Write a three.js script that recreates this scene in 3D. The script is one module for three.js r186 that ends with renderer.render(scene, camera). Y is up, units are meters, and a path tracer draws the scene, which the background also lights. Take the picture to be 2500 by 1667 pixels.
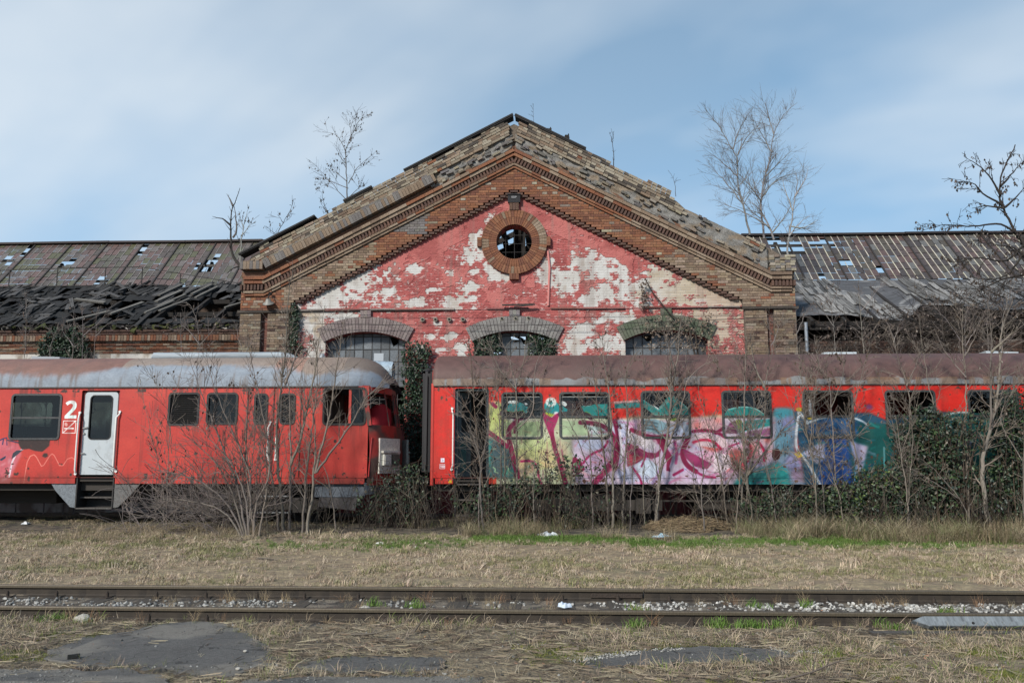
import * as THREE from 'three';
import { mergeGeometries } from 'three/addons/utils/BufferGeometryUtils.js';
import { FontLoader } from 'three/addons/loaders/FontLoader.js';
import { TextGeometry } from 'three/addons/geometries/TextGeometry.js';

// ---------------------------------------------------------------- camera, sky, sun, exposure
const scene = new THREE.Scene();
const renderer = new THREE.WebGLRenderer({ antialias: true });
renderer.toneMapping = THREE.LinearToneMapping;
renderer.toneMappingExposure = 1.52;
renderer.shadowMap.enabled = true;
const camera = new THREE.PerspectiveCamera(45.49, 2500 / 1667, 0.1, 600);
camera.position.set(0, 1.65, 0);
camera.rotation.order = 'YXZ';
camera.rotation.set(THREE.MathUtils.degToRad(8.1), THREE.MathUtils.degToRad(2.4), 0);

const sun = new THREE.DirectionalLight(new THREE.Color(1.0, 0.95, 0.87), 3.0);
sun.position.set(-26, 34, 24);
sun.target.position.set(0, 2, -18);
sun.castShadow = true;
sun.shadow.radius = 16;
sun.shadow.mapSize.set(2048, 2048);
Object.assign(sun.shadow.camera, { left: -24, right: 24, top: 20, bottom: -20, near: 1, far: 110 });
scene.add(sun, sun.target);

// ---------------------------------------------------------------- small tools
let seed = 7;
const rnd = () => { seed = (seed + 0x6d2b79f5) | 0; let t = Math.imul(seed ^ (seed >>> 15), 1 | seed); t = (t + Math.imul(t ^ (t >>> 7), 61 | t)) ^ t; return ((t ^ (t >>> 14)) >>> 0) / 4294967296; };
const rr = (a, b) => a + (b - a) * rnd();
const pick = (a) => a[Math.floor(rnd() * a.length)];
const clamp = (v, a = 0, b = 1) => Math.min(b, Math.max(a, v));
const lerp = (a, b, t) => a + (b - a) * t;
const sstep = (a, b, v) => { const t = clamp((v - a) / (b - a)); return t * t * (3 - 2 * t); };
const mix3 = (a, b, t) => [lerp(a[0], b[0], t), lerp(a[1], b[1], t), lerp(a[2], b[2], t)];
function hsh(x, y, s) { let h = Math.imul(x, 374761393) ^ Math.imul(y, 668265263) ^ Math.imul(s, 2246822519); h = Math.imul(h ^ (h >>> 13), 1274126177); return ((h ^ (h >>> 16)) >>> 0) / 4294967296; }
function vn(x, y, s = 0, per = 0) {
  let ix = Math.floor(x), iy = Math.floor(y); const fx = x - ix, fy = y - iy;
  let jx = ix + 1, jy = iy + 1;
  if (per) { const m = (v) => ((v % per) + per) % per; ix = m(ix); iy = m(iy); jx = m(jx); jy = m(jy); }
  const u = fx * fx * (3 - 2 * fx), v = fy * fy * (3 - 2 * fy);
  const a = hsh(ix, iy, s), b = hsh(jx, iy, s), c = hsh(ix, jy, s), d = hsh(jx, jy, s);
  return a + (b - a) * u + (c - a) * v + (a - b - c + d) * u * v;
}
function fbm(x, y, o = 4, s = 0, per = 0) { let f = 0, w = 0.5, t = 0; for (let i = 0; i < o; i++) { f += w * vn(x, y, s + i * 17, per); t += w; x *= 2; y *= 2; if (per) per *= 2; w *= 0.5; } return f / t; }
const enc = (v) => { v = clamp(v); return Math.round(255 * (v <= 0.0031308 ? 12.92 * v : 1.055 * Math.pow(v, 1 / 2.4) - 0.055)); };
const ENC = new Uint8Array(4097); for (let i = 0; i <= 4096; i++) ENC[i] = enc(i / 4096);
const lin = (hex) => { const c = new THREE.Color(hex); return [c.r, c.g, c.b]; };
// a colour texture from a function giving linear colours; u to the right, v upwards
function tex(w, h, fn, wrap = true) {
  const d = new Uint8Array(w * h * 4), o = [0, 0, 0];
  for (let y = 0; y < h; y++) for (let x = 0; x < w; x++) { fn((x + 0.5) / w, (y + 0.5) / h, o, x, y); const i = (y * w + x) * 4; d[i] = ENC[Math.round(clamp(o[0]) * 4096)]; d[i + 1] = ENC[Math.round(clamp(o[1]) * 4096)]; d[i + 2] = ENC[Math.round(clamp(o[2]) * 4096)]; d[i + 3] = 255; }
  return finish(new THREE.DataTexture(d, w, h), wrap, true);
}
function grey(w, h, fn, wrap = true) {
  const d = new Uint8Array(w * h * 4);
  for (let y = 0; y < h; y++) for (let x = 0; x < w; x++) { const v = Math.round(255 * clamp(fn((x + 0.5) / w, (y + 0.5) / h, x, y))), i = (y * w + x) * 4; d[i] = d[i + 1] = d[i + 2] = v; d[i + 3] = 255; }
  return finish(new THREE.DataTexture(d, w, h), wrap, false);
}
function finish(t, wrap, srgb) { t.wrapS = t.wrapT = wrap ? THREE.RepeatWrapping : THREE.ClampToEdgeWrapping; t.magFilter = THREE.LinearFilter; t.minFilter = THREE.LinearMipmapLinearFilter; t.generateMipmaps = true; if (srgb) t.colorSpace = THREE.SRGBColorSpace; t.needsUpdate = true; return t; }
function scaled(t, w, h, x0 = 0, y0 = 0) { const c = t.clone(); c.repeat.set(1 / w, 1 / h); c.offset.set(-x0 / w, -y0 / h); c.needsUpdate = true; return c; }

// sky: pale blue air with a thin, torn veil of cloud that thickens towards the left
{
  const W = 1536, H = 768, d = new Float32Array(W * H * 4);
  for (let y = 0; y < H; y++) {
    const el = ((y + 0.5) / H - 0.5) * Math.PI, sy = Math.sin(el), cy = Math.cos(el);
    for (let x = 0; x < W; x++) {
      const az = ((x + 0.5) / W - 0.5) * 2 * Math.PI, dx = Math.cos(az) * cy, dz = Math.sin(az) * cy;
      const e = Math.max(0, sy);
      let c = e < 0.28 ? mix3([0.47, 0.68, 0.88], [0.30, 0.50, 0.73], e / 0.28) : e < 0.55 ? mix3([0.30, 0.50, 0.73], [0.12, 0.27, 0.47], (e - 0.28) / 0.27) : mix3([0.12, 0.27, 0.47], [0.09, 0.22, 0.42], (e - 0.55) / 0.45);
      const k = 1 / (e + 0.22), px = dx * k, pz = dz * k;
      const q = px * 0.8 + pz * 0.6, r = -px * 0.6 + pz * 0.8;
      const big = fbm(px * 0.55 + 3.1, pz * 0.55 + 1.7, 3, 5), st = fbm(q * 0.9 + 2 * big, r * 2.6 + big, 5, 11), fine = fbm(px * 1.3 + 9, pz * 2.2, 5, 23);
      let v = 0.33 + 0.5 * (-dx * 0.7) + 1.5 * (st - 0.5) + 1.3 * (big - 0.5);
      const mot = fbm(px * 2.6 + 5, pz * 3.0 + 2, 5, 37), gl = fbm(px * 1.1 + 1, pz * 1.4 + 6, 4, 43); v = clamp(v + 0.6 * (fine - 0.5) + 0.55 * (mot - 0.5) + 0.1 * (1 - e), 0, 1); c = mix3(c, [0.40, 0.49, 0.58], 0.32 * sstep(0.35, 0.7, gl));
      const low = 0.55 * clamp(1 - e / 0.24) * clamp(0.2 + 1.6 * (fbm(az * 3.2, el * 14, 4, 31) - 0.35));
      v = clamp(v + low * (0.6 - dx * 0.5), 0, 1);
      c = mix3(c, [0.74, 0.80, 0.85], v * 0.7);
      if (sy < 0) c = mix3(c, [0.16, 0.15, 0.12], clamp(-sy * 14));
      const i = (y * W + x) * 4; d[i] = c[0] * 0.72; d[i + 1] = c[1] * 0.72; d[i + 2] = c[2] * 0.72; d[i + 3] = 1;
    }
  }
  const t = new THREE.DataTexture(d, W, H, THREE.RGBAFormat, THREE.FloatType);
  t.mapping = THREE.EquirectangularReflectionMapping; t.magFilter = THREE.LinearFilter; t.minFilter = THREE.LinearFilter; t.needsUpdate = true;
  scene.background = t; scene.environment = t;
}

// mesh builder: triangles with position, normal, uv (metres) and vertex colour
class MB {
  constructor() { this.p = []; this.n = []; this.u = []; this.c = []; this.col = [1, 1, 1]; this.m = null; }
  v(p, n, u, c) {
    if (this.m) { p = V(...p).applyMatrix4(this.m).toArray(); n = V(...n).transformDirection(this.m).toArray(); }
    this.p.push(p[0], p[1], p[2]); this.n.push(n[0], n[1], n[2]); this.u.push(u[0], u[1]); c = c || this.col; this.c.push(c[0], c[1], c[2]);
  }
  face(a, b, c, d, ua, ub, uc, ud) {
    const e1 = [b[0] - a[0], b[1] - a[1], b[2] - a[2]], e2 = [c[0] - a[0], c[1] - a[1], c[2] - a[2]];
    let n = [e1[1] * e2[2] - e1[2] * e2[1], e1[2] * e2[0] - e1[0] * e2[2], e1[0] * e2[1] - e1[1] * e2[0]];
    const l = Math.hypot(...n) || 1; n = n.map((q) => q / l);
    if (!ua) { const ax = Math.abs(n[0]), ay = Math.abs(n[1]), az = Math.abs(n[2]); const f = az >= ax && az >= ay ? (q) => [q[0], q[1]] : ay >= ax ? (q) => [q[0], q[2]] : (q) => [q[2], q[1]]; ua = f(a); ub = f(b); uc = f(c); if (d) ud = f(d); }
    this.v(a, n, ua); this.v(b, n, ub); this.v(c, n, uc);
    if (d) { this.v(a, n, ua); this.v(c, n, uc); this.v(d, n, ud); }
  }
  box(cx, cy, cz, sx, sy, sz, j = 0) {
    const h = [sx / 2, sy / 2, sz / 2], q = [];
    for (let i = 0; i < 8; i++) q.push([cx + (i & 1 ? h[0] : -h[0]) + (j ? rr(-j, j) : 0), cy + (i & 2 ? h[1] : -h[1]) + (j ? rr(-j, j) : 0), cz + (i & 4 ? h[2] : -h[2]) + (j ? rr(-j, j) : 0)]);
    for (const f of [[4, 5, 7, 6], [1, 0, 2, 3], [5, 1, 3, 7], [0, 4, 6, 2], [6, 7, 3, 2], [0, 1, 5, 4]]) this.face(q[f[0]], q[f[1]], q[f[2]], q[f[3]]);
    return this;
  }
  ext(x0, x1, y0, y1, z0, z1, j = 0) { return this.box((x0 + x1) / 2, (y0 + y1) / 2, (z0 + z1) / 2, x1 - x0, y1 - y0, z1 - z0, j); }
  beam(a, b, w, h, j = 0) { // square bar from a to b
    const A = V(...a), Bv = V(...b), d = Bv.clone().sub(A), l = d.length(), up = Math.abs(d.y) > 0.95 * l ? V(0, 0, 1) : V(0, 1, 0);
    const m = new THREE.Matrix4().lookAt(Bv, A, up); m.setPosition(A.lerp(Bv, 0.5));
    const old = this.m; this.m = old ? old.clone().multiply(m) : m; this.box(0, 0, 0, w, h, l, j); this.m = old; return this;
  }
  tube(pts, rad, k = 4) {
    const n = pts.length; if (n < 2) return this; let rings = [], pu = null;
    for (let i = 0; i < n; i++) {
      const a = pts[Math.max(0, i - 1)], b = pts[Math.min(n - 1, i + 1)]; let t = [b[0] - a[0], b[1] - a[1], b[2] - a[2]]; const l = Math.hypot(...t) || 1; t = t.map((q) => q / l);
      let u = pu || (Math.abs(t[1]) < 0.9 ? [0, 1, 0] : [1, 0, 0]); const dt = u[0] * t[0] + u[1] * t[1] + u[2] * t[2]; u = [u[0] - dt * t[0], u[1] - dt * t[1], u[2] - dt * t[2]]; const lu = Math.hypot(...u) || 1; u = u.map((q) => q / lu); pu = u;
      const w = [t[1] * u[2] - t[2] * u[1], t[2] * u[0] - t[0] * u[2], t[0] * u[1] - t[1] * u[0]], r = Array.isArray(rad) ? rad[i] : rad, ring = [];
      for (let s = 0; s <= k; s++) { const c = Math.cos((s / k) * 6.28318), d = Math.sin((s / k) * 6.28318), nn = [u[0] * c + w[0] * d, u[1] * c + w[1] * d, u[2] * c + w[2] * d]; ring.push([[pts[i][0] + nn[0] * r, pts[i][1] + nn[1] * r, pts[i][2] + nn[2] * r], nn]); }
      rings.push(ring);
    }
    for (let i = 0; i < n - 1; i++) for (let s = 0; s < k; s++) {
      const a = rings[i][s], b = rings[i][s + 1], c = rings[i + 1][s + 1], d = rings[i + 1][s], ua = [s / k * 0.3, i * 0.1], ub = [(s + 1) / k * 0.3, i * 0.1], uc = [(s + 1) / k * 0.3, i * 0.1 + 0.1], ud = [s / k * 0.3, i * 0.1 + 0.1];
      this.v(a[0], a[1], ua); this.v(b[0], b[1], ub); this.v(c[0], c[1], uc); this.v(a[0], a[1], ua); this.v(c[0], c[1], uc); this.v(d[0], d[1], ud);
    }
    return this;
  }
  cyl(a, b, r, k = 12, r2 = r) { this.tube([a, b], [r, r2], k); for (const [p, q, rad] of [[a, b, r], [b, a, r2]]) { const A = V(...p), t = A.clone().sub(V(...q)).normalize(), u = Math.abs(t.y) < 0.9 ? V(0, 1, 0) : V(1, 0, 0); u.sub(t.clone().multiplyScalar(u.dot(t))).normalize(); const w = t.clone().cross(u); for (let s = 0; s < k; s++) { const f = (x) => A.clone().addScaledVector(u, Math.cos(x) * rad).addScaledVector(w, Math.sin(x) * rad).toArray(); this.v(p, t.toArray(), [0, 0]); this.v(f(s / k * 6.28318), t.toArray(), [0.1, 0]); this.v(f((s + 1) / k * 6.28318), t.toArray(), [0, 0.1]); } } return this; }
  grid(nu, nv, fn, uvfn, colfn) { // smooth surface fn(i/nu, j/nv)
    const P = [], N = []; for (let j = 0; j <= nv; j++) for (let i = 0; i <= nu; i++) P.push(fn(i / nu, j / nv));
    const at = (i, j) => P[clamp(j, 0, nv) * (nu + 1) + clamp(i, 0, nu)];
    for (let j = 0; j <= nv; j++) for (let i = 0; i <= nu; i++) { const a = at(i - 1, j), b = at(i + 1, j), c = at(i, j - 1), d = at(i, j + 1); const e = [b[0] - a[0], b[1] - a[1], b[2] - a[2]], f = [d[0] - c[0], d[1] - c[1], d[2] - c[2]]; const n = [e[1] * f[2] - e[2] * f[1], e[2] * f[0] - e[0] * f[2], e[0] * f[1] - e[1] * f[0]], l = Math.hypot(...n) || 1; N.push(n.map((q) => q / l)); }
    for (let j = 0; j < nv; j++) for (let i = 0; i < nu; i++) for (const [s, t] of [[0, 0], [1, 0], [1, 1], [0, 0], [1, 1], [0, 1]]) { const k = (j + t) * (nu + 1) + i + s, p = P[k]; if (colfn) this.col = colfn(p); this.v(p, N[k], uvfn ? uvfn((i + s) / nu, (j + t) / nv, p) : [p[0], p[2]]); }
    return this;
  }
  geo() { const g = new THREE.BufferGeometry(); g.setAttribute('position', new THREE.Float32BufferAttribute(this.p, 3)); g.setAttribute('normal', new THREE.Float32BufferAttribute(this.n, 3)); g.setAttribute('uv', new THREE.Float32BufferAttribute(this.u, 2)); g.setAttribute('color', new THREE.Float32BufferAttribute(this.c, 3)); return g; }
}
const V = (x, y, z) => new THREE.Vector3(x, y, z);
const names = {};
function numbered(n) { const k = names[n] = (names[n] ?? -1) + 1; return k ? n + '_' + String(k).padStart(3, '0') : n; }
function thing(name, label, category, pos = [0, 0, 0], group) { const o = new THREE.Group(); o.name = numbered(name); o.position.set(...pos); o.userData = { label, category }; if (group) o.userData.group = group; scene.add(o); return o; }
function mesh(name, g, mat, parent, kind) { const o = new THREE.Mesh(g instanceof MB ? g.geo() : g, mat); o.name = parent ? name : numbered(name); o.castShadow = o.receiveShadow = true; if (kind) o.userData.kind = kind; (parent || scene).add(o); return o; }
function part(name, mat, parent, fn, kind) { const b = new MB(); fn(b); return mesh(name, b, mat, parent, kind); }
function structure(name, b, mat, label, category) { const o = mesh(name, b, mat, null, 'structure'); o.userData.label = label; o.userData.category = category; return o; }
function stuff(name, g, mat, label, category) { const o = mesh(name, g, mat, null, 'stuff'); o.userData.label = label; o.userData.category = category; return o; }
function rrect(x0, x1, y0, y1, r, path = new THREE.Shape()) { path.moveTo(x0 + r, y0); path.lineTo(x1 - r, y0); path.absarc(x1 - r, y0 + r, r, -Math.PI / 2, 0); path.lineTo(x1, y1 - r); path.absarc(x1 - r, y1 - r, r, 0, Math.PI / 2); path.lineTo(x0 + r, y1); path.absarc(x0 + r, y1 - r, r, Math.PI / 2, Math.PI); path.lineTo(x0, y0 + r); path.absarc(x0 + r, y0 + r, r, Math.PI, 1.5 * Math.PI); return path; }
function slab(shape, z0, depth, seg = 6, bevel = 0) { const g = new THREE.ExtrudeGeometry(shape, { depth: depth - 2 * bevel, curveSegments: seg, bevelEnabled: bevel > 0, bevelSize: bevel, bevelThickness: bevel, bevelOffset: -bevel, bevelSegments: 1 }); g.translate(0, 0, z0 + bevel); return g; }
function ring(x0, x1, y0, y1, r, w, z0, d) { const s = rrect(x0, x1, y0, y1, r); s.holes.push(rrect(x0 + w, x1 - w, y0 + w, y1 - w, Math.max(0.01, r - w), new THREE.Path())); return slab(s, z0, d, 5); }

// ---------------------------------------------------------------- shared materials
const std = (o) => new THREE.MeshStandardMaterial({ roughness: 0.9, ...o });
const grainT = tex(512, 512, (u, v, o) => { const g = 0.62 + 0.5 * (fbm(u * 24, v * 24, 4, 3, 24) - 0.5) + 0.35 * (fbm(u * 128, v * 128, 2, 9, 128) - 0.5); o[0] = o[1] = o[2] = g; });
const grainB = grey(512, 512, (u, v) => fbm(u * 48, v * 48, 4, 41, 48));
const grain = scaled(grainT, 0.6, 0.6), grainBump = scaled(grainB, 0.5, 0.5);
const gv = (o = {}) => std({ vertexColors: true, map: grain, bumpMap: grainBump, bumpScale: 0.004, ...o });
const brickM = gv({ roughness: 0.95, bumpScale: 0.006 });
const woodT = tex(256, 1024, (u, v, o) => { const a = fbm(u * 26, v * 3, 4, 12, 0), c = fbm(u * 90, v * 6, 3, 15), k = vn(u * 9, v * 2.2, 18) > 0.86 ? 0.75 : 1; const g = (0.45 + 0.55 * a) * (0.7 + 0.5 * c) * k; o[0] = g; o[1] = g * 0.98; o[2] = g * 0.95; });
const woodM = std({ vertexColors: true, map: scaled(woodT, 0.4, 1.6), bumpMap: scaled(grainB, 0.2, 0.5), bumpScale: 0.006, roughness: 0.95 });
const barkM = std({ vertexColors: true, map: scaled(grainT, 0.25, 0.5), roughness: 0.95 });
const leafM = std({ vertexColors: true, roughness: 0.5, side: THREE.DoubleSide });
const steelM = gv({ roughness: 0.7, metalness: 0.25 });
const darkM = std({ color: new THREE.Color(0.042, 0.036, 0.031), roughness: 0.9 });
const glassM = new THREE.MeshPhysicalMaterial({ color: 0x93a09e, roughness: 0.06, transmission: 1, thickness: 0, ior: 1.5 });
const rubberM = std({ color: new THREE.Color(0.022, 0.022, 0.024), roughness: 0.75 });
// ---------------------------------------------------------------- ground
const POLY = {
  A: [[-4.65, -7.6], [-4.57, -7.87], [-4.44, -8.28], [-4.24, -8.65], [-4.01, -8.95], [-3.68, -9.0], [-3.24, -8.66], [-2.91, -8.24], [-2.6, -7.74], [-2.4, -7.34], [-2.49, -6.95], [-2.74, -6.8], [-3.17, -6.94], [-3.64, -7.14], [-4.05, -7.19], [-4.39, -7.37]],
  B: [[-2.1, -7.28], [-1.92, -7.47], [-1.39, -7.52], [-0.95, -7.45], [-0.78, -7.27], [-0.94, -7.12], [-1.47, -7.01], [-1.91, -7.02]],
  C: [[0.24, -7.45], [0.56, -7.7], [0.98, -7.93], [1.57, -8.09], [2.04, -8.0], [2.28, -7.74], [2.0, -7.57], [1.36, -7.42], [0.82, -7.31], [0.41, -7.26]],
  D: [[-2.43, -6.66], [-1.89, -6.8], [-1.26, -6.86], [-0.84, -6.88], [-0.6, -6.78], [-0.43, -6.54], [-0.55, -5.2], [-2.4, -5.2]],
  E: [[-6.6, -6.9], [-5.2, -6.98], [-4.15, -6.94], [-3.53, -6.98], [-2.9, -6.62], [-2.62, -6.23], [-2.7, -5.2], [-6.6, -5.2]],
};
function inPoly(P, x, z) { let c = false; for (let i = 0, j = P.length - 1; i < P.length; j = i++) if ((P[i][1] > z) !== (P[j][1] > z) && x < (P[j][0] - P[i][0]) * (z - P[i][1]) / (P[j][1] - P[i][1]) + P[i][0]) c = !c; return c; }
const paved = (x, z) => z > -9.2 && Object.values(POLY).some((P) => inPoly(P, x, z));
function gh(x, z) {
  let y;
  if (z > -9.0) y = lerp(-0.125, -0.115, clamp((z + 9) * 3)); else if (z > -9.3) y = lerp(-0.15, -0.125, (z + 9.3) / 0.3); else if (z > -10.66) y = -0.15; else if (z > -10.9) y = lerp(-0.035, -0.15, (z + 10.9) / 0.24); else y = lerp(-0.035, 0.06, clamp((-z - 10.9) / 5.5));
  const amp = z > -9 ? 0.035 : z > -11 ? 0.02 : 0.06;
  y += amp * (fbm(x * 1.3, z * 1.3, 3, 60) - 0.5) + amp * 0.35 * (vn(x * 9, z * 9, 66) - 0.5);
  if (z < -17) y += 0.04 * (fbm(x * 0.9, z, 2, 71) - 0.4);
  return y;
}
const greenAt = (x, z) => { const edge = -15.6 + 1.1 * (fbm(x * 0.35, 3, 3, 80) - 0.5) - (x > -1.5 && x < 1.5 ? 0.9 : 0) - (x > 1 ? 0.15 * x * 0.5 : 0); const band = Math.exp(-Math.pow((z - edge) / 0.62, 2)); return band * clamp(0.1 + 2.4 * (fbm(x * 0.7 + 5, z * 0.9, 3, 83) - 0.28)) * sstep(-6.2, -4.8, x); };
{
  const X0 = -17, X1 = 17, Z0 = -24, Z1 = -4;
  const gT = tex(2048, 1208, (u, v, o) => {
    const x = lerp(X0, X1, u), z = lerp(Z0, Z1, v);
    const a = fbm(x * 1.1, z * 1.6, 4, 101), b = fbm(x * 7, z * 9, 4, 107), f = fbm(x * 30, z * 40, 3, 113), st = fbm(x * 5 + b * 2, z * 24, 3, 119);
    let c;
    if (z > -9.15) { c = mix3([0.060, 0.046, 0.034], [0.19, 0.15, 0.095], sstep(0.3, 0.72, 0.5 * st + 0.35 * a + 0.3 * f)); const ms = sstep(0.5, 0.64, fbm(x * 1.5, z * 2.4, 4, 131)) * (Math.exp(-Math.pow((z + 7.75) / 0.5, 2)) * sstep(-0.5, 0.4, x) + 0.5 * Math.exp(-Math.pow((z + 7.1) / 0.6, 2)) * sstep(0.5, 2, x)); c = mix3(c, [0.085, 0.098, 0.018], clamp(ms * 1.2) * (0.5 + f)); }
    else if (z > -10.9) { c = mix3([0.055, 0.045, 0.036], [0.17, 0.14, 0.105], sstep(0.35, 0.7, b)); }
    else {
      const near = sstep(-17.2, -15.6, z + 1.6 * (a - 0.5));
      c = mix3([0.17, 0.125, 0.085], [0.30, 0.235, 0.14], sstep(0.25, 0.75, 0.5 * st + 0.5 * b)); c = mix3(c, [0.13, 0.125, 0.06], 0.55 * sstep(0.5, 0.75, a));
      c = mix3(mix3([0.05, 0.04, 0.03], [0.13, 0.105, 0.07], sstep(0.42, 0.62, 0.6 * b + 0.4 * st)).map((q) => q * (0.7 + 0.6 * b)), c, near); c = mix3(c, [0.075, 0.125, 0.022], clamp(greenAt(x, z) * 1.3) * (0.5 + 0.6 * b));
    }
    const k = 0.6 + 0.8 * f; o[0] = c[0] * k; o[1] = c[1] * k; o[2] = c[2] * k;
  }, false);
  const b = new MB();
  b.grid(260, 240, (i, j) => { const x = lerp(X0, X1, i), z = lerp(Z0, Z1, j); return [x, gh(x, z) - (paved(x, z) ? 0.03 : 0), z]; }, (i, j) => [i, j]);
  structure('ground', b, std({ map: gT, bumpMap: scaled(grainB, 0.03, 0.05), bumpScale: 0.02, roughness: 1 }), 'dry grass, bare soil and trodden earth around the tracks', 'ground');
  const f = new MB(); f.col = [0.16, 0.13, 0.085]; f.face([-150, -0.32, 60], [150, -0.32, 60], [150, -0.32, -240], [-150, -0.32, -240]);
  structure('field', f, gv(), 'flat brown ground reaching out beyond the yard', 'ground');
  const aspT = tex(1024, 1024, (u, v, o) => { const g = fbm(u * 6, v * 6, 4, 150, 6), s = hsh(Math.floor(u * 512), Math.floor(v * 512), 151), d = fbm(u * 90, v * 90, 2, 153, 90); let k = 0.105 + 0.035 * (g - 0.5) + 0.045 * (d - 0.5) + (s > 0.972 ? 0.09 * s : 0); const dust = sstep(0.5, 0.72, fbm(u * 3 + 2, v * 5, 4, 158)); const ck = Math.min(Math.abs(fbm(u * 5 + 1, v * 5, 4, 161, 0) - 0.5), Math.abs(fbm(u * 11 + 7, v * 11, 3, 163, 0) - 0.47) + 0.006); if (ck < 0.007) k *= 0.45; o[0] = k * 1.03 + dust * 0.085; o[1] = k * 0.99 + dust * 0.074; o[2] = k * 0.93 + dust * 0.056; });
  const aspM = std({ map: scaled(aspT, 2.2, 2.2), bumpMap: scaled(grainB, 0.12, 0.12), bumpScale: 0.008, roughness: 0.92 });
  const lab = { A: 'large dark asphalt patch with a ragged edge at the left', B: 'small asphalt patch left of the image centre', C: 'long dark asphalt patch edged with moss and white grit', D: 'smooth grey asphalt strip at the bottom edge', E: 'gritty grey asphalt at the bottom left corner' };
  for (const k in POLY) {
    const P = POLY[k], pts = [];
    for (let i = 0; i < P.length; i++) { const a = P[i], c = P[(i + 1) % P.length], n = Math.ceil(Math.hypot(a[0] - c[0], a[1] - c[1]) / 0.05); for (let j = 0; j < n; j++) { const x = lerp(a[0], c[0], j / n), z = lerp(a[1], c[1], j / n), e = 0.3; pts.push(new THREE.Vector2(x + e * (fbm(x * 5, z * 5, 4, 170) - 0.5), -(z + e * (fbm(x * 5 + 9, z * 5, 4, 171) - 0.5)))); } }
    const g = new THREE.ExtrudeGeometry(new THREE.Shape(pts), { depth: 0.06, bevelEnabled: true, bevelSize: 0.006, bevelThickness: 0.006, bevelSegments: 1 }); g.rotateX(-Math.PI / 2); g.translate(0, -0.172 + (k === 'D' ? 0.004 : k === 'E' ? 0.002 : 0), 0);
    structure('pavement', g, aspM, lab[k], 'pavement');
  }
}

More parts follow.
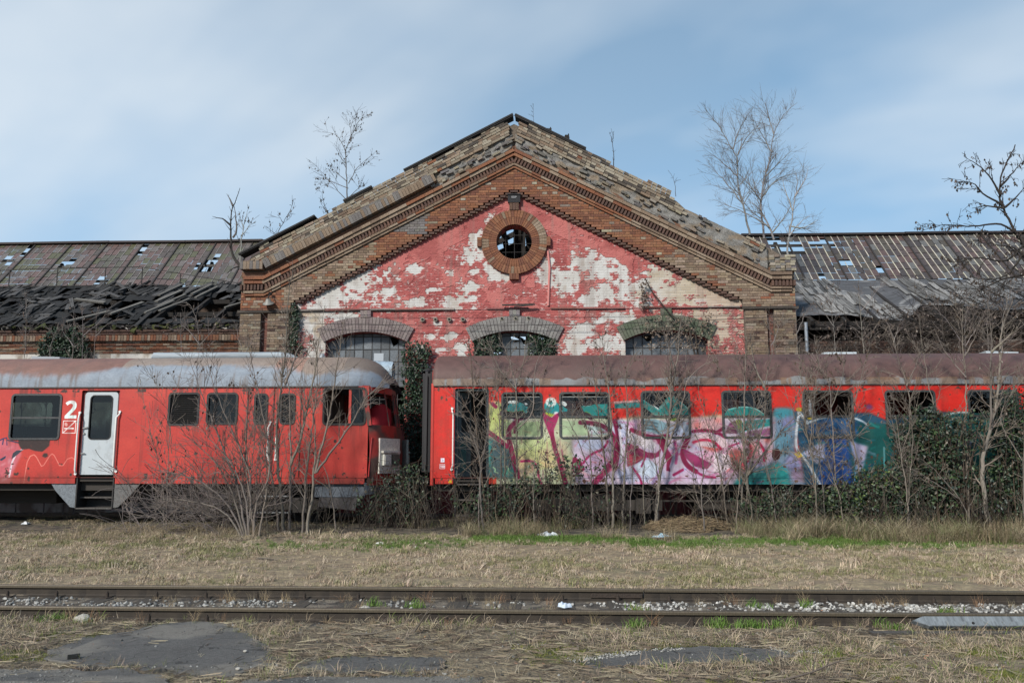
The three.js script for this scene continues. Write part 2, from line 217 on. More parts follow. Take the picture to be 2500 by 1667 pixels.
// ---------------------------------------------------------------- railway track in the foreground
{
  const t = thing('railway_track', 'rusty railway track crossing the foreground with white ballast between the rails', 'track');
  const railM = std({ map: scaled(tex(1024, 128, (u, v, o) => { const f = fbm(u * 60, v * 6, 4, 190, 0), g = fbm(u * 9, v * 2, 3, 193); const c = mix3([0.016, 0.0125, 0.01], [0.05, 0.038, 0.027], clamp(f * 0.9 + g * 0.5 - 0.3)); o[0] = c[0]; o[1] = c[1]; o[2] = c[2]; }), 6, 0.4), bumpMap: grainBump, bumpScale: 0.002, roughness: 0.78, metalness: 0.1 });
  const prof = new THREE.Shape(); [[-0.062, -0.15], [0.062, -0.15], [0.062, -0.139], [0.018, -0.126], [0.009, -0.112], [0.009, -0.05], [0.02, -0.038], [0.035, -0.034], [0.036, -0.008], [0.03, 0], [-0.03, 0], [-0.036, -0.008], [-0.035, -0.034], [-0.02, -0.038], [-0.009, -0.05], [-0.009, -0.112], [-0.018, -0.126], [-0.062, -0.139]].forEach(([x, y], i) => (i ? prof.lineTo(x, y) : prof.moveTo(x, y)));
  const headS = new THREE.Shape(); [[-0.036, -0.034], [0.036, -0.034], [0.0375, -0.008], [0.031, 0.0015], [-0.031, 0.0015], [-0.0375, -0.008]].forEach(([x, y], i) => (i ? headS.lineTo(x, y) : headS.moveTo(x, y)));
  const headM = std({ map: scaled(grainT, 0.9, 0.2), color: new THREE.Color(0.155, 0.125, 0.085), roughness: 0.55, metalness: 0.3 });
  for (const [z, joint] of [[-10.72, 1.22], [-9.22, -30]]) for (const [a, b] of joint > -20 ? [[-17, joint - 0.006], [joint + 0.006, 17]] : [[-17, 17]]) { const g = new THREE.ExtrudeGeometry(prof, { depth: b - a, bevelEnabled: false }); g.rotateY(Math.PI / 2); g.translate(a, 0, z); const r = mesh('rail', g, railM, t); const hg = new THREE.ExtrudeGeometry(headS, { depth: b - a, bevelEnabled: false }); hg.rotateY(Math.PI / 2); hg.translate(a, 0, z); mesh('rail_head', hg, headM, r); }
  const jb = new MB(); jb.col = [0.07, 0.05, 0.038]; jb.ext(0.55, 1.2, -0.108, -0.052, -10.712, -10.685); mesh('fishplate', jb, steelM, t);
  const bolt = new MB(); bolt.col = [0.075, 0.055, 0.042]; bolt.cyl([0, 0, 0], [0, 0.055, 0], 0.022, 8).cyl([0, 0.055, 0], [0, 0.075, 0], 0.012, 6).box(0, -0.012, 0.03, 0.12, 0.03, 0.09); const bg = bolt.geo();
  const slp = new MB(); slp.col = [0.085, 0.07, 0.055]; slp.box(0, -0.205, -9.97, 0.24, 0.14, 2.5, 0.012); const sg = slp.geo();
  for (let k = 0; k < 44; k++) { const x = -14.2 + k * 0.655; mesh('sleeper', sg, woodM, t).position.x = x; for (const z of [-10.61, -9.11]) { const c = mesh('rail_bolt', bg, steelM, t); c.position.set(x + rr(-0.03, 0.03), -0.13, z); c.rotation.y = rr(-0.3, 0.3); } }
  // ballast
  const sgeo = new THREE.IcosahedronGeometry(1, 0); { const p = sgeo.attributes.position; const mp = {}; for (let i = 0; i < p.count; i++) { const k = [p.getX(i), p.getY(i), p.getZ(i)].map((q) => q.toFixed(2)).join(); mp[k] = mp[k] ?? rr(0.72, 1.15); p.setXYZ(i, p.getX(i) * mp[k], p.getY(i) * mp[k] * 0.7, p.getZ(i) * mp[k]); } sgeo.computeVertexNormals(); }
  const spots = []; for (let i = 0; i < 13000; i++) { const x = rr(-14, 14), z = rr(-10.58, -9.3); const d = fbm(x * 0.8 + 4, z * 1.5, 3, 200); if (d + rr(-0.12, 0.12) < 0.49 - 0.012 * clamp(x, -2, 4)) continue; spots.push([x, z, rr(0.009, 0.026), 1]); }
  for (let i = 0; i < 900; i++) { const x = rr(-7, 7), z = rr(-9.05, -6.2); if (paved(x, z) && rnd() < 0.55) continue; spots.push([x, z, rr(0.005, 0.016), 0.6]); }
  for (let i = 0; i < 1300; i++) { const x = rr(0.15, 2.5), z = lerp(-7.45, -8.1, clamp((x - 0.24) / 1.3)) + 0.3 * clamp(x - 1.7, 0, 1) - 0.3 * rnd() * rnd() + 0.06; if (fbm(x * 2, z * 3, 3, 205) < 0.42) continue; spots.push([x, z, rr(0.004, 0.009), 1]); }
  for (let i = 0; i < 1300; i++) { const x = rr(-4.9, -0.6), z = rr(-7.1, -6.2); if (fbm(x * 1.6, z * 3.2, 3, 207) < 0.52) continue; spots.push([x, z, rr(0.004, 0.011), 0.7]); }
  const im = new THREE.InstancedMesh(sgeo, gv({ vertexColors: false, map: null }), spots.length), q = new THREE.Quaternion(), m = new THREE.Matrix4(), col = new THREE.Color();
  spots.forEach(([x, z, r, w], i) => { q.setFromEuler(new THREE.Euler(rr(0, 6), rr(0, 6), rr(0, 6))); m.compose(V(x, (paved(x, z) ? -0.106 : gh(x, z)) + r * (w === 1 ? rr(0.1, 1.1) : 0.35), z), q, V(r, r, r)); im.setMatrixAt(i, m); const g = rr(0.18, 0.62) * w * (x > 0 ? 1.15 : 0.85) * (rnd() < 0.25 ? 0.5 : 1); col.setRGB(g, g * 0.97, g * 0.9); im.setColorAt(i, col); });
  im.name = 'ballast'; im.userData = { kind: 'stuff', label: 'pale limestone ballast and grit lying between and before the rails', category: 'gravel' }; im.castShadow = im.receiveShadow = true; scene.add(im);
}

// ---------------------------------------------------------------- the gabled workshop hall
const UC = -0.92, ZF = -23.4, SL = 0.517, TH = Math.atan(SL), AP = 11.84, KU = 7.43, EU = 8.13;
const roofY = (u) => AP - SL * Math.abs(u);
const BR = { orange: [[0.33, 0.135, 0.07], [0.28, 0.115, 0.065], [0.36, 0.165, 0.09], [0.24, 0.1, 0.062]], tan: [[0.37, 0.27, 0.19], [0.32, 0.228, 0.158], [0.42, 0.32, 0.235], [0.25, 0.175, 0.125]], pale: [[0.43, 0.365, 0.275], [0.37, 0.305, 0.225], [0.49, 0.43, 0.335], [0.31, 0.25, 0.19]], dark: [[0.13, 0.108, 0.088], [0.17, 0.135, 0.105], [0.095, 0.08, 0.07]], grey: [[0.27, 0.25, 0.235], [0.22, 0.2, 0.19]], brown: [[0.13, 0.075, 0.058], [0.105, 0.062, 0.05], [0.16, 0.09, 0.065]] };
const jit = (c, a = 0.12) => { const k = 1 + rr(-a, a); return [c[0] * k, c[1] * k * (1 + rr(-0.04, 0.04)), c[2] * k * (1 + rr(-0.06, 0.06))]; };
const hall = thing('workshop_hall', 'derelict gabled brick workshop with peeling red and white plaster and a round window', 'building', [UC, 0, ZF]);
const W3 = [-4.39, 0.01, 4.42], ARC = { c: 1.19, R: 2.67, cy: 2.64, y: 5.03 };
// brick centres drawn by zones: tan at the eaves, orange in the middle, grey weathering in places
function frieze(u, y) { const n = fbm(u * 0.8 + 20, y * 0.9, 3, 220), e = Math.abs(u) + 2.4 * (n - 0.5); if (u < -2.6 && u > -4.4 && n > 0.54) return pick(BR.grey); if (u < -6.9) return pick(rnd() < 0.75 ? BR.orange : BR.tan); if (e > 4.0) return pick(rnd() < 0.9 ? BR.tan : BR.orange); return pick(rnd() < 0.94 ? BR.orange : BR.pale); }
{
  // plaster: red colour wash in layers, white lime where it has fallen, bare brick at the right
  const X0 = -7, X1 = 7, Y0 = 3, Y1 = 9.8;
  const F = (fx, fy) => [(fx - 1180) / 79.4, fy < 553 ? 7.98 + (553 - fy) / 74.7 : 7.98 - (fy - 553) / 76.4];
  const blobs = [[780, 672, 110, 34], [1590, 655, 110, 46], [730, 690, 70, 34], [800, 655, 62, 34], [860, 622, 44, 30], [885, 600, 24, 18], [880, 668, 26, 14], [938, 610, 24, 17], [950, 620, 14, 10], [1090, 545, 26, 40], [1120, 500, 20, 26], [1080, 585, 26, 16], [1120, 612, 30, 14], [1145, 632, 24, 12], [1040, 688, 44, 17], [1010, 690, 20, 10], [1075, 655, 22, 12], [990, 660, 16, 8], [955, 690, 30, 10], [1265, 598, 14, 22], [1256, 640, 18, 18], [1298, 628, 26, 20], [1310, 665, 32, 24], [1350, 600, 30, 24], [1395, 612, 44, 30], [1365, 575, 18, 14], [1350, 690, 44, 18], [1395, 672, 34, 20], [1440, 660, 34, 30], [1500, 660, 60, 46], [1560, 670, 90, 44], [1620, 690, 90, 30], [1510, 612, 30, 26], [1655, 670, 40, 24], [1400, 725, 30, 12], [1450, 735, 44, 18], [1340, 760, 40, 22], [1400, 790, 50, 24], [1320, 800, 30, 22], [1440, 780, 30, 26], [1370, 735, 18, 10], [1000, 742, 16, 18], [985, 770, 22, 10], [1010, 800, 18, 10], [1030, 768, 16, 10], [960, 800, 16, 10], [700, 730, 30, 30], [730, 790, 44, 40], [780, 725, 26, 16], [715, 765, 26, 30], [820, 705, 30, 8], [1060, 800, 16, 20], [960, 840, 40, 12], [1000, 850, 40, 16], [1550, 740, 60, 30], [1480, 700, 40, 14], [1610, 770, 80, 44], [1650, 730, 44, 26], [1600, 810, 80, 30], [1540, 790, 50, 20]].map(([x, y, a, b]) => { const p = F(x, y); return [p[0], p[1], a / 79.4, b / 76]; });
  const W = 2048, H = 994, bump = new Float32Array(W * H);
  const pT = tex(W, H, (iu, iv, o, ix, iy) => {
    const u = lerp(X0, X1, iu), y = lerp(Y0, Y1, iv);
    const n1 = fbm(u * 2.2, y * 2.6, 5, 230), n2 = fbm(u * 7, y * 9, 4, 236), n3 = fbm(u * 26, y * 40, 3, 241);
    const crs = y / 0.078, row = Math.floor(crs), fy = crs - row, bx = u / 0.295 + (row % 2) * 0.5, fx = bx - Math.floor(bx), hd = hsh(Math.floor(bx), row, 244);
    const wob = 0.03 * (n2 - 0.5), mort = Math.max(sstep(0.10 + wob, 0.02 + wob, fy), sstep(0.93, 0.99, fy), sstep(0.03, 0.01, fx), sstep(0.975, 0.995, fx));
    let f = -1; for (const q of blobs) { const d = Math.hypot((u - q[0]) / q[2], (y - q[1]) / q[3]); if (d < 2) f = Math.max(f, 1 - d); }
    const flake = n1 * 0.5 + n2 * 0.6 + 0.2 * (n3 - 0.5) + 0.1 * (fy - 0.5);
    let white = f * 0.56 + (flake - 0.555) * 2.4;                       // > 0: lime showing
    const dStep = (9.6 - SL * Math.abs(u)) - y;                          // below the corbels the wash is whole
    white -= 1.2 * sstep(0.75, 0.3, dStep) * sstep(4.3, 3.7, Math.abs(u) + 1.6 * (n2 - 0.5)) * (u > -0.9 && u < 0 ? 0.2 : 1);
    white += -0.10 + 0.25 * sstep(0.6, 0.7, fbm(u * 1.2 + 7, y * 1.4, 3, 250));
    const e = Math.abs(white), layer = sstep(0.50, 0.56, n1 + 0.25 * (n2 - 0.5) + (dStep < 0.75 && Math.abs(u) < 3.9 ? 0.2 : 0)); // thick upper coat still on
    let c, h;
    if (white > 0) { c = mix3([0.45, 0.435, 0.41], [0.56, 0.55, 0.53], n2); c = mix3(c, [0.40, 0.37, 0.33], mort * 0.16 + 0.4 * sstep(0.5, 0.75, n1)); c = mix3(c, [0.46, 0.25, 0.225], 0.75 * sstep(0.22, 0.0, white) * sstep(0.4, 0.6, n3 * 0.6 + n2 * 0.4)); c = mix3(c, [0.33, 0.255, 0.2], 0.45 * sstep(0.62, 0.75, fbm(u * 4 + 11, y * 2.2, 4, 259))); h = 0.25 - 0.12 * mort + 0.1 * n3;
      const bare = sstep(0.42, 0.52, fbm(u * 1.1, y * 1.3, 4, 262) + (u > 3.4 ? 0.16 * clamp((u - 3.4)) : -0.1)); const bw = u > 0 ? sstep(3.0, 5.2, u + 2.4 * (n1 - 0.5)) : y < 5.9 ? sstep(-5.2, -6.2, u + 1.5 * (n1 - 0.5)) : 0; if (bw > 0) { c = mix3(c, mort > 0.5 ? [0.42, 0.39, 0.34] : mix3([0.36, 0.29, 0.205], [0.46, 0.39, 0.3], hd), bare * bw); h = lerp(h, 0.15 - 0.15 * mort + 0.05 * n3, bare * bw); } }
    else { c = mix3([0.30, 0.062, 0.058], [0.43, 0.125, 0.115], n2 * 0.6 + n3 * 0.4); c = mix3(c, [0.49, 0.17, 0.15], layer * 0.55 * (0.4 + n1)); c = mix3(c, [0.24, 0.05, 0.048], 0.6 * sstep(0.48, 0.7, fbm(u * 1.6 + 3, y * 1.9, 4, 268)));
      const lip = sstep(0.62, 0.72, fbm(u * 9 + 0.7 * n1, y * 26, 4, 271)) * (1 - layer); c = mix3(c, [0.60, 0.40, 0.37], lip * 0.8); const crk = sstep(0.035, 0.0, Math.abs(fbm(u * 5 + 4, y * 14, 3, 274) - 0.5)); c = mix3(c, [0.16, 0.045, 0.042], crk * 0.5 * (1 - layer)); h = 0.45 + 0.3 * layer - 0.2 * mort * (1 - layer) + 0.2 * n3 + 0.2 * lip - 0.2 * crk; }
    if (e < 0.05 && white < 0) c = mix3(c, [0.62, 0.42, 0.38], 0.55 * (1 - e / 0.05));
    if (Math.abs(u) > 6.66) c = mix3([0.12, 0.05, 0.04], [0.17, 0.075, 0.055], n2); else if (u > 5.3 || (u < -6.1)) c = mix3(c, [0.36, 0.19, 0.17], 0.3 * n1);
    const st = sstep(0.56, 0.8, fbm(u * 8, y * 0.7, 3, 277)) * 0.38; c = mix3(c, [0.2, 0.15, 0.13], st);
    bump[iy * W + ix] = h; o[0] = c[0]; o[1] = c[1]; o[2] = c[2];
  }, false);
  const bT = grey(W, H, (u, v, x, y) => bump[y * W + x], false);
  const plM = std({ map: scaled(pT, X1 - X0, Y1 - Y0, X0, Y0), bumpMap: scaled(bT, X1 - X0, Y1 - Y0, X0, Y0), bumpScale: 0.05, roughness: 0.95 });
  const sh = new THREE.Shape(); [[-7.6, 0], [7.6, 0], [7.6, 7.3], [0, 11.2], [-7.6, 7.3]].forEach(([x, y], i) => (i ? sh.lineTo(x, y) : sh.moveTo(x, y)));
  for (const w of W3) { const p = new THREE.Path(); p.moveTo(w - ARC.c, 2.6); p.lineTo(w + ARC.c, 2.6); p.lineTo(w + ARC.c, ARC.y); const a = Math.asin(ARC.c / ARC.R); p.absarc(w, ARC.cy, ARC.R, Math.PI / 2 - a, Math.PI / 2 + a, false); p.lineTo(w - ARC.c, 2.6); sh.holes.push(p); }
  const oc = new THREE.Path(); oc.absarc(0, 7.98, 0.53, 0, Math.PI * 2); sh.holes.push(oc);
  mesh('plaster_wall', slab(sh, -0.62, 0.48, 32), plM, hall);
}
{
  // brick gable in front of the plaster field
  const back = new THREE.Shape(); [[-EU, 5.95], [-6.62, 5.95], [-6.62, 6.27], [0, 9.66], [6.62, 6.27], [6.62, 5.95], [EU, 5.95], [EU, 7.2], [7.75, 7.5], [6.9, 8.0], [6.2, 8.2], [5.2, 8.75], [4.8, 9.15], [0, 11.62], [-7.9, 7.55], [-EU, 7.2]].forEach(([x, y], i) => (i ? back.lineTo(x, y) : back.moveTo(x, y)));
  const mortM = std({ color: new THREE.Color(0.23, 0.185, 0.145), bumpMap: grainBump, bumpScale: 0.01, map: grain, roughness: 1 });
  mesh('gable_core', slab(back, -0.137, 0.127, 4), mortM, hall);
  for (const s of [-1, 1]) part('pier_core', mortM, hall, (b) => { b.ext(Math.min(s * 6.66, s * 7.3), Math.max(s * 6.66, s * 7.3), 0, 5.94, -0.137, -0.012); b.ext(Math.min(s * 7.5, s * EU), Math.max(s * 7.5, s * EU), 0, 5.94, -0.137, -0.012); b.ext(Math.min(s * 7.6, s * EU), Math.max(s * 7.6, s * EU), 0, 7.2, -0.62, -0.139); });
  // shared brick shapes: 2 lengths by tones
  const tones = [...BR.pale, ...BR.tan, ...BR.dark, ...BR.orange], bgeo = {};
  const brickGeo = (L, t, k) => (bgeo[L + '_' + t + '_' + k] ??= (() => { const b = new MB(); b.col = tones[t]; b.box(0, 0, 0, L - 0.012, 0.068, 0.11, 0.004); return b.geo(); })());
  let single = 0; const rest = new MB();
  const put = (s, along, perp, z, L, t) => { // a brick laid along the slope: along = distance from the apex, perp = depth below the roof line, square to it
    const u = along * Math.cos(TH) - perp * Math.sin(TH), y = AP - along * Math.sin(TH) - perp * Math.cos(TH), a = -s * TH + rr(-0.012, 0.012);
    if (single < 300 && (s > 0 || along < 6.5)) { single++; const o = mesh('brick', brickGeo(L, t, Math.floor(rnd() * 3)), brickM, hall); o.position.set(s * u, y, z); o.rotation.z = a; }
    else { rest.m = new THREE.Matrix4().makeRotationZ(a).setPosition(s * u, y, z); rest.col = jit(tones[t], 0.15); rest.box(0, 0, 0, L - 0.012, 0.068, 0.11, 0.004); rest.m = null; }
  };
  for (const s of [1, -1]) for (let r = 0; r < 6; r++) {
    const perp = 0.055 + r * 0.0815; let a = 0.12 + rr(0, 0.2) + (s > 0 ? 0.06 : 0.1);
    while (a < 8.85) {
      const L = rnd() < 0.62 ? 0.155 : 0.3, u = (a + L / 2) * Math.cos(TH), n = fbm(u * 1.3, r * 0.7 + s * 9, 3, 290); let ok = true;
      if (s > 0 && u > 4.6 + 0.15 * r && !(u > 6.85 && u < 7.4 && r > 2)) ok = false;
      if (s > 0 && r === 0 && (u < 0.5 || (u > 2.4 && n < 0.42))) ok = false;
      if (s < 0 && r === 0 && n > 0.6) ok = false; if (s < 0 && r < 2 && u > 7.6) ok = false;
      const darkTop = r < 1 ? 0.45 : r < 2 ? 0.16 : 0.03, t = rnd() < darkTop + (n > 0.62 ? 0.35 : 0) ? 8 + Math.floor(rnd() * 3) : rnd() < 0.72 ? Math.floor(rnd() * 4) : rnd() < 0.85 ? 4 + Math.floor(rnd() * 4) : 11 + Math.floor(rnd() * 3);
      if (ok) put(s, a + L / 2, perp, 0.075 + rr(-0.012, 0.014) + (r < 2 ? 0.012 : 0), L, t);
      a += L;
    }
  }
  // horizontal courses of the frieze, the eaves and the piers
  const put2 = (x0, x1, y, z, c) => { rest.col = jit(c, 0.1); rest.ext(x0 + 0.005, x1 - 0.005, y + 0.005, y + 0.073, z - 0.08, z + rr(-0.004, 0.005), 0.002); };
  const CH = 0.0785; let row = 0;
  for (let y = 3.2; y < 10.2; y += CH, row++) for (const s of [-1, 1]) {
    const ym = y + CH / 2; let iv = [];
    if (y < 5.9) iv = [[6.68, 7.3], [7.5, EU]];
    else { const inn = Math.max(0, (9.6 - ym) / SL), out = Math.min(EU, ym > 6.52 ? (10.2 - ym) / SL : EU); const i2 = y < 6.17 ? 6.62 : Math.min(inn, 6.62); if (out - i2 > 0.03) iv = [[i2, out]]; }
    for (const [a, b] of iv) { let x = a; let first = true; while (x < b - 0.02) { let L = row % 2 ? 0.152 : 0.302; if (first && row % 2) L = 0.228; first = false; if (x + L > b - 0.03) L = b - x; const c = y < 5.9 ? pick(rnd() < 0.8 ? BR.tan : rnd() < 0.6 ? BR.brown : BR.pale).map((q) => q * 0.86) : frieze(s * (x + L / 2), y); if (s > 0) put2(x, x + L, y, 0.004, c); else put2(-x - L, -x, y, 0.004, c); x += L; } }
  }
  rest.m = null;
  mesh('brickwork', rest, brickM, hall, 'stuff');
  for (const s of [-1, 1]) part('ledge', brickM, hall, (b) => { b.col = [0.10, 0.082, 0.068]; b.ext(Math.min(s * 6.6, s * 8.2), Math.max(s * 6.6, s * 8.2), 5.88, 5.955, -0.03, 0.05, 0.006); });
  // corbelled steps
  const cg = BR.brown.map((c) => { const b = new MB(); b.col = c.map((q) => q * 1.25); b.box(0, 0, 0, 0.152, 0.07, 0.11, 0.003); return b.geo(); });
  for (const s of [-1, 1]) for (let k = 0; k < 43; k++) { const y = 9.6 - (k + 1) * CH + CH * 0.1, u = (9.6 - y - CH / 2) / SL; if (u > 6.7) break; for (const [du, z] of [[-0.03, -0.075], [-0.105, -0.115]]) { const o = mesh('corbel_brick', pick(cg), brickM, hall); o.position.set(s * Math.max(0.04, u + du), y - 0.005, z); } }
  // mouldings, dentils and the soldier course follow the slope, then turn level at the eaves
  const rows = { moulding_brick: [[1.04, 1.15, 0.17, 0.3], [1.155, 1.265, 0.125, 0.3], [1.465, 1.54, 0.095, 0.3], [1.545, 1.62, 0.055, 0.3]], dentil: [[1.27, 1.46, 0.10, 0.104]], soldier_brick: [[0.575, 0.86, 0.25, 0.098]] };
  for (const nm in rows) for (const [o0, o1, zf, L] of rows[nm]) for (const s of [-1, 1]) {
    const h = (o1 - o0) * Math.cos(TH) - 0.008, w = nm === 'dentil' ? 0.06 : L - 0.009, geos = [0, 1, 2, 3, 4].map((k) => { const b = new MB(); b.col = nm === 'dentil' ? BR.brown[k % 3].map((q) => q * 1.2) : k < 3 ? BR.orange[k] : BR.tan[k - 2]; if (nm === 'soldier_brick') b.col = k < 3 ? BR.tan[k].map((q) => q * 0.85) : BR.grey[k - 3]; b.box(0, 0, 0, w, h, zf + 0.03, 0.003); return b.geo(); });
    const geosT = [0, 1, 2, 3].map((k) => { const b = new MB(); b.col = nm === 'dentil' ? BR.brown[k % 3].map((q) => q * 1.25) : BR.tan[k]; b.box(0, 0, 0, w, h, zf + 0.03, 0.003); return b.geo(); });
    const place = (u, y, a) => { const tan = u > 3.4 && (s > 0 || (u < 6.5 && rnd() < 0.8)); const o = mesh(nm, pick(tan && nm !== 'soldier_brick' ? geosT : geos), brickM, hall); o.position.set(s * u, y, zf / 2 - 0.015 + rr(-0.004, 0.004)); o.rotation.z = a; };
    const om = (o0 + o1) / 2, pm = om * Math.cos(TH);
    const aEnd = (KU + pm * Math.sin(TH)) / Math.cos(TH);
    for (let a = pm * Math.tan(TH) + L / 2; a < aEnd; a += L) { const u = a * Math.cos(TH) - pm * Math.sin(TH), y = AP - a * Math.sin(TH) - pm * Math.cos(TH); if (nm === 'soldier_brick' && (s > 0 || u < 2.35)) continue; place(u, y, -s * TH); }
    if (nm === 'soldier_brick' && s > 0) continue;
    const ye = roofY(KU) - om; for (let u = KU + L / 2; u < 8.16; u += L) place(u, ye, 0);
  }
  for (const s of [-1, 1]) part('dentil_bed', brickM, hall, (b) => { b.col = [0.2, 0.11, 0.075]; for (const [o0, o1, z] of [[1.27, 1.46, 0.035], [0.9, 1.04, 0.05]]) { const pm = (o0 + o1) / 2 * Math.cos(TH), l = KU / Math.cos(TH); b.col = o0 < 1 ? [0.24, 0.125, 0.08] : [0.2, 0.11, 0.075]; b.m = new THREE.Matrix4().makeRotationZ(-s * TH).setPosition(s * (l / 2 * Math.cos(TH)), AP - l / 2 * Math.sin(TH) - (o0 + o1) / 2, 0); b.box(0, 0, 0, l, (o1 - o0) * Math.cos(TH) - 0.002, 2 * z); b.m = null; b.ext(Math.min(s * KU, s * 8.12), Math.max(s * KU, s * 8.12), roofY(KU) - o1, roofY(KU) - o0, -z, z); } });
  // rubble and old mortar where the outer course has fallen
  const rub = (s, u0, u1, o0f, o1f, base) => part('rubble_band', gv({ bumpScale: 0.02 }), hall, (b) => { const n = Math.round((u1 - u0) / 0.045); b.grid(n, 16, (i, j) => { const u = lerp(u0, u1, i), o = lerp(o0f(u), o1f(u), j), edge = j < 0.03 || j > 0.97 || i < 0.001 || i > 0.999 ? -0.12 : 0; return [s * u, roofY(u) - o, base + 0.07 * (fbm(u * 5, o * 12, 4, 310) - 0.45) + 0.05 * (hsh(Math.floor(u * 6 + Math.floor(o * 12) * 0.5), Math.floor(o * 12), 312) - 0.5) + edge]; }, (i, j, p) => [p[0], p[1]], (p) => { const n2 = fbm(p[0] * 3, p[1] * 6, 3, 315); return mix3([0.37, 0.355, 0.33], n2 > 0.58 ? [0.38, 0.30, 0.22] : [0.25, 0.235, 0.215], sstep(0.4, 0.65, n2)); }); for (let k = 0; k < (u1 - u0) * 9; k++) { const u = rr(u0, u1), o = rr(o0f(u) + 0.08, o1f(u) - 0.08); b.col = jit(pick(rnd() < 0.5 ? BR.grey : BR.pale), 0.2); b.m = new THREE.Matrix4().makeRotationZ(-s * TH + rr(-0.1, 0.1)).setPosition(s * u, roofY(u) - o, base + 0.02 + rr(-0.02, 0.03)); b.box(0, 0, 0, rr(0.09, 0.26), 0.066, 0.1, 0.006); b.m = null; } });
  rub(1, 0.02, 7.42, (u) => (u < 4.6 ? 0.5 : lerp(0.42, 0.3, clamp((u - 4.6) / 0.5))), () => 1.035, 0.06);
  rub(-1, 0.02, 2.45, () => 0.52, () => 1.035, 0.06);
  rub(-1, 2.45, 7.42, () => 0.5, () => 0.6, 0.09);
  part('eaves_stub', brickM, hall, (b) => { for (let k = 0; k < 30; k++) { b.col = jit(pick(k % 3 ? BR.pale : BR.grey), 0.15); const r = Math.floor(k / 5); b.box(7.48 + (k % 5) * 0.15 + rr(-0.02, 0.02), 7.02 + r * 0.08, 0.06 + rr(-0.02, 0.03), 0.145, 0.07, 0.12, 0.004); } });
  // sheet-metal flashing along the verge
  const fl = (s, a, b2) => part('verge_flashing', steelM, hall, (b) => { b.col = [0.028, 0.026, 0.027]; const u0 = a, u1 = b2, m = (u0 + u1) / 2, l = (u1 - u0) / Math.cos(TH); b.m = new THREE.Matrix4().makeRotationZ(-s * TH).setPosition(s * m, roofY(m) + 0.03, -0.05); b.box(0, 0, 0, l, 0.045, 0.5, 0.008); b.box(0, -0.03, 0.22, l, 0.05, 0.02, 0.004); b.m = null; });
  fl(-1, 0.03, 3.3); fl(-1, 4.25, 5.1); fl(-1, 5.95, 8.2); fl(1, 0.04, 2.15);
  for (const [u, h] of [[1.06, 0.2], [1.6, 0.26]]) part('charred_post', woodM, hall, (b) => { b.col = [0.03, 0.026, 0.024]; b.m = new THREE.Matrix4().setPosition(u, roofY(u) + h / 2 - 0.04, -0.12); b.box(0, 0, 0, 0.13, h + 0.05, 0.12, 0.02); b.box(0.04, 0.09, 0, 0.04, h, 0.05, 0.01); b.box(-0.04, 0.05, 0.02, 0.035, h, 0.05, 0.01); b.m = null; });
}
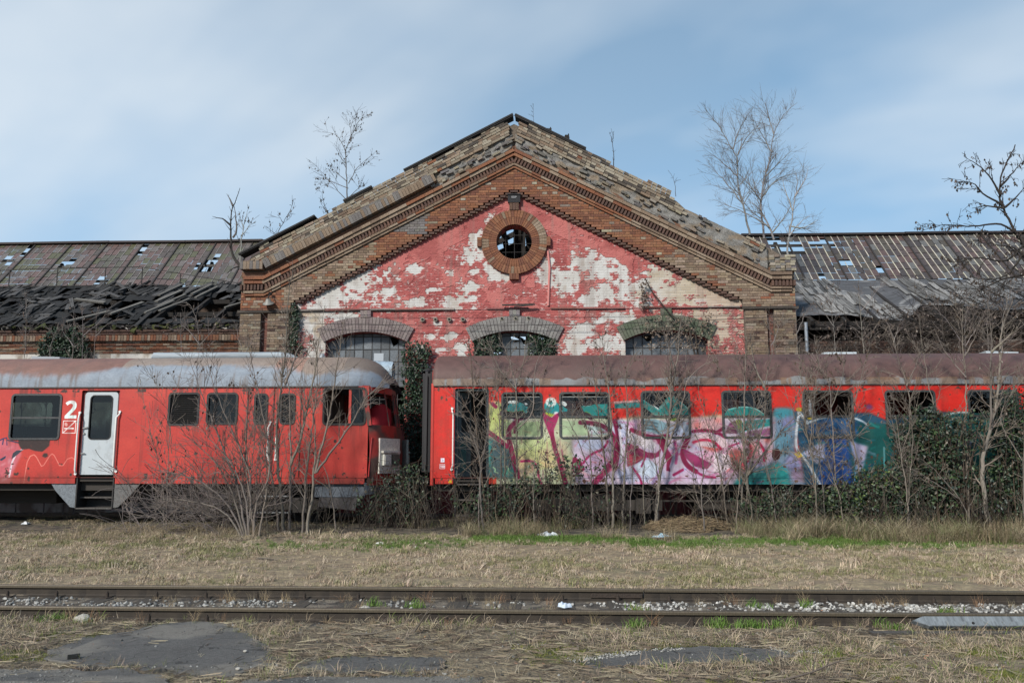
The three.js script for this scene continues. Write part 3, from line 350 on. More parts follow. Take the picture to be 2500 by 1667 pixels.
{
  // round window: radiating bricks, key blocks, iron bars
  const wedge = (r0, r1, n, dz, c) => { const b = new MB(), a = Math.PI / n - 0.006 / r1; b.col = c; const P = (r, t, z) => [r * Math.sin(t), r * Math.cos(t), z]; const q = [P(r0, -a, 0), P(r0, a, 0), P(r1, a, 0), P(r1, -a, 0)], f = q.map((p) => [p[0], p[1], dz]); b.face(f[0], f[1], f[2], f[3]); for (let i = 0; i < 4; i++) b.face(q[i], q[(i + 1) % 4], f[(i + 1) % 4], f[i]); return b.geo(); };
  const N = 60, inner = BR.orange.map((c) => wedge(0.525, 0.75, N, 0.10, c)), outer = [...BR.orange, BR.tan[1]].map((c) => wedge(0.755, 0.975, N, 0.10, c)), tip = [...BR.tan].map((c) => wedge(0.755, 0.975, N, 0.10, c));
  const put = (g, a, cx, cy, z = -0.14) => { const o = mesh('voussoir', g, brickM, hall); o.position.set(cx, cy, z); o.rotation.z = -a; };
  for (let k = 0; k < N; k++) { const a = (k + 0.5) / N * Math.PI * 2; put(pick(inner), a, 0, 7.98); put(a > 0.7 && a < 1.9 && rnd() < 0.7 ? pick(tip) : pick(outer), a, 0, 7.98); }
  for (const [a, l] of [[0, 1.2], [Math.PI / 2, 1.07], [Math.PI, 1.14], [-Math.PI / 2, 1.09]]) for (const d of [-1, 0, 1]) { const b = new MB(); b.col = jit(a === 0 ? BR.brown[2] : pick(BR.orange)); b.box(d * 0.094, (0.97 + l) / 2, 0.06, 0.088, l - 0.96, 0.13, 0.003); const o = mesh('key_brick', b, brickM, hall); o.position.set(0, 7.98, -0.14); o.rotation.z = -a; }
  part('window_bar', steelM, hall, (b) => { b.col = [0.03, 0.028, 0.028]; for (const d of [-0.26, 0, 0.26]) { const l = Math.sqrt(0.53 * 0.53 - d * d); b.beam([d, 7.98 - l, -0.3], [d, 7.98 + l, -0.3], 0.014, 0.014); b.beam([-l, 7.98 + d, -0.305], [l, 7.98 + d, -0.305], 0.014, 0.014); } });
  // three segmental arches with their iron windows
  const n = 28, ha = Math.asin(1.24 / ARC.R), cols = [[[0.30, 0.24, 0.235], [0.26, 0.205, 0.2], [0.34, 0.28, 0.265]], [[0.32, 0.30, 0.285], [0.27, 0.25, 0.24], [0.36, 0.345, 0.325]], [[0.135, 0.165, 0.11], [0.165, 0.185, 0.13], [0.20, 0.205, 0.155]]];
  const NN = Math.PI / (ha / n);
  W3.forEach((w, i) => {
    const lo = cols[i].map((c) => wedge(2.675, 2.9, NN, 0.07, c)), hi = cols[i].map((c) => wedge(2.905, 3.115, NN, 0.07, c));
    for (let k = 0; k < n; k++) { const a = -ha + (k + 0.5) * 2 * ha / n; put(pick(lo), a, w, ARC.cy); put(pick(hi), a, w, ARC.cy); }
    for (const d of [-1, 0, 1]) { const b = new MB(); b.col = jit(pick(cols[i])); b.box(d * 0.105, 3.20, 0.045, 0.1, 0.2, 0.1, 0.003); const o = mesh('key_brick', b, brickM, hall); o.position.set(w, ARC.cy, -0.14); }
    const win = part('arched_window', steelM, hall, (b) => { b.col = [0.06, 0.06, 0.062]; for (let c = 0; c <= 9; c++) b.ext(w - 1.19 + c * 0.2644 - 0.012, w - 1.19 + c * 0.2644 + 0.012, 2.6, 5.33, -0.47, -0.44); for (let r = 0; r <= 7; r++) b.ext(w - 1.19, w + 1.19, 2.6 + r * 0.372 - 0.012, 2.6 + r * 0.372 + 0.012, -0.468, -0.438); });
    const pane = [[0.20, 0.225, 0.25], [0.16, 0.18, 0.2], [0.25, 0.275, 0.3], [0.13, 0.14, 0.15]].map((c) => { const b = new MB(); b.col = c; b.box(0, 0, 0, 0.24, 0.346, 0.006); return b.geo(); });
    const pM = gv({ roughness: 0.35, bumpScale: 0.001 });
    for (let r = 3; r < 8; r++) for (let c = 0; c < 9; c++) { const bad = rnd() < (i === 1 ? 0.25 : 0.13); if (bad && rnd() < 0.5) continue; const g = bad ? (() => { const b = new MB(); b.col = [0.2, 0.225, 0.25]; const q = [[-0.12, -0.173], [0.12, -0.173], [0.12, rr(-0.1, 0.1)], [rr(-0.05, 0.05), rr(-0.14, 0)], [-0.12, rr(0, 0.17)]]; for (let k = 1; k < 4; k++) b.face([...q[0], 0], [...q[k], 0], [...q[k + 1], 0]); return b.geo(); })() : pick(pane); const o = mesh('pane', g, pM, win); o.position.set(w - 1.19 + (c + 0.5) * 0.2644, 2.6 + (r + 0.5) * 0.372, -0.455); o.rotation.set(rr(-0.02, 0.02), rr(-0.03, 0.03), 0); }
  });
  part('string_course', gv({}), hall, (b) => { b.col = [0.43, 0.16, 0.14]; for (let x = -6.6; x < 6.6; x += rr(0.5, 1.3)) { if (rnd() < 0.12) continue; const e = Math.min(6.6, x + rr(0.5, 1.4)); b.col = rnd() < 0.2 ? [0.5, 0.42, 0.38] : jit([0.40, 0.145, 0.125]); b.ext(x, e, 5.955 + rr(-0.01, 0.01), 6.0, -0.14, -0.075, 0.012); } b.col = [0.07, 0.06, 0.055]; b.ext(-6.5, -2.4, 5.925, 5.945, -0.14, -0.09, 0.006); });
  // four anchor plates in a row, three on the middle arch
  for (const [x, y] of [[-2.7, 5.66], [-2.32, 5.66], [-1.91, 5.66], [-1.51, 5.66], [-0.36, 5.67], [0.04, 5.67], [0.42, 5.68]]) part('anchor_plate', steelM, hall, (b) => { b.col = [0.34, 0.31, 0.25]; b.cyl([x, y, -0.15], [x, y, -0.06], 0.065, 14); b.col = [0.03, 0.028, 0.026]; b.cyl([x, y, -0.07], [x, y, -0.045], 0.035, 10); });
  part('iron_rod', steelM, hall, (b) => { b.col = [0.045, 0.04, 0.036]; b.beam([-0.35, 6.06, 0.02], [0.62, 6.07, 0.02], 0.045, 0.04); b.beam([0.0, 6.0, 0.03], [0.55, 6.05, 0.03], 0.03, 0.03); });
  part('conduit', std({ color: new THREE.Color(0.52, 0.2, 0.18), roughness: 0.9 }), hall, (b) => { b.tube([[1.0, 6.05, -0.12], [1.03, 6.8, -0.12], [1.05, 7.2, -0.11], [1.0, 7.7, -0.12]], 0.035, 8); });
  // name plate at the top of the field
  const pl = part('name_plate', steelM, hall, (b) => { b.col = [0.022, 0.022, 0.026]; b.ext(-0.185, 0.185, 9.17, 9.41, -0.11, 0.0); b.ext(-0.2, 0.2, 9.40, 9.43, -0.1, 0.025); });
  const font = await new FontLoader().loadAsync('fonts/droid/droid_sans_bold.typeface.json');
  const tg = new TextGeometry('KDP', { font, size: 0.06, depth: 0.006, curveSegments: 3 }); tg.translate(-0.08, 9.3, 0.002); mesh('lettering', tg, std({ color: new THREE.Color(0.3, 0.3, 0.31) }), pl);
  // roof behind: rafters, purlins and boards with gaps, closed side and rear walls
  part('hall_roof', woodM, hall, (b) => { for (const s of [-1, 1]) { let k = 0; for (let a = 0.05; a < 8.9; a += 0.26, k++) for (let z = -0.7; z > -24; z -= 3.9) { if (s < 0 ? hsh(k, Math.round(z), 330) < 0.24 && a < 4.6 : hsh(k, Math.round(z), 331) < 0.05) continue; b.col = jit([0.06, 0.052, 0.046], 0.3); const am = a + 0.12; b.m = new THREE.Matrix4().makeRotationZ(-s * TH).setPosition(s * am * Math.cos(TH), AP - 0.32 - am * Math.sin(TH), z - 1.95); b.box(0, 0, 0, 0.255, 0.03, 3.88, 0.004); b.m = null; } } });
  part('rafter', woodM, hall, (b) => { b.col = [0.035, 0.03, 0.027]; for (let z = -1.5; z > -24; z -= 3) { for (const s of [-1, 1]) b.beam([0, AP - 0.5, z], [s * 7.9, AP - 0.5 - 7.9 * SL, z], 0.16, 0.2); b.beam([-7.9, 7.3, z], [7.9, 7.3, z], 0.18, 0.22); b.beam([0, 7.3, z], [0, 11.2, z], 0.15, 0.15); for (const s of [-1, 1]) { b.beam([s * 0.2, 7.4, z], [s * 3.6, 9.3, z], 0.13, 0.13); b.beam([s * 3.9, 7.3, z], [s * 3.9, 9.2, z], 0.12, 0.12); } } });
  part('unseen_inner_wall', brickM, hall, (b) => { b.col = [0.17, 0.12, 0.09]; for (const s of [-1, 1]) b.ext(Math.min(s * 7.7, s * 8.1), Math.max(s * 7.7, s * 8.1), 0, 7.25, -24, -0.63); b.ext(-8.1, 8.1, 0, 7.2, -24.5, -24.02); b.col = [0.07, 0.06, 0.05]; b.ext(-7.7, 7.7, -0.2, 0, -24, -0.6); });
}
// enamel lamp on the left pier
{ const t = thing('wall_lamp', 'round grey enamel lamp shade on the left pier of the gable', 'lamp', [-7.24 + UC, 6.16, ZF + 0.16]); t.rotation.set(0.5, 0.1, 0); const pts = [[0.01, 0.12], [0.05, 0.11], [0.09, 0.03], [0.16, -0.02], [0.17, -0.035], [0.155, -0.03], [0.08, 0.015], [0.01, 0.05]].map(([x, y]) => new THREE.Vector2(x, y)); mesh('shade', new THREE.LatheGeometry(pts, 24), std({ color: new THREE.Color(0.20, 0.19, 0.17), roughness: 0.5, side: THREE.DoubleSide }), t); part('bracket', steelM, t, (b) => { b.col = [0.03, 0.028, 0.027]; b.tube([[0, 0.11, 0], [0.04, 0.2, -0.03], [0.06, 0.22, -0.18]], 0.018, 6); b.box(0.05, 0.22, -0.17, 0.09, 0.09, 0.05); }); part('bulb', std({ color: new THREE.Color(0.4, 0.38, 0.33), roughness: 0.3 }), t, (b) => b.cyl([0, -0.05, 0], [0, 0.06, 0], 0.03, 10, 0.02)); }
for (const [y0, y1, y2, lab] of [[5.98, 5.9, 5.95, 'black cable strung across the gable just under the ledge'], [5.62, 5.44, 5.66, 'thin dark wire sagging across the arched windows']]) { const pts = []; for (let i = 0; i <= 40; i++) { const t = i / 40; pts.push([UC - 8.0 + 16 * t, y0 * (1 - t) * (1 - t) + 2 * (2 * y1 - (y0 + y2) / 2) * t * (1 - t) + y2 * t * t, ZF + 0.12]); } const o = mesh('cable', new MB().tube(pts, 0.009, 5), std({ color: new THREE.Color(0.03, 0.025, 0.025), roughness: 0.8 })); o.userData = { label: lab, category: 'cable' }; }
// ---------------------------------------------------------------- the wings on both sides of the hall
const G0 = [7.5, -27], G1 = [9.57, -29.05], GL = Math.hypot(2.07, 2.05), GA = Math.atan2(2.07, 2.05);
const gp = (x, s, up = 0) => [x, G0[0] + s * GL * Math.sin(GA) + up * Math.cos(GA), G0[1] - s * GL * Math.cos(GA) + up * Math.sin(GA)];
const L0 = [5.62, -23.55], LL = Math.hypot(1.88, 3.45), LA = Math.atan2(1.88, 3.45);
const lp = (x, s, up = 0) => [x, L0[0] + s * LL * Math.sin(LA) + up * Math.cos(LA), L0[1] - s * LL * Math.cos(LA) + up * Math.sin(LA)];
function glazed(wing, x0, x1, holes, palette, barCol, barW, barMiss, n0) {
  const CW = 0.23, RH = GL / 7, cols = Math.round((x1 - x0) / CW), geos = palette.map((c) => { const b = new MB(); b.col = c; b.box(0, 0, 0, CW - 0.02, RH - 0.022, 0.006); return b.geo(); });
  const geosS = palette.map((c) => { const b = new MB(); b.col = c; b.box(0, 0, 0, CW - 0.02, RH * 0.5 - 0.022, 0.006); return b.geo(); });
  const M = gv({ roughness: 0.42, bumpScale: 0.0015 }), rest = new MB(); let n = 0;
  const miss = (x, s) => holes.some((h) => Math.abs(x - h[0]) < h[2] && Math.abs(s - h[1]) < h[3]);
  for (let c = 0; c < cols; c++) {
    const x = x0 + (c + 0.5) * CW, off = hsh(c, 3, n0) < 0.5 ? 0 : 0.5, tone = Math.floor(hsh(c, 9, n0) * palette.length);
    for (let r = off ? -1 : 0; r < 7; r++) {
      let a = (r + off) / 7, e = (r + 1 + off) / 7; if (a < 0) a = 0; if (e > 1) e = 1; const s = (a + e) / 2, half = e - a < 0.1;
      if (miss(x, s)) continue;
      const k = hsh(c, r, n0 + 1) < 0.25 ? tone : Math.floor(hsh(c, r, n0 + 2) * palette.length), p = gp(x, s, 0.01 + 0.004 * hsh(c, r, n0 + 5)), rx = -(Math.PI / 2 - GA) + 0.03 * (hsh(c, r, n0 + 3) - 0.5), rz = 0.03 * (hsh(c, r, n0 + 4) - 0.5);
      if (n++ < 300) { const o = mesh('pane', (half ? geosS : geos)[k], M, wing); o.position.set(...p); o.rotation.set(rx, 0, rz); }
      else { rest.col = palette[k]; rest.m = new THREE.Matrix4().makeRotationX(rx).setPosition(...p); rest.box(0, 0, 0, CW - 0.012, (half ? 0.5 : 1) * RH - 0.004, 0.006); rest.m = null; }
    }
  }
  if (rest.p.length) mesh('more_panes', rest, M, wing, 'stuff');
  part('glazing_bars', gv({ roughness: 0.6 }), wing, (b) => { for (let c = 0; c <= cols; c++) { const x = x0 + c * CW, big = c % 6 === 0; for (let r = 0; r < 8; r++) { const a = r / 8, e = (r + 1) / 8; if (miss(x, (a + e) / 2) && !big) continue; if (!big && hsh(c, r, n0 + 7) < barMiss) continue; b.col = big ? [0.05, 0.04, 0.035] : jit(barCol, 0.25); b.beam(gp(x, a, 0.024), gp(x, e, 0.024), big ? 0.05 : barW, big ? 0.05 : 0.014); } } for (let r = 0; r <= 6; r++) { b.col = [0.04, 0.034, 0.03]; b.beam(gp(x0, r / 6, -0.1), gp(x1, r / 6, -0.1), 0.07, 0.09); } });
  part('ridge_cap', steelM, wing, (b) => { for (let x = x0 - 0.2; x < x1 + 0.2; x += 2.9) { b.col = jit([0.048, 0.036, 0.036], 0.25); b.beam([x, 9.62 + rr(-0.015, 0.015), -29.06], [Math.min(x1 + 0.2, x + 2.92), 9.62 + rr(-0.015, 0.015), -29.06], 0.3, 0.07); } });
  // far slope: the same grid of panes, open where one sees daylight through the near slope
  part('rear_slope', M, wing, (b) => { b.col = [0.07, 0.062, 0.055]; for (let x = x0; x < x1 - 0.01; x += CW * 2) for (let z = -29.1; z > -33; z -= 0.4) { const y = 9.57 - (-29.06 - z) * 1.01, xm = x + CW; if (holes.some((h) => { const q = gp(h[0], h[1]); const dz = z - 0.2, t = dz / q[2], yy = 1.65 + (q[1] - 1.65) * t; return Math.abs(q[0] * t - xm) < h[2] + 0.36 && Math.abs(yy - y) < 0.75; })) continue; b.face([x, y, z], [x + 2 * CW - 0.01, y, z], [x + 2 * CW - 0.01, y - 0.4, z - 0.396], [x, y - 0.4, z - 0.396]); } }, 'stuff');
}
function shell(wing, x0, x1, zf, top) { part('unseen_inner_wall', brickM, wing, (b) => { b.col = [0.13, 0.09, 0.07]; b.ext(x0, x1, 0, 5.6, -33.4, -33.0); b.ext(x0, x1, 0, 7.25, -27.4, -27.2); b.ext(x0 - 0.3, x0, 0, 6.4, -33, zf - 0.3); b.ext(x1, x1 + 0.3, 0, 6.4, -33, zf - 0.3); b.col = [0.05, 0.043, 0.036]; b.ext(x0, x1, -0.2, 0.0, -33, zf - 0.3); }); part('rafters', woodM, wing, (b) => { b.col = [0.028, 0.024, 0.022]; for (let x = x0 + 0.4; x < x1; x += 0.95) b.beam(lp(x, -0.02, -0.1), lp(x, 1.0, -0.1), 0.09, 0.13, 0.004); for (const s of [0.02, 0.35, 0.68, 0.99]) b.beam(lp(x0, s, -0.2), lp(x1, s, -0.2), 0.14, 0.14); for (let x = x0 + 1; x < x1; x += 2.85) { b.beam([x, 0, -27], [x, 7.4, -27], 0.2, 0.2); b.beam([x, 7.4, -27], [x, 9.3, -29], 0.12, 0.12); b.beam([x, 7.4, -27], [x, 7.4, -31], 0.14, 0.14); b.beam([x, 7.4, -28], [x, 8.8, -29], 0.09, 0.09); } }); }  // unseen walls; middle one placed to keep roof holes and eaves gap dark
{ // left wing
  const wing = thing('burnt_side_wing', 'long brick wing left of the gable with charred lower roof and dirty glazed roof', 'building');
  glazed(wing, -21.9, -9.1, [[-19.6, 0.64, 0.22, 0.07], [-17.25, 0.55, 0.2, 0.07], [-17.4, 0.4, 0.12, 0.04], [-14.86, 0.88, 0.2, 0.1], [-15.5, 0.09, 0.18, 0.1], [-12.1, 0.43, 0.32, 0.11], [-11.85, 0.56, 0.14, 0.1], [-19.2, 0.86, 0.16, 0.08]], [[0.165, 0.112, 0.098], [0.13, 0.105, 0.09], [0.135, 0.125, 0.09], [0.19, 0.122, 0.106], [0.2, 0.17, 0.155], [0.14, 0.135, 0.075]], [0.36, 0.33, 0.3], 0.016, 0.3, 500);
  shell(wing, -21.9, -9.05, -23.62, 5.6);
  part('wall', std({ map: scaled(tex(1024, 256, (u, v, o) => { const n = fbm(u * 30, v * 8, 5, 340), c = mix3([0.50, 0.48, 0.44], [0.26, 0.22, 0.18], sstep(0.42, 0.6, n)); o[0] = c[0]; o[1] = c[1]; o[2] = c[2]; }), 13, 5), roughness: 1 }), wing, (b) => b.ext(-21.9, -9.0, 0, 5.5, -24, -23.62));
  const sg = [...BR.tan, ...BR.orange].map((c) => { const b = new MB(); b.col = c.map((q) => q * 0.8); b.box(0, 0, 0, 0.078, 0.17, 0.1, 0.003); return b.geo(); });
  for (let x = -21.8; x < -9.1; x += 0.09) { const o = mesh('soldier_brick', pick(sg), brickM, wing); o.position.set(x, 5.17, -23.535 + rr(-0.004, 0.004)); }
  part('cornice_brickwork', brickM, wing, (b) => { const zs = [0.02, 0.02, 0.055, 0.03, 0.065, 0.04]; zs.forEach((z, r) => { for (let x = -21.85 + (r % 2) * 0.1; x < -9.12; x += 0.205) { b.col = jit(pick(rnd() < 0.5 ? BR.orange : BR.tan).map((q) => q * 0.75), 0.18); const y = 4.72 + r * 0.058; b.ext(x, x + 0.197, y + 0.004, y + 0.05, -23.64, -23.62 + z, 0.002); } }); for (let x = -21.85; x < -9.1; x += 0.205) { b.col = jit(pick(BR.brown).map((q) => q * 0.9), 0.2); b.ext(x, x + 0.197, 5.27, 5.34, -23.7, -23.47, 0.004); b.col = jit(pick(BR.brown).map((q) => q * 0.7), 0.2); b.ext(x - 0.05, x + 0.147, 5.345, 5.41, -23.7, -23.43, 0.006); } }, 'stuff');
  part('eaves_debris', gv(), wing, (b) => { for (let k = 0; k < 420; k++) { const x = rr(-21.8, -9.15), m = rnd() < 0.3; b.col = m ? jit([0.09, 0.1, 0.025], 0.3) : jit([0.07, 0.062, 0.056], 0.5); b.m = new THREE.Matrix4().makeRotationFromEuler(new THREE.Euler(rr(-0.5, 0.5), rr(0, 3), rr(-0.4, 0.4))).setPosition(x, 5.44 + rr(-0.02, 0.1), -23.55 + rr(-0.15, 0.12)); b.box(0, 0, 0, rr(0.05, 0.35), rr(0.02, 0.08), rr(0.05, 0.15), 0.012); b.m = null; } }, 'stuff');
  // charred boards
  const hole = (x, s) => (x > -12.1 && x < -9.3 && s > 0.12 && s < 0.6) || (Math.hypot((x + 13.6) / 0.8, (s - 0.48) / 0.13) < 1) || (Math.hypot((x + 14.1) / 1.1, (s - 0.14) / 0.12) < 1) || (Math.hypot((x + 15.6) / 0.5, (s - 0.62) / 0.07) < 1) || (Math.hypot((x + 17.6) / 0.6, (s - 0.5) / 0.06) < 1);
  const bgs = []; for (let k = 0; k < 12; k++) { const b = new MB(); const g = pick([0.009, 0.014, 0.02, 0.007, 0.035, 0.1]); b.col = [g, g * 0.97, g * 0.98]; b.box(0, 0, 0, rr(0.07, 0.17), rr(0.35, 1.25), rr(0.012, 0.025), 0.014); bgs.push(b.geo()); }
  const felt = new MB(); for (let x = -21.8; x < -9.2; x += 0.33) for (let s = 0; s < 1; s += 0.085) { const xm = x + 0.16, sm = s + 0.04; if (hole(xm, sm) || fbm(xm * 1.5, sm * 6, 3, 350) > 0.66) continue; felt.col = jit([0.014, 0.0135, 0.014], 0.4); const j = () => rr(-0.05, 0.06); felt.face(lp(x - 0.02, s, -0.01 + j()), lp(x + 0.36, s, -0.01 + j()), lp(x + 0.36, s + 0.1, -0.01 + j()), lp(x - 0.02, s + 0.1, -0.01 + j())); } mesh('roofing_felt', felt, gv({ side: THREE.DoubleSide }), wing);
  let n = 0; for (let k = 0; k < 620 && n < 295; k++) { const x = rr(-21.6, -9.3), s = rr(0.03, 0.97); if ((hole(x, s) || hole(x, s + 0.14) || hole(x, s - 0.14) || hole(x - 0.15, s) || hole(x + 0.15, s)) && rnd() < 0.96) continue; n++; const o = mesh('charred_board', pick(bgs), woodM, wing); o.position.set(...lp(x, s, 0.02 + rr(0, 0.05))); o.rotation.order = 'XYZ'; o.rotation.set(-(Math.PI / 2 - LA) + rr(-0.1, 0.1), rr(-0.1, 0.1), rr(-0.3, 0.3) + (rnd() < 0.3 ? rr(-1.2, 1.2) : 0)); }
  const grB = []; for (let k = 0; k < 4; k++) { const b = new MB(); const g = rr(0.13, 0.2); b.col = [g, g * 0.96, g * 0.88]; b.box(0, 0, 0, rr(0.09, 0.14), rr(1.1, 1.8), 0.05, 0.006); grB.push(b.geo()); }
  for (const [x, s, a] of [[-11.7, 0.38, -0.35], [-12.0, 0.5, -0.3], [-12.3, 0.62, -0.25], [-13.1, 0.3, -0.4], [-13.9, 0.1, -0.7], [-12.55, 0.8, -0.2], [-9.6, 0.42, -0.6], [-9.5, 0.62, -0.5], [-14.7, 0.5, 1.25], [-11.2, 0.72, -0.2], [-11.5, 0.8, -0.2], [-12.1, 0.33, -0.3]]) { const o = mesh('fallen_batten', pick(grB), woodM, wing); o.position.set(...lp(x, s, 0.1)); o.rotation.set(-(Math.PI / 2 - LA), 0, a); }
  const rl = thing('roof_railing', 'thin rusty handrail standing on the charred roof at the left', 'railing', [0, 0, 0]); part('rail', steelM, rl, (b) => { b.col = [0.03, 0.026, 0.026]; b.beam([-20.5, 8.02, -26.9], [-17.9, 8.12, -26.9], 0.025, 0.025); b.beam([-17.9, 8.12, -26.9], [-14.0, 8.16, -26.9], 0.025, 0.025); b.beam([-14.0, 8.16, -26.9], [-10.2, 7.5, -26.9], 0.022, 0.022); b.beam([-20.5, 7.5, -26.9], [-13, 7.52, -26.9], 0.025, 0.025); }); for (const [x, h] of [[-18.6, 8.1], [-16.9, 8.14], [-15.2, 8.14], [-13.9, 8.15], [-12.55, 7.92], [-11.0, 7.62]]) part('post', steelM, rl, (b) => { b.col = [0.03, 0.026, 0.026]; b.beam([x, 7.3, -26.9], [x, h, -26.9], 0.026, 0.026); });
}
{ // right wing
  const wing = thing('weathered_side_wing', 'long brick wing right of the gable with sagging grey board roof and brown glazed roof', 'building');
  glazed(wing, 7.3, 20.4, [[9.61, 0.8, 0.2, 0.08], [10.1, 0.81, 0.16, 0.08], [10.6, 0.84, 0.14, 0.05], [10.3, 0.41, 0.2, 0.08], [11.06, 0.77, 0.13, 0.05], [11.32, 0.17, 0.16, 0.07], [9.3, 0.12, 0.13, 0.07], [8.7, 0.72, 0.4, 0.16], [8.2, 0.85, 0.3, 0.1], [13.65, 0.16, 0.14, 0.05]], [[0.105, 0.078, 0.068], [0.125, 0.092, 0.078], [0.088, 0.07, 0.062], [0.15, 0.095, 0.082], [0.115, 0.096, 0.072], [0.18, 0.172, 0.16]], [0.72, 0.66, 0.54], 0.024, 0.13, 600);
  shell(wing, 7.3, 20.4, -23.62, 5.6);
  part('wall', mkWall(), wing, (b) => { b.col = [0.09, 0.068, 0.058]; b.ext(7.25, 20.4, 0, 4.95, -24, -23.64); });
  part('brickwork', brickM, wing, (b) => { for (let r = 0; r < 26; r++) for (let x = 7.28 + (r % 2) * 0.12; x < 19; x += 0.245) { if (fbm(x, r * 0.2, 3, 360) > 0.66) continue; const k = 0.55 + 0.3 * hsh(r, 5, 7); b.col = jit(pick(BR.brown).map((q) => q * k * 1.3), 0.2); b.ext(x, x + 0.232, 2.95 + r * 0.078, 3.018 + r * 0.078, -23.66, -23.615, 0.004); } }, 'stuff');
  const sag = (x, s) => 0.1 * Math.sin((x - 7.4) * 1.1) * (1 - s) * 0.5 - 0.16 * Math.exp(-Math.pow((x - 10.4) / 1.3, 2)) * (1 - s) + 0.03 * (fbm(x * 2, s * 5, 3, 371) - 0.5);
  const low = (x) => (x < 10.2 ? 0.06 : x < 11.7 ? lerp(0.06, 0.36, sstep(10.3, 11.6, x)) : 0.36 - 0.2 * sstep(11.8, 13.5, x)) + 0.06 * (fbm(x * 5, 1, 3, 373) - 0.5);
  const dT = tex(1024, 512, (u, v, o) => { const x = u * 13, y = v * 4, a = fbm(x * 0.9, y * 1.3, 4, 380), f = fbm(x * 14, y * 3, 4, 383), g = fbm(x * 3 + y, y * 9, 4, 386); const c = mix3([0.09, 0.091, 0.098], [0.31, 0.305, 0.3], sstep(0.46, 0.6, a) * (0.4 + 0.8 * f)); const k = 0.6 + 0.8 * g; o[0] = c[0] * k; o[1] = c[1] * k; o[2] = c[2] * k; });
  part('roof_deck', std({ map: scaled(dT, 13, 4.2, 7.3, 0), bumpMap: scaled(grainB, 0.3, 0.6), bumpScale: 0.02, roughness: 0.9, side: THREE.DoubleSide }), wing, (b) => b.grid(120, 26, (i, j) => { const x = lerp(7.28, 20.3, i), s = lerp(low(x), 1.0, j); return lp(x, s, sag(x, s)); }, (i, j, p) => [p[0], j * 4.1]));
  const bgs = []; for (let k = 0; k < 10; k++) { const b = new MB(); const g = pick([0.1, 0.17, 0.25, 0.32, 0.36]); b.col = [g, g * 0.985, g * 0.97]; b.box(0, 0, 0, rr(0.09, 0.16), rr(0.6, 1.5), 0.02, 0.006); bgs.push(b.geo()); }
  let n = 0; for (let k = 0; k < 900 && n < 170; k++) { const x = rr(7.4, 15.5), s = rr(0.1, 0.95); if (s < low(x) + 0.1 || fbm(x * 0.8, s * 3, 3, 390) < 0.47) continue; n++; const o = mesh('roof_board', pick(bgs), woodM, wing); o.position.set(...lp(x, s, sag(x, s) + 0.03 + rr(0, 0.015))); o.rotation.set(-(Math.PI / 2 - LA) + rr(-0.03, 0.03), rr(-0.03, 0.03), rr(-0.07, 0.07)); }
  part('eaves_beam', woodM, wing, (b) => { b.col = [0.03, 0.027, 0.025]; b.beam([7.3, 5.4, -23.75], [20.3, 5.4, -23.75], 0.16, 0.18); });
  part('downpipe', std({ color: new THREE.Color(0.27, 0.3, 0.34), roughness: 0.5, metalness: 0.3 }), wing, (b) => b.cyl([7.5, 2.5, -23.5], [7.5, 5.5, -23.5], 0.05, 10));
}
function mkWall() { return gv(); }

// ---------------------------------------------------------------- rolling stock
const ZS = -19.3, ZB = -22.2, ZC = -20.75;
const cv = (w, h) => { const c = document.createElement('canvas'); c.width = w; c.height = h; return c; };
function grime(c, fn) { const g = c.getContext('2d'), w = c.width, h = c.height, im = g.getImageData(0, 0, w, h), d = im.data, o = [0, 0, 0]; for (let y = 0; y < h; y++) for (let x = 0; x < w; x++) { const i = (y * w + x) * 4; o[0] = d[i]; o[1] = d[i + 1]; o[2] = d[i + 2]; fn(x, y, o); d[i] = clamp(o[0], 0, 255); d[i + 1] = clamp(o[1], 0, 255); d[i + 2] = clamp(o[2], 0, 255); } g.putImageData(im, 0, 0); }
const ctex = (c) => { const t = new THREE.CanvasTexture(c); return finish(t, false, true); };
function sideWall(x0, x1, y0, y1, holes, z, d) { const s = new THREE.Shape(); s.moveTo(x0, y0); s.lineTo(x1, y0); s.lineTo(x1, y1); s.lineTo(x0, y1); for (const h of holes) s.holes.push(rrect(h[0], h[1], h[2], h[3], h[4] ?? 0.09, new THREE.Path())); return slab(s, z, d, 6); }
function roofSurf(b, x0, x1, H, front) { const n = 90; b.grid(n, 28, (i, j) => { let x = lerp(x0, x1, i); const t = Math.PI * j, c = Math.cos(t), q = Math.sign(c) * Math.pow(Math.abs(c), 0.86); let hy = H, w = 1.47; if (front && x > front[0]) { const f = (x - front[0]) / (front[1] - front[0]); hy = H * Math.sqrt(Math.max(0, 1 - f * f)); w = 1.47 * (1 - 0.42 * Math.pow(f, 2.6)); } return [x, 3.335 + hy * Math.pow(Math.sin(t), 0.8), ZC + w * q]; }, (i, j) => [lerp(x0, x1, i), j * 3.9]); }
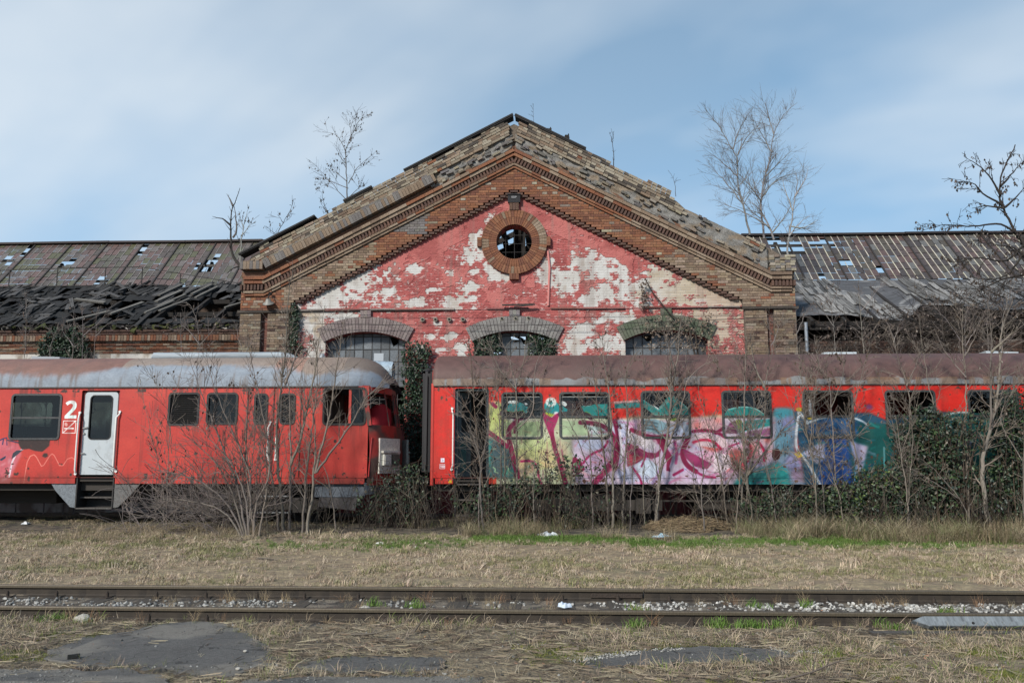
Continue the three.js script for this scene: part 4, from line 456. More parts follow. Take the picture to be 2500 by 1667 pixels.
const bogie = (car, x) => { const o = part('bogie', darkM, car, (b) => { b.ext(x - 1.5, x + 1.5, 0.42, 0.66, ZS - 0.32, ZS - 0.2); b.ext(x - 1.5, x + 1.5, 0.42, 0.66, ZB + 0.2, ZB + 0.32); b.ext(x - 0.3, x + 0.3, 0.4, 0.8, ZB + 0.3, ZS - 0.3); for (const d of [-1.05, 1.05]) b.ext(x + d - 0.17, x + d + 0.17, 0.36, 0.7, ZS - 0.22, ZS - 0.1); for (const d of [-0.5, 0.5]) b.cyl([x + d, 0.62, ZS - 0.2], [x + d, 0.95, ZS - 0.2], 0.1, 10); }); for (const d of [-1.05, 1.05]) for (const z of [ZC + 0.75, ZC - 0.75]) part('wheel', steelM, o, (b) => { b.col = [0.03, 0.025, 0.022]; b.cyl([x + d, 0.5, z - 0.06], [x + d, 0.5, z + 0.06], 0.44, 26); b.cyl([x + d, 0.5, z + 0.05], [x + d, 0.5, z + 0.1], 0.15, 14); }); };
part0();
function part0() { const t = thing('siding_track', 'overgrown rails under the parked trains', 'track'); for (const z of [ZC - 0.75, ZC + 0.75]) part('rail', steelM, t, (b) => { b.col = [0.06, 0.045, 0.035]; b.ext(-20, 18, -0.05, 0.06, z - 0.03, z + 0.03); }); }
const frameM = gv({ roughness: 0.55, metalness: 0.3, bumpScale: 0.002 });
function windowUnit(car, x0, x1, y0, y1, o = {}) {
  const f = ring(x0 - 0.015, x1 + 0.015, y0 - 0.015, y1 + 0.015, 0.1, 0.05, ZS - 0.01, 0.028); const nn = f.attributes.position.count, cc = new Float32Array(nn * 3); const c = o.col ?? [0.085, 0.085, 0.088]; for (let i = 0; i < nn; i++) cc.set(c, i * 3); f.setAttribute('color', new THREE.BufferAttribute(cc, 3));
  const fr = mesh('window_frame', f, frameM, car), ym = o.mid ?? (y0 + y1) / 2 - 0.02;
  if (ym) part('sash_rail', frameM, fr, (b) => { b.col = c; b.ext(x0 + 0.02, x1 - 0.02, ym - 0.022, ym + 0.022, ZS - 0.02, ZS + 0.006); });
  const panes = ym ? [[ym + 0.02, y1 - (o.drop ?? 0)], [y0, ym - 0.02]] : [[y0, y1]];
  panes.forEach(([a, b2], k) => { if (o.open && (o.open === true || k === o.open - 1)) return; part('pane', glassM, fr, (b) => { b.ext(x0 + 0.03, x1 - 0.03, a, b2, ZS - 0.03, ZS - 0.026); }); if (o.drop && k === 0) part('sash_rail', frameM, fr, (b) => { b.col = [0.3, 0.31, 0.3]; b.ext(x0 + 0.03, x1 - 0.03, b2 - 0.012, b2 + 0.012, ZS - 0.035, ZS - 0.018); });
    if (o.paint) { const g = new THREE.PlaneGeometry(x1 - x0 - 0.06, b2 - a); g.translate((x0 + x1) / 2, (a + b2) / 2, ZS - 0.021); const p = g.attributes.position, uv = g.attributes.uv; for (let i = 0; i < p.count; i++) uv.setXY(i, p.getX(i), p.getY(i)); mesh('paint_film', g, o.paint, fr); } });
  return fr;
}
function seats(car, x0, x1, col, step = 1.9) { for (let x = x0; x < x1; x += step) for (const z of [ZC + 0.75, ZC - 0.75]) { const s = part('seat', std({ color: new THREE.Color(...col), roughness: 0.8 }), car, (b) => { b.ext(x - 0.5, x - 0.05, 1.55, 1.7, z - 0.5, z + 0.5, 0.01); b.m = new THREE.Matrix4().makeRotationZ(0.12).setPosition(x, 2.05, z); b.box(0, 0, 0, 0.12, 0.85, 1.0, 0.015); b.m = null; b.m = new THREE.Matrix4().makeRotationZ(-0.12).setPosition(x + 0.16, 2.05, z); b.box(0, 0, 0, 0.12, 0.85, 1.0, 0.015); b.m = null; b.ext(x + 0.2, x + 0.66, 1.55, 1.7, z - 0.5, z + 0.5, 0.01); }); } }
function handrail(car, x, y0, y1, bend = 0) { part('handrail', std({ color: new THREE.Color(0.72, 0.71, 0.68), roughness: 0.5 }), car, (b) => { b.tube([[x + bend, y1 + 0.14, ZS + 0.01], [x + bend, y1 + 0.08, ZS + 0.03], [x, y1, ZS + 0.07], [x, (y0 + y1) / 2, ZS + 0.075], [x, y0, ZS + 0.07], [x + bend, y0 - 0.08, ZS + 0.02]], 0.02, 7); b.cyl([x + bend, y1 + 0.14, ZS], [x + bend, y1 + 0.14, ZS + 0.03], 0.032, 8); b.cyl([x + bend, y0 - 0.1, ZS], [x + bend, y0 - 0.1, ZS + 0.03], 0.032, 8); }); }

{ // ---- red diesel railcar, cab end towards the coach
  const car = thing('diesel_railcar', 'red diesel railcar with white entrance door and rounded grey roof at the left', 'railcar');
  const X0 = -19.2, X1 = -4.22, Y0 = 1.03, Y1 = 3.36, W = 2048, H = 320, c = cv(W, H), g = c.getContext('2d'), P = W / (X1 - X0);
  const mx = (x) => (x - X0) * P, my = (y) => (Y1 - y) * H / (Y1 - Y0);
  g.fillStyle = '#b92c23'; g.fillRect(0, 0, W, H);
  // faded tag at the left, traced in order of painting
  const ax = (sx) => mx(-13.33 + sx * 0.01093), ay = (sy) => my(3.32 - (sy - 948) * 0.00983);
  const poly = (pts, col, al = 1) => { g.globalAlpha = al; g.fillStyle = col; g.beginPath(); pts.forEach(([x, y], i) => (i ? g.lineTo(ax(x), ay(y)) : g.moveTo(ax(x), ay(y)))); g.closePath(); g.fill(); g.globalAlpha = 1; };
  const line = (pts, col, w, al = 1) => { g.globalAlpha = al; g.strokeStyle = col; g.lineWidth = w; g.lineJoin = g.lineCap = 'round'; g.beginPath(); pts.forEach(([x, y], i) => (i ? g.lineTo(ax(x), ay(y)) : g.moveTo(ax(x), ay(y)))); g.stroke(); g.globalAlpha = 1; };
  g.filter = 'blur(3px)'; poly([[-160, 1060], [20, 1075], [55, 1085], [62, 1110], [45, 1160], [40, 1182], [-160, 1182]], '#c45a68', 0.9);
  for (let k = 0; k < 40; k++) { const x = rr(-150, 52), y = rr(1085, 1175); line([[x, y], [x + rr(-12, 12), y + rr(-22, 10)]], pick(['#e6c8d6', '#d38a9a', '#e9dde6']), rr(1.5, 5), 0.75); } g.filter = 'none';
  line([[38, 1165], [42, 1130], [50, 1108], [66, 1096]], '#e9dbe8', 6, 0.8);
  line([[-40, 1110], [2, 1080], [18, 1072], [17, 1086]], '#1c1b4a', 4); line([[18, 1072], [25, 1070], [27, 1088]], '#1c1b4a', 3); line([[28, 1076], [52, 1082]], '#26224a', 4); line([[6, 1080], [7, 1102], [0, 1106]], '#1c1b4a', 3); line([[0, 1125], [3, 1130], [0, 1150], [12, 1148], [16, 1160], [14, 1180]], '#1c1b4a', 4); poly([[0, 1062], [8, 1064], [6, 1076], [0, 1080]], '#1c1b4a'); poly([[12, 1124], [20, 1118], [27, 1114], [26, 1120], [18, 1126]], '#16264a'); poly([[40, 1122], [42, 1108], [50, 1101], [64, 1100], [52, 1112]], '#2c2c3a');
  line([[-60, 1150], [-70, 1100], [-40, 1080], [-30, 1120], [-50, 1160]], '#1c1b4a', 4);
  line([[72, 1182], [76, 1130], [82, 1115], [90, 1111], [96, 1117], [109, 1139], [114, 1137], [126, 1114], [131, 1109], [136, 1113], [150, 1138], [158, 1137], [166, 1122], [176, 1118], [184, 1124]], '#e07a70', 3, 0.85);
  // rust hole under the window
  g.filter = 'blur(1px)'; poly([[53, 1074], [124, 1074], [123, 1090], [112, 1101], [108, 1104], [92, 1102], [78, 1097], [62, 1099], [57, 1092], [52, 1082]], '#2a120f'); poly([[112, 1108], [120, 1108], [122, 1115], [116, 1119], [109, 1115]], '#2a120f'); poly([[78, 1142], [82, 1143], [82, 1147], [78, 1147]], '#2c1512'); g.filter = 'none';
  // panel joints with a pale highlight painted along one edge, rivets and rust runs
  for (const x of [-18.2, -16.5, -14.4, -13.35, -9.75, -9.3, -7.17, -5.45]) { g.globalAlpha = 0.5; g.fillStyle = '#6e1a14'; g.fillRect(mx(x), 0, 1.6, H); g.globalAlpha = 0.35; g.fillStyle = '#dd6a58'; g.fillRect(mx(x) + 1.8, 0, 1, H); g.globalAlpha = 1; }
  g.fillStyle = '#7d1f18'; for (let x = X0; x < X1; x += 0.11) for (const y of [3.31, 1.21]) g.fillRect(mx(x), my(y), 1.6, 1.6);
  for (const [x, y] of [[-13.0, 2.08], [-11.8, 2.08], [-9.1, 2.42], [-8.4, 2.42], [-8.16, 2.44], [-7.45, 2.44], [-7.0, 2.44], [-6.05, 2.44], [-5.3, 2.42], [-4.7, 2.42], [-4.4, 2.42], [-9.75, 3.3], [-7.2, 3.3], [-12.4, 3.3], [-6.5, 3.3], [-5.4, 3.3]]) for (let k = 0; k < 7; k++) { const xx = mx(x) + rr(-9, 9); const l = rr(8, 60); const gr = g.createLinearGradient(0, my(y), 0, my(y) + l); gr.addColorStop(0, 'rgba(84,36,22,0.75)'); gr.addColorStop(1, 'rgba(84,36,22,0)'); g.fillStyle = gr; g.fillRect(xx, my(y), rr(0.8, 2.4), l); }
  // class number and no-smoking sign
  g.fillStyle = '#dfe3e6'; g.font = 'bold ' + Math.round(0.61 * P) + 'px sans-serif'; g.textBaseline = 'alphabetic'; g.fillText('2', mx(-11.685), my(2.58)); g.strokeStyle = '#e8d8da'; g.lineWidth = 2.4; g.strokeRect(mx(-11.68), my(2.525), 0.31 * P, 0.295 * P); g.lineWidth = 3; g.beginPath(); g.moveTo(mx(-11.67), my(2.24)); g.lineTo(mx(-11.38), my(2.52)); g.stroke(); g.fillStyle = '#e8d8da'; g.fillRect(mx(-11.65), my(2.36), 0.24 * P, 0.035 * P); g.globalAlpha = 0.6; g.beginPath(); g.ellipse(mx(-11.61), my(2.44), 5, 7, -0.5, 0, 7); g.fill(); g.globalAlpha = 1;
  g.fillStyle = '#3a1512'; for (const [x, y, r] of [[-5.02, 2.03, 5], [-4.9, 2.0, 3], [-5.6, 1.9, 2], [-9.3, 2.2, 2], [-11.4, 1.24, 4], [-11.25, 1.23, 3], [-7.9, 1.85, 3]]) { g.beginPath(); g.ellipse(mx(x), my(y), r, r * 1.2, 0, 0, 7); g.fill(); }
  grime(c, (x, y, o) => { const X = X0 + x / P, Y = Y1 - y * (Y1 - Y0) / H; const a = fbm(X * 1.6, Y * 1.8, 4, 400), st = fbm(X * 11, Y * 0.9, 4, 404), f = fbm(X * 40, Y * 40, 2, 408), ch = fbm(X * 7, Y * 8, 5, 412); let k = 0.86 + 0.2 * a + 0.1 * (f - 0.5); o[0] *= k; o[1] *= k * (0.85 + 0.4 * a); o[2] *= k * (0.85 + 0.35 * a); const fade = sstep(0.5, 0.75, fbm(X * 0.7, Y * 1.1, 3, 415)); const rb = sstep(0.35, 0.0, Y - 1.03) * sstep(0.38, 0.6, fbm(X * 3, Y * 2, 4, 417)); o[0] = lerp(o[0], 95, rb * 0.6); o[1] = lerp(o[1], 42, rb * 0.6); o[2] = lerp(o[2], 30, rb * 0.6); o[0] = lerp(o[0], 205, fade * 0.35); o[1] = lerp(o[1], 78, fade * 0.35); o[2] = lerp(o[2], 62, fade * 0.3); const s2 = sstep(0.58, 0.8, st) * (Y > 3.1 ? 0.75 : 0.3); o[0] = lerp(o[0], 72, s2 * 0.7); o[1] = lerp(o[1], 28, s2 * 0.7); o[2] = lerp(o[2], 22, s2 * 0.7); if (ch > 0.7 && (Y < 1.3 || Y > 3.22 || ch > 0.8)) { o[0] = 62; o[1] = 30; o[2] = 22; } });
  const redM = std({ map: scaled(ctex(c), X1 - X0, Y1 - Y0, X0, Y0), bumpMap: scaled(grainB, 1.4, 1.4), bumpScale: 0.0012, roughness: 0.5 });
  const plainT = tex(512, 512, (u, v, o) => { const a = fbm(u * 5, v * 5, 5, 420, 5), r = sstep(0.6, 0.72, fbm(u * 9, v * 9, 4, 424, 9)); const cc = mix3(mix3([0.46, 0.033, 0.023], [0.56, 0.065, 0.042], a), [0.10, 0.05, 0.032], r * 0.8); o[0] = cc[0]; o[1] = cc[1]; o[2] = cc[2]; });
  const red2 = std({ map: scaled(plainT, 1.5, 1.5), roughness: 0.55, side: THREE.DoubleSide });
  const ws = [[-17.2, -15.85, 2.08, 3.17], [-15.1, -13.75, 2.08, 3.17], [-13.0, -11.76, 2.08, 3.17]], small = [[-8.16, -7.42, 2.44, 3.18], [-7.0, -6.69, 2.44, 3.16], [-6.37, -6.02, 2.44, 3.16]], louv = [-9.1, -8.37, 2.42, 3.18], cab = [-5.33, -4.31, 2.42, 3.3];
  const door = [-11.27, -10.33, 1.1, 3.26, 0.07];
  mesh('body_side', sideWall(-19.2, -4.24, 1.172, 3.34, [...ws, ...small, louv, [...cab, 0.06], [door[0], door[1], 1.1731, 3.26, 0.03]], ZS - 0.055, 0.055), redM, car);
  for (const [a, b2] of [[-19.2, door[0] - 0.02], [door[1] + 0.02, -4.3]]) part('skirt', redM, car, (b) => b.ext(a, b2, 1.03, 1.163, ZS - 0.05, ZS - 0.006));
  mesh('far_side', sideWall(-19.2, -4.24, 1.03, 3.34, [...ws, ...small, cab], ZB, 0.05), red2, car);
  part('floor', darkM, car, (b) => { b.ext(-19.2, -4.1, 1.08, 1.18, ZB + 0.06, ZS - 0.07); b.ext(-19.2, -19.1, 1.03, 3.4, ZB, ZS); });
  part('partition', std({ color: new THREE.Color(0.16, 0.15, 0.13), roughness: 0.9 }), car, (b) => { b.ext(-9.27, -9.23, 1.2, 3.35, ZB + 0.1, ZS - 0.1); b.ext(-9.22, -5.58, 1.2, 3.3, ZC - 0.2, ZC - 0.16); b.ext(-5.57, -5.53, 1.2, 3.35, ZB + 0.1, ZS - 0.1); });
  for (const x of [-11.36, -10.22]) part('vestibule_wall', std({ color: new THREE.Color(0.16, 0.15, 0.13), roughness: 0.9 }), car, (b) => b.ext(x - 0.02, x + 0.02, 1.2, 3.35, ZB + 0.1, ZC - 0.3));
  ws.forEach((w, k) => windowUnit(car, ...w, { mid: 2.6 }));
  small.forEach((w) => windowUnit(car, ...w, { mid: 0, col: [0.04, 0.04, 0.042] }));
  part('luggage_bars', steelM, car, (b) => { b.col = [0.35, 0.35, 0.34]; b.beam([-13, 2.44, ZS - 0.22], [-11.7, 2.44, ZS - 0.22], 0.02, 0.02); b.col = [0.05, 0.05, 0.05]; for (const x of [-12.75, -12.5, -12.1, -11.85]) b.beam([x, 1.3, ZC], [x, 3.1, ZC], 0.03, 0.03); });
  seats(car, -17.6, -11.9, [0.34, 0.012, 0.02]);
  const lv = mesh('louvre', ring(louv[0] - 0.02, louv[1] + 0.02, louv[2] - 0.02, louv[3] + 0.02, 0.09, 0.05, ZS - 0.03, 0.04), rubberM, car); for (let k = 0; k < 16; k++) part('slat', steelM, lv, (b) => { b.col = [0.03, 0.03, 0.032]; b.m = new THREE.Matrix4().makeRotationX(0.6).setPosition((louv[0] + louv[1]) / 2, louv[2] + 0.045 + k * 0.0455, ZS - 0.03); b.box(0, 0, 0, louv[1] - louv[0] - 0.06, 0.045, 0.006); b.m = null; });
  part('louvre_back', darkM, car, (b) => b.ext(louv[0] - 0.1, louv[1] + 0.1, louv[2] - 0.1, louv[3] + 0.1, ZS - 0.12, ZS - 0.09));
  // baggage door seams and rails
  for (const x of [-7.17, -6.53, -5.87]) part('door_seam', steelM, car, (b) => { b.col = [0.12, 0.02, 0.016]; b.ext(x - 0.012, x + 0.012, 1.2, 3.32, ZS - 0.002, ZS + 0.012); });
  handrail(car, -6.62, 1.7, 2.35, 0.02); handrail(car, -6.42, 1.7, 2.35, -0.02);
  // entrance door
  const wd = new THREE.Shape(); wd.moveTo(-11.21, 1.24); wd.lineTo(-10.39, 1.24); wd.lineTo(-10.39, 3.14); wd.absarc(-10.47, 3.14, 0.08, 0, Math.PI / 2); wd.lineTo(-11.13, 3.22); wd.absarc(-11.13, 3.14, 0.08, Math.PI / 2, Math.PI); wd.holes.push(rrect(-11.07, -10.52, 2.08, 3.14, 0.1, new THREE.Path()));
  const dT = tex(256, 512, (u, v, o) => { const a = fbm(u * 4, v * 9, 4, 430), d = sstep(0.58, 0.75, fbm(u * 9, v * 14, 4, 433)); const k = mix3([0.40, 0.445, 0.475], [0.48, 0.515, 0.53], a), q = mix3(k, [0.33, 0.35, 0.36], d * 0.5); o[0] = q[0]; o[1] = q[1]; o[2] = q[2]; });
  const dr = mesh('entrance_door', slab(wd, ZS - 0.1, 0.05, 6), std({ map: scaled(dT, 0.9, 2.1, -11.2, 1.2), roughness: 0.45 }), car);
  part('pane', glassM, dr, (b) => b.ext(-11.08, -10.51, 2.07, 3.15, ZS - 0.08, ZS - 0.075)); mesh('seal', ring(-11.08, -10.51, 2.07, 3.15, 0.11, 0.025, ZS - 0.055, 0.014), rubberM, dr);
  part('handle', steelM, dr, (b) => { b.col = [0.5, 0.5, 0.48]; b.beam([-11.2, 2.35, ZS - 0.02], [-11.08, 2.37, ZS - 0.01], 0.02, 0.025); b.beam([-11.22, 1.74, ZS - 0.02], [-11.11, 1.75, ZS - 0.01], 0.018, 0.022); b.cyl([-11.17, 2.22, ZS - 0.05], [-11.17, 2.22, ZS - 0.02], 0.025, 8); });
  part('door_jamb', std({ color: new THREE.Color(0.13, 0.02, 0.02), roughness: 0.7 }), car, (b) => { b.ext(-11.27, -11.215, 1.18, 3.26, ZS - 0.12, ZS - 0.056); b.ext(-10.385, -10.33, 1.18, 3.26, ZS - 0.12, ZS - 0.056); b.ext(-11.27, -10.33, 3.225, 3.262, ZS - 0.12, ZS - 0.056); });
  handrail(car, -11.27, 1.36, 2.58, -0.01); handrail(car, -10.34, 1.42, 2.6, 0.05);
  const st = part('step_well', steelM, car, (b) => { b.col = [0.05, 0.046, 0.045]; b.ext(-11.24, -10.36, 0.45, 1.2, ZS - 0.5, ZS - 0.47); b.ext(-11.26, -11.23, 0.44, 1.18, ZS - 0.5, ZS - 0.02); b.ext(-10.37, -10.34, 0.44, 1.18, ZS - 0.5, ZS - 0.02); }); for (const [y, d] of [[0.94, 0.32], [0.7, 0.18], [0.45, 0.02]]) part('tread', steelM, st, (b) => { b.col = [0.13, 0.115, 0.105]; b.ext(-11.235, -10.365, y - 0.02, y + 0.012, ZS - 0.48, ZS - d, 0.003); });
  for (const [s, x] of [[-1, -11.27], [1, -10.33]]) { const p = new THREE.Shape(); p.moveTo(x, 1.03); p.lineTo(x + s * 0.62, 1.03); p.lineTo(x + s * 0.5, 0.86); p.lineTo(x + s * 0.12, 0.48); p.lineTo(x, 0.46); const gg = slab(p, ZS - 0.09, 0.05); const n = gg.attributes.position.count, q = new Float32Array(n * 3); for (let i = 0; i < n; i++) q.set(s < 0 ? [0.26, 0.29, 0.32] : [0.20, 0.195, 0.19], i * 3); gg.setAttribute('color', new THREE.BufferAttribute(q, 3)); mesh('step_guard', gg, steelM, car); }
  // roof
  const rT = tex(1536, 384, (u, v, o) => { const x = u * 15.6 - 19.4, s = Math.min(v, 1 - v) * 3.9; const n = fbm(x * 0.9, s * 1.6, 5, 440), f = fbm(x * 5, s * 6, 4, 444), st = fbm(x * 9, s * 0.8, 3, 448), g = fbm(x * 30, s * 30, 2, 452); const line = 0.34 + 0.34 * sstep(-11.6, -9.6, x) * (1 - sstep(-6.6, -5.6, x)) + 0.15 * sstep(-5.4, -4.6, x); let rust = sstep(-0.14, 0.16, s - line + 0.55 * (n - 0.5) + 0.25 * (st - 0.5)); if (x > -10.2 && x < -6.8) rust *= 0.95; const grey = mix3([0.185, 0.215, 0.255], [0.25, 0.285, 0.33], f), ru = mix3([0.13, 0.072, 0.06], [0.225, 0.115, 0.09], f), tan = mix3([0.27, 0.215, 0.175], [0.21, 0.155, 0.125], f); let c = mix3(grey, x < -10.4 ? ru : x > -6.6 && x < -5.9 ? [0.29, 0.17, 0.13] : tan, rust); c = mix3(c, [0.13, 0.10, 0.085], 0.6 * sstep(0.6, 0.8, st) * (s < 0.4 ? 1 : 0.4)); if (x > -4.9) c = mix3(c, [0.13, 0.105, 0.09], 0.7 * rust); const k = 0.85 + 0.3 * g; o[0] = c[0] * k; o[1] = c[1] * k; o[2] = c[2] * k; });
  part('roof', std({ map: scaled(rT, 15.6, 3.9, -19.4, 0), bumpMap: scaled(grainB, 0.8, 0.8), bumpScale: 0.006, roughness: 0.7, side: THREE.DoubleSide }), car, (b) => roofSurf(b, -19.2, -3.86, 0.85, [-4.85, -3.84]));
  part('gutter', steelM, car, (b) => { b.col = [0.10, 0.085, 0.075]; b.ext(-19.2, -4.5, 3.318, 3.345, ZS - 0.04, ZS + 0.035, 0.003); });
  part('roof_duct', std({ map: scaled(grainT, 1, 1), color: new THREE.Color(0.42, 0.48, 0.53), roughness: 0.6 }), car, (b) => { b.tube([[-10.45, 4.25, -21.0], [-10.38, 4.3, -21.0], [-7.0, 4.3, -21.0], [-6.75, 4.28, -21.0], [-6.45, 4.2, -21.0]], [0.03, 0.1, 0.1, 0.085, 0.02], 10); });
  part('roof_vent', std({ color: new THREE.Color(0.34, 0.37, 0.4), roughness: 0.6 }), car, (b) => { b.m = new THREE.Matrix4().setPosition(-13.1, 4.22, -20.9); b.box(0, 0, 0, 0.75, 0.1, 0.5, 0.02); b.m = null; b.cyl([-5.85, 4.15, -20.9], [-5.85, 4.33, -20.9], 0.07, 12); b.ext(-4.62, -4.36, 3.98, 4.42, -21.6, -21.55); });
  // roof box for the lamp over the cab
  part('roof_lamp_box', std({ map: scaled(grainT, 0.8, 0.8), color: new THREE.Color(0.46, 0.58, 0.68), roughness: 0.55 }), car, (b) => { b.tube([[-4.55, 3.86, -20.75], [-4.5, 3.86, -20.75], [-3.98, 3.82, -20.75], [-3.93, 3.82, -20.75]], [0.02, 0.27, 0.28, 0.24], 24); });
  // cab front, bowed in plan
  const fx = (s) => -4.24 + 0.46 * Math.pow(Math.max(0, 1 - Math.pow(Math.abs(s), 2.6)), 0.75), fz = (s) => ZC + 1.45 * s;
  const fT = tex(512, 512, (u, v, o) => { const y = v * 2.4, n = fbm(u * 6, v * 5, 5, 460), f = fbm(u * 22, v * 20, 3, 464); const dirt = sstep(0.36, 0.6, n); const c = mix3([0.42, 0.035, 0.026], [0.085, 0.055, 0.042], dirt * 0.95), k = 0.75 + 0.5 * f; o[0] = c[0] * k; o[1] = c[1] * k; o[2] = c[2] * k; });
  const frM = std({ map: fT, roughness: 0.6, side: THREE.DoubleSide });
  part('cab_front', frM, car, (b) => { b.grid(30, 14, (i, j) => { const s = lerp(1, -1, i), y = lerp(1.0, 2.42, j), bulge = 0.05 * Math.sin(Math.PI * j); return [fx(s) + bulge, y, fz(s)]; }, (i, j) => [i, j * 0.6]); b.grid(30, 3, (i, j) => { const s = lerp(1, -1, i); return [fx(s) - 0.14 - 0.02 * j, lerp(3.2, 3.36, j), fz(s)]; }, (i, j) => [i, 0.92 + j * 0.08]); });
  const post = (s, w) => part('window_post', std({ map: fT, color: new THREE.Color(0.75, 0.7, 0.68), roughness: 0.6 }), car, (b) => b.beam([fx(s), 2.4, fz(s)], [fx(s) - 0.14, 3.24, fz(s)], w, w));
  post(0.985, 0.1); post(0.1, 0.06); post(-0.1, 0.06); post(-0.985, 0.09); post(0.55, 0.03);
  part('windscreen', glassM, car, (b) => { for (const [s0, s1] of [[-0.95, -0.12]]) b.face([fx(s0) - 0.01, 2.43, fz(s0)], [fx(s1) - 0.01, 2.43, fz(s1)], [fx(s1) - 0.14, 3.2, fz(s1)], [fx(s0) - 0.14, 3.2, fz(s0)]); });
  const cw = windowUnit(car, cab[0], cab[1], cab[2], cab[3], { mid: 0, open: true, col: [0.05, 0.045, 0.043] }); part('window_post', red2, cw, (b) => b.ext(-4.72, -4.66, 2.42, 3.3, ZS - 0.05, ZS - 0.005)); part('pane', glassM, cw, (b) => b.ext(-4.66, -4.33, 2.43, 3.29, ZS - 0.03, ZS - 0.026));
  part('driver_seat', std({ color: new THREE.Color(0.40, 0.012, 0.022), roughness: 0.75 }), car, (b) => { b.tube([[-4.2, 2.2, -20.45], [-4.2, 2.6, -20.45], [-4.19, 2.85, -20.45], [-4.18, 2.98, -20.45]], [0.3, 0.3, 0.26, 0.1], 14); b.ext(-4.9, -4.4, 1.9, 2.2, -20.9, -20.3); });
  part('control_desk', darkM, car, (b) => b.ext(-4.5, -4.1, 1.3, 2.38, ZB + 0.3, ZS - 0.5));
  // headlamp panels
  for (const s of [0.62, -0.62]) { const a = Math.atan2(fz(s + 0.02) - fz(s - 0.02), fx(s + 0.02) - fx(s - 0.02)); const hp = part('headlamp_panel', std({ map: scaled(grainT, 0.5, 0.5), color: new THREE.Color(0.92, 0.86, 0.75), roughness: 0.6 }), car, (b) => { b.m = new THREE.Matrix4().makeRotationY(s > 0 ? 1.05 : Math.PI - 1.05).setPosition(fx(s) + 0.06, 1.68, fz(s) + (s > 0 ? 0.04 : -0.04)); b.box(0, 0, 0, 0.74, 0.84, 0.05, 0.012); b.col = [0.5, 0.48, 0.42]; b.box(0, 0.1, 0.05, 0.62, 0.05, 0.1); b.m = null; }); for (const d of [-0.14, 0.17]) part('headlamp', std({ color: new THREE.Color(...(d < 0 ? [0.55, 0.53, 0.47] : [0.12, 0.11, 0.09])), roughness: 0.25 }), hp, (b) => { b.m = new THREE.Matrix4().makeRotationY(s > 0 ? 1.05 : Math.PI - 1.05).setPosition(fx(s) + 0.06, 1.63, fz(s) + (s > 0 ? 0.04 : -0.04)); b.box(d, -0.04, 0.06, 0.25, 0.26, 0.07, 0.006); b.box(d, -0.04, 0.1, 0.2, 0.21, 0.01, 0.003); b.m = null; }); }
  part('panel_line', std({ color: new THREE.Color(0.35, 0.02, 0.018), roughness: 0.5 }), car, (b) => b.tube([[-4.2, 1.2, ZS + 0.0], [-4.18, 1.6, ZS - 0.02], [-4.15, 2.1, ZS - 0.03], [-4.02, 2.14, ZS - 0.3], [-3.85, 2.14, ZS - 0.8]], 0.018, 6));
  part('apron', steelM, car, (b) => { b.col = [0.22, 0.245, 0.28]; b.grid(20, 3, (i, j) => { const s = lerp(1, -1, i); return [fx(s) - 0.06, lerp(0.78, 1.06, j), fz(s) * 1 + 0]; }); b.ext(-5.5, -4.3, 0.72, 1.02, ZS - 0.16, ZS - 0.1); b.m = new THREE.Matrix4().makeRotationZ(-0.1).setPosition(-4.95, 0.6, ZS - 0.14); b.col = [0.15, 0.13, 0.125]; b.box(0, 0, 0, 0.9, 0.3, 0.04); b.m = null; });
  const stp = part('ladder', steelM, car, (b) => { b.col = [0.06, 0.055, 0.05]; for (const x of [-6.85, -6.1]) b.beam([x, 0.3, ZS - 0.1], [x, 1.05, ZS - 0.1], 0.03, 0.03); }); for (const y of [0.36, 0.74]) part('rung', steelM, stp, (b) => { b.col = [0.34, 0.34, 0.34]; b.ext(-6.85, -6.1, y - 0.015, y + 0.015, ZS - 0.14, ZS - 0.04); });
  part('underframe', darkM, car, (b) => { b.ext(-19.2, -4.4, 0.86, 1.08, ZB + 0.15, ZS - 0.2); b.ext(-9.9, -8.2, 0.42, 0.88, ZC - 0.9, ZS - 0.45); b.ext(-14.5, -12.4, 0.5, 0.88, ZC - 0.9, ZC + 0.3); b.ext(-10.3, -9.95, 0.55, 0.9, ZS - 0.7, ZS - 0.5); });
  bogie(car, -6.9); bogie(car, -16.4);
}
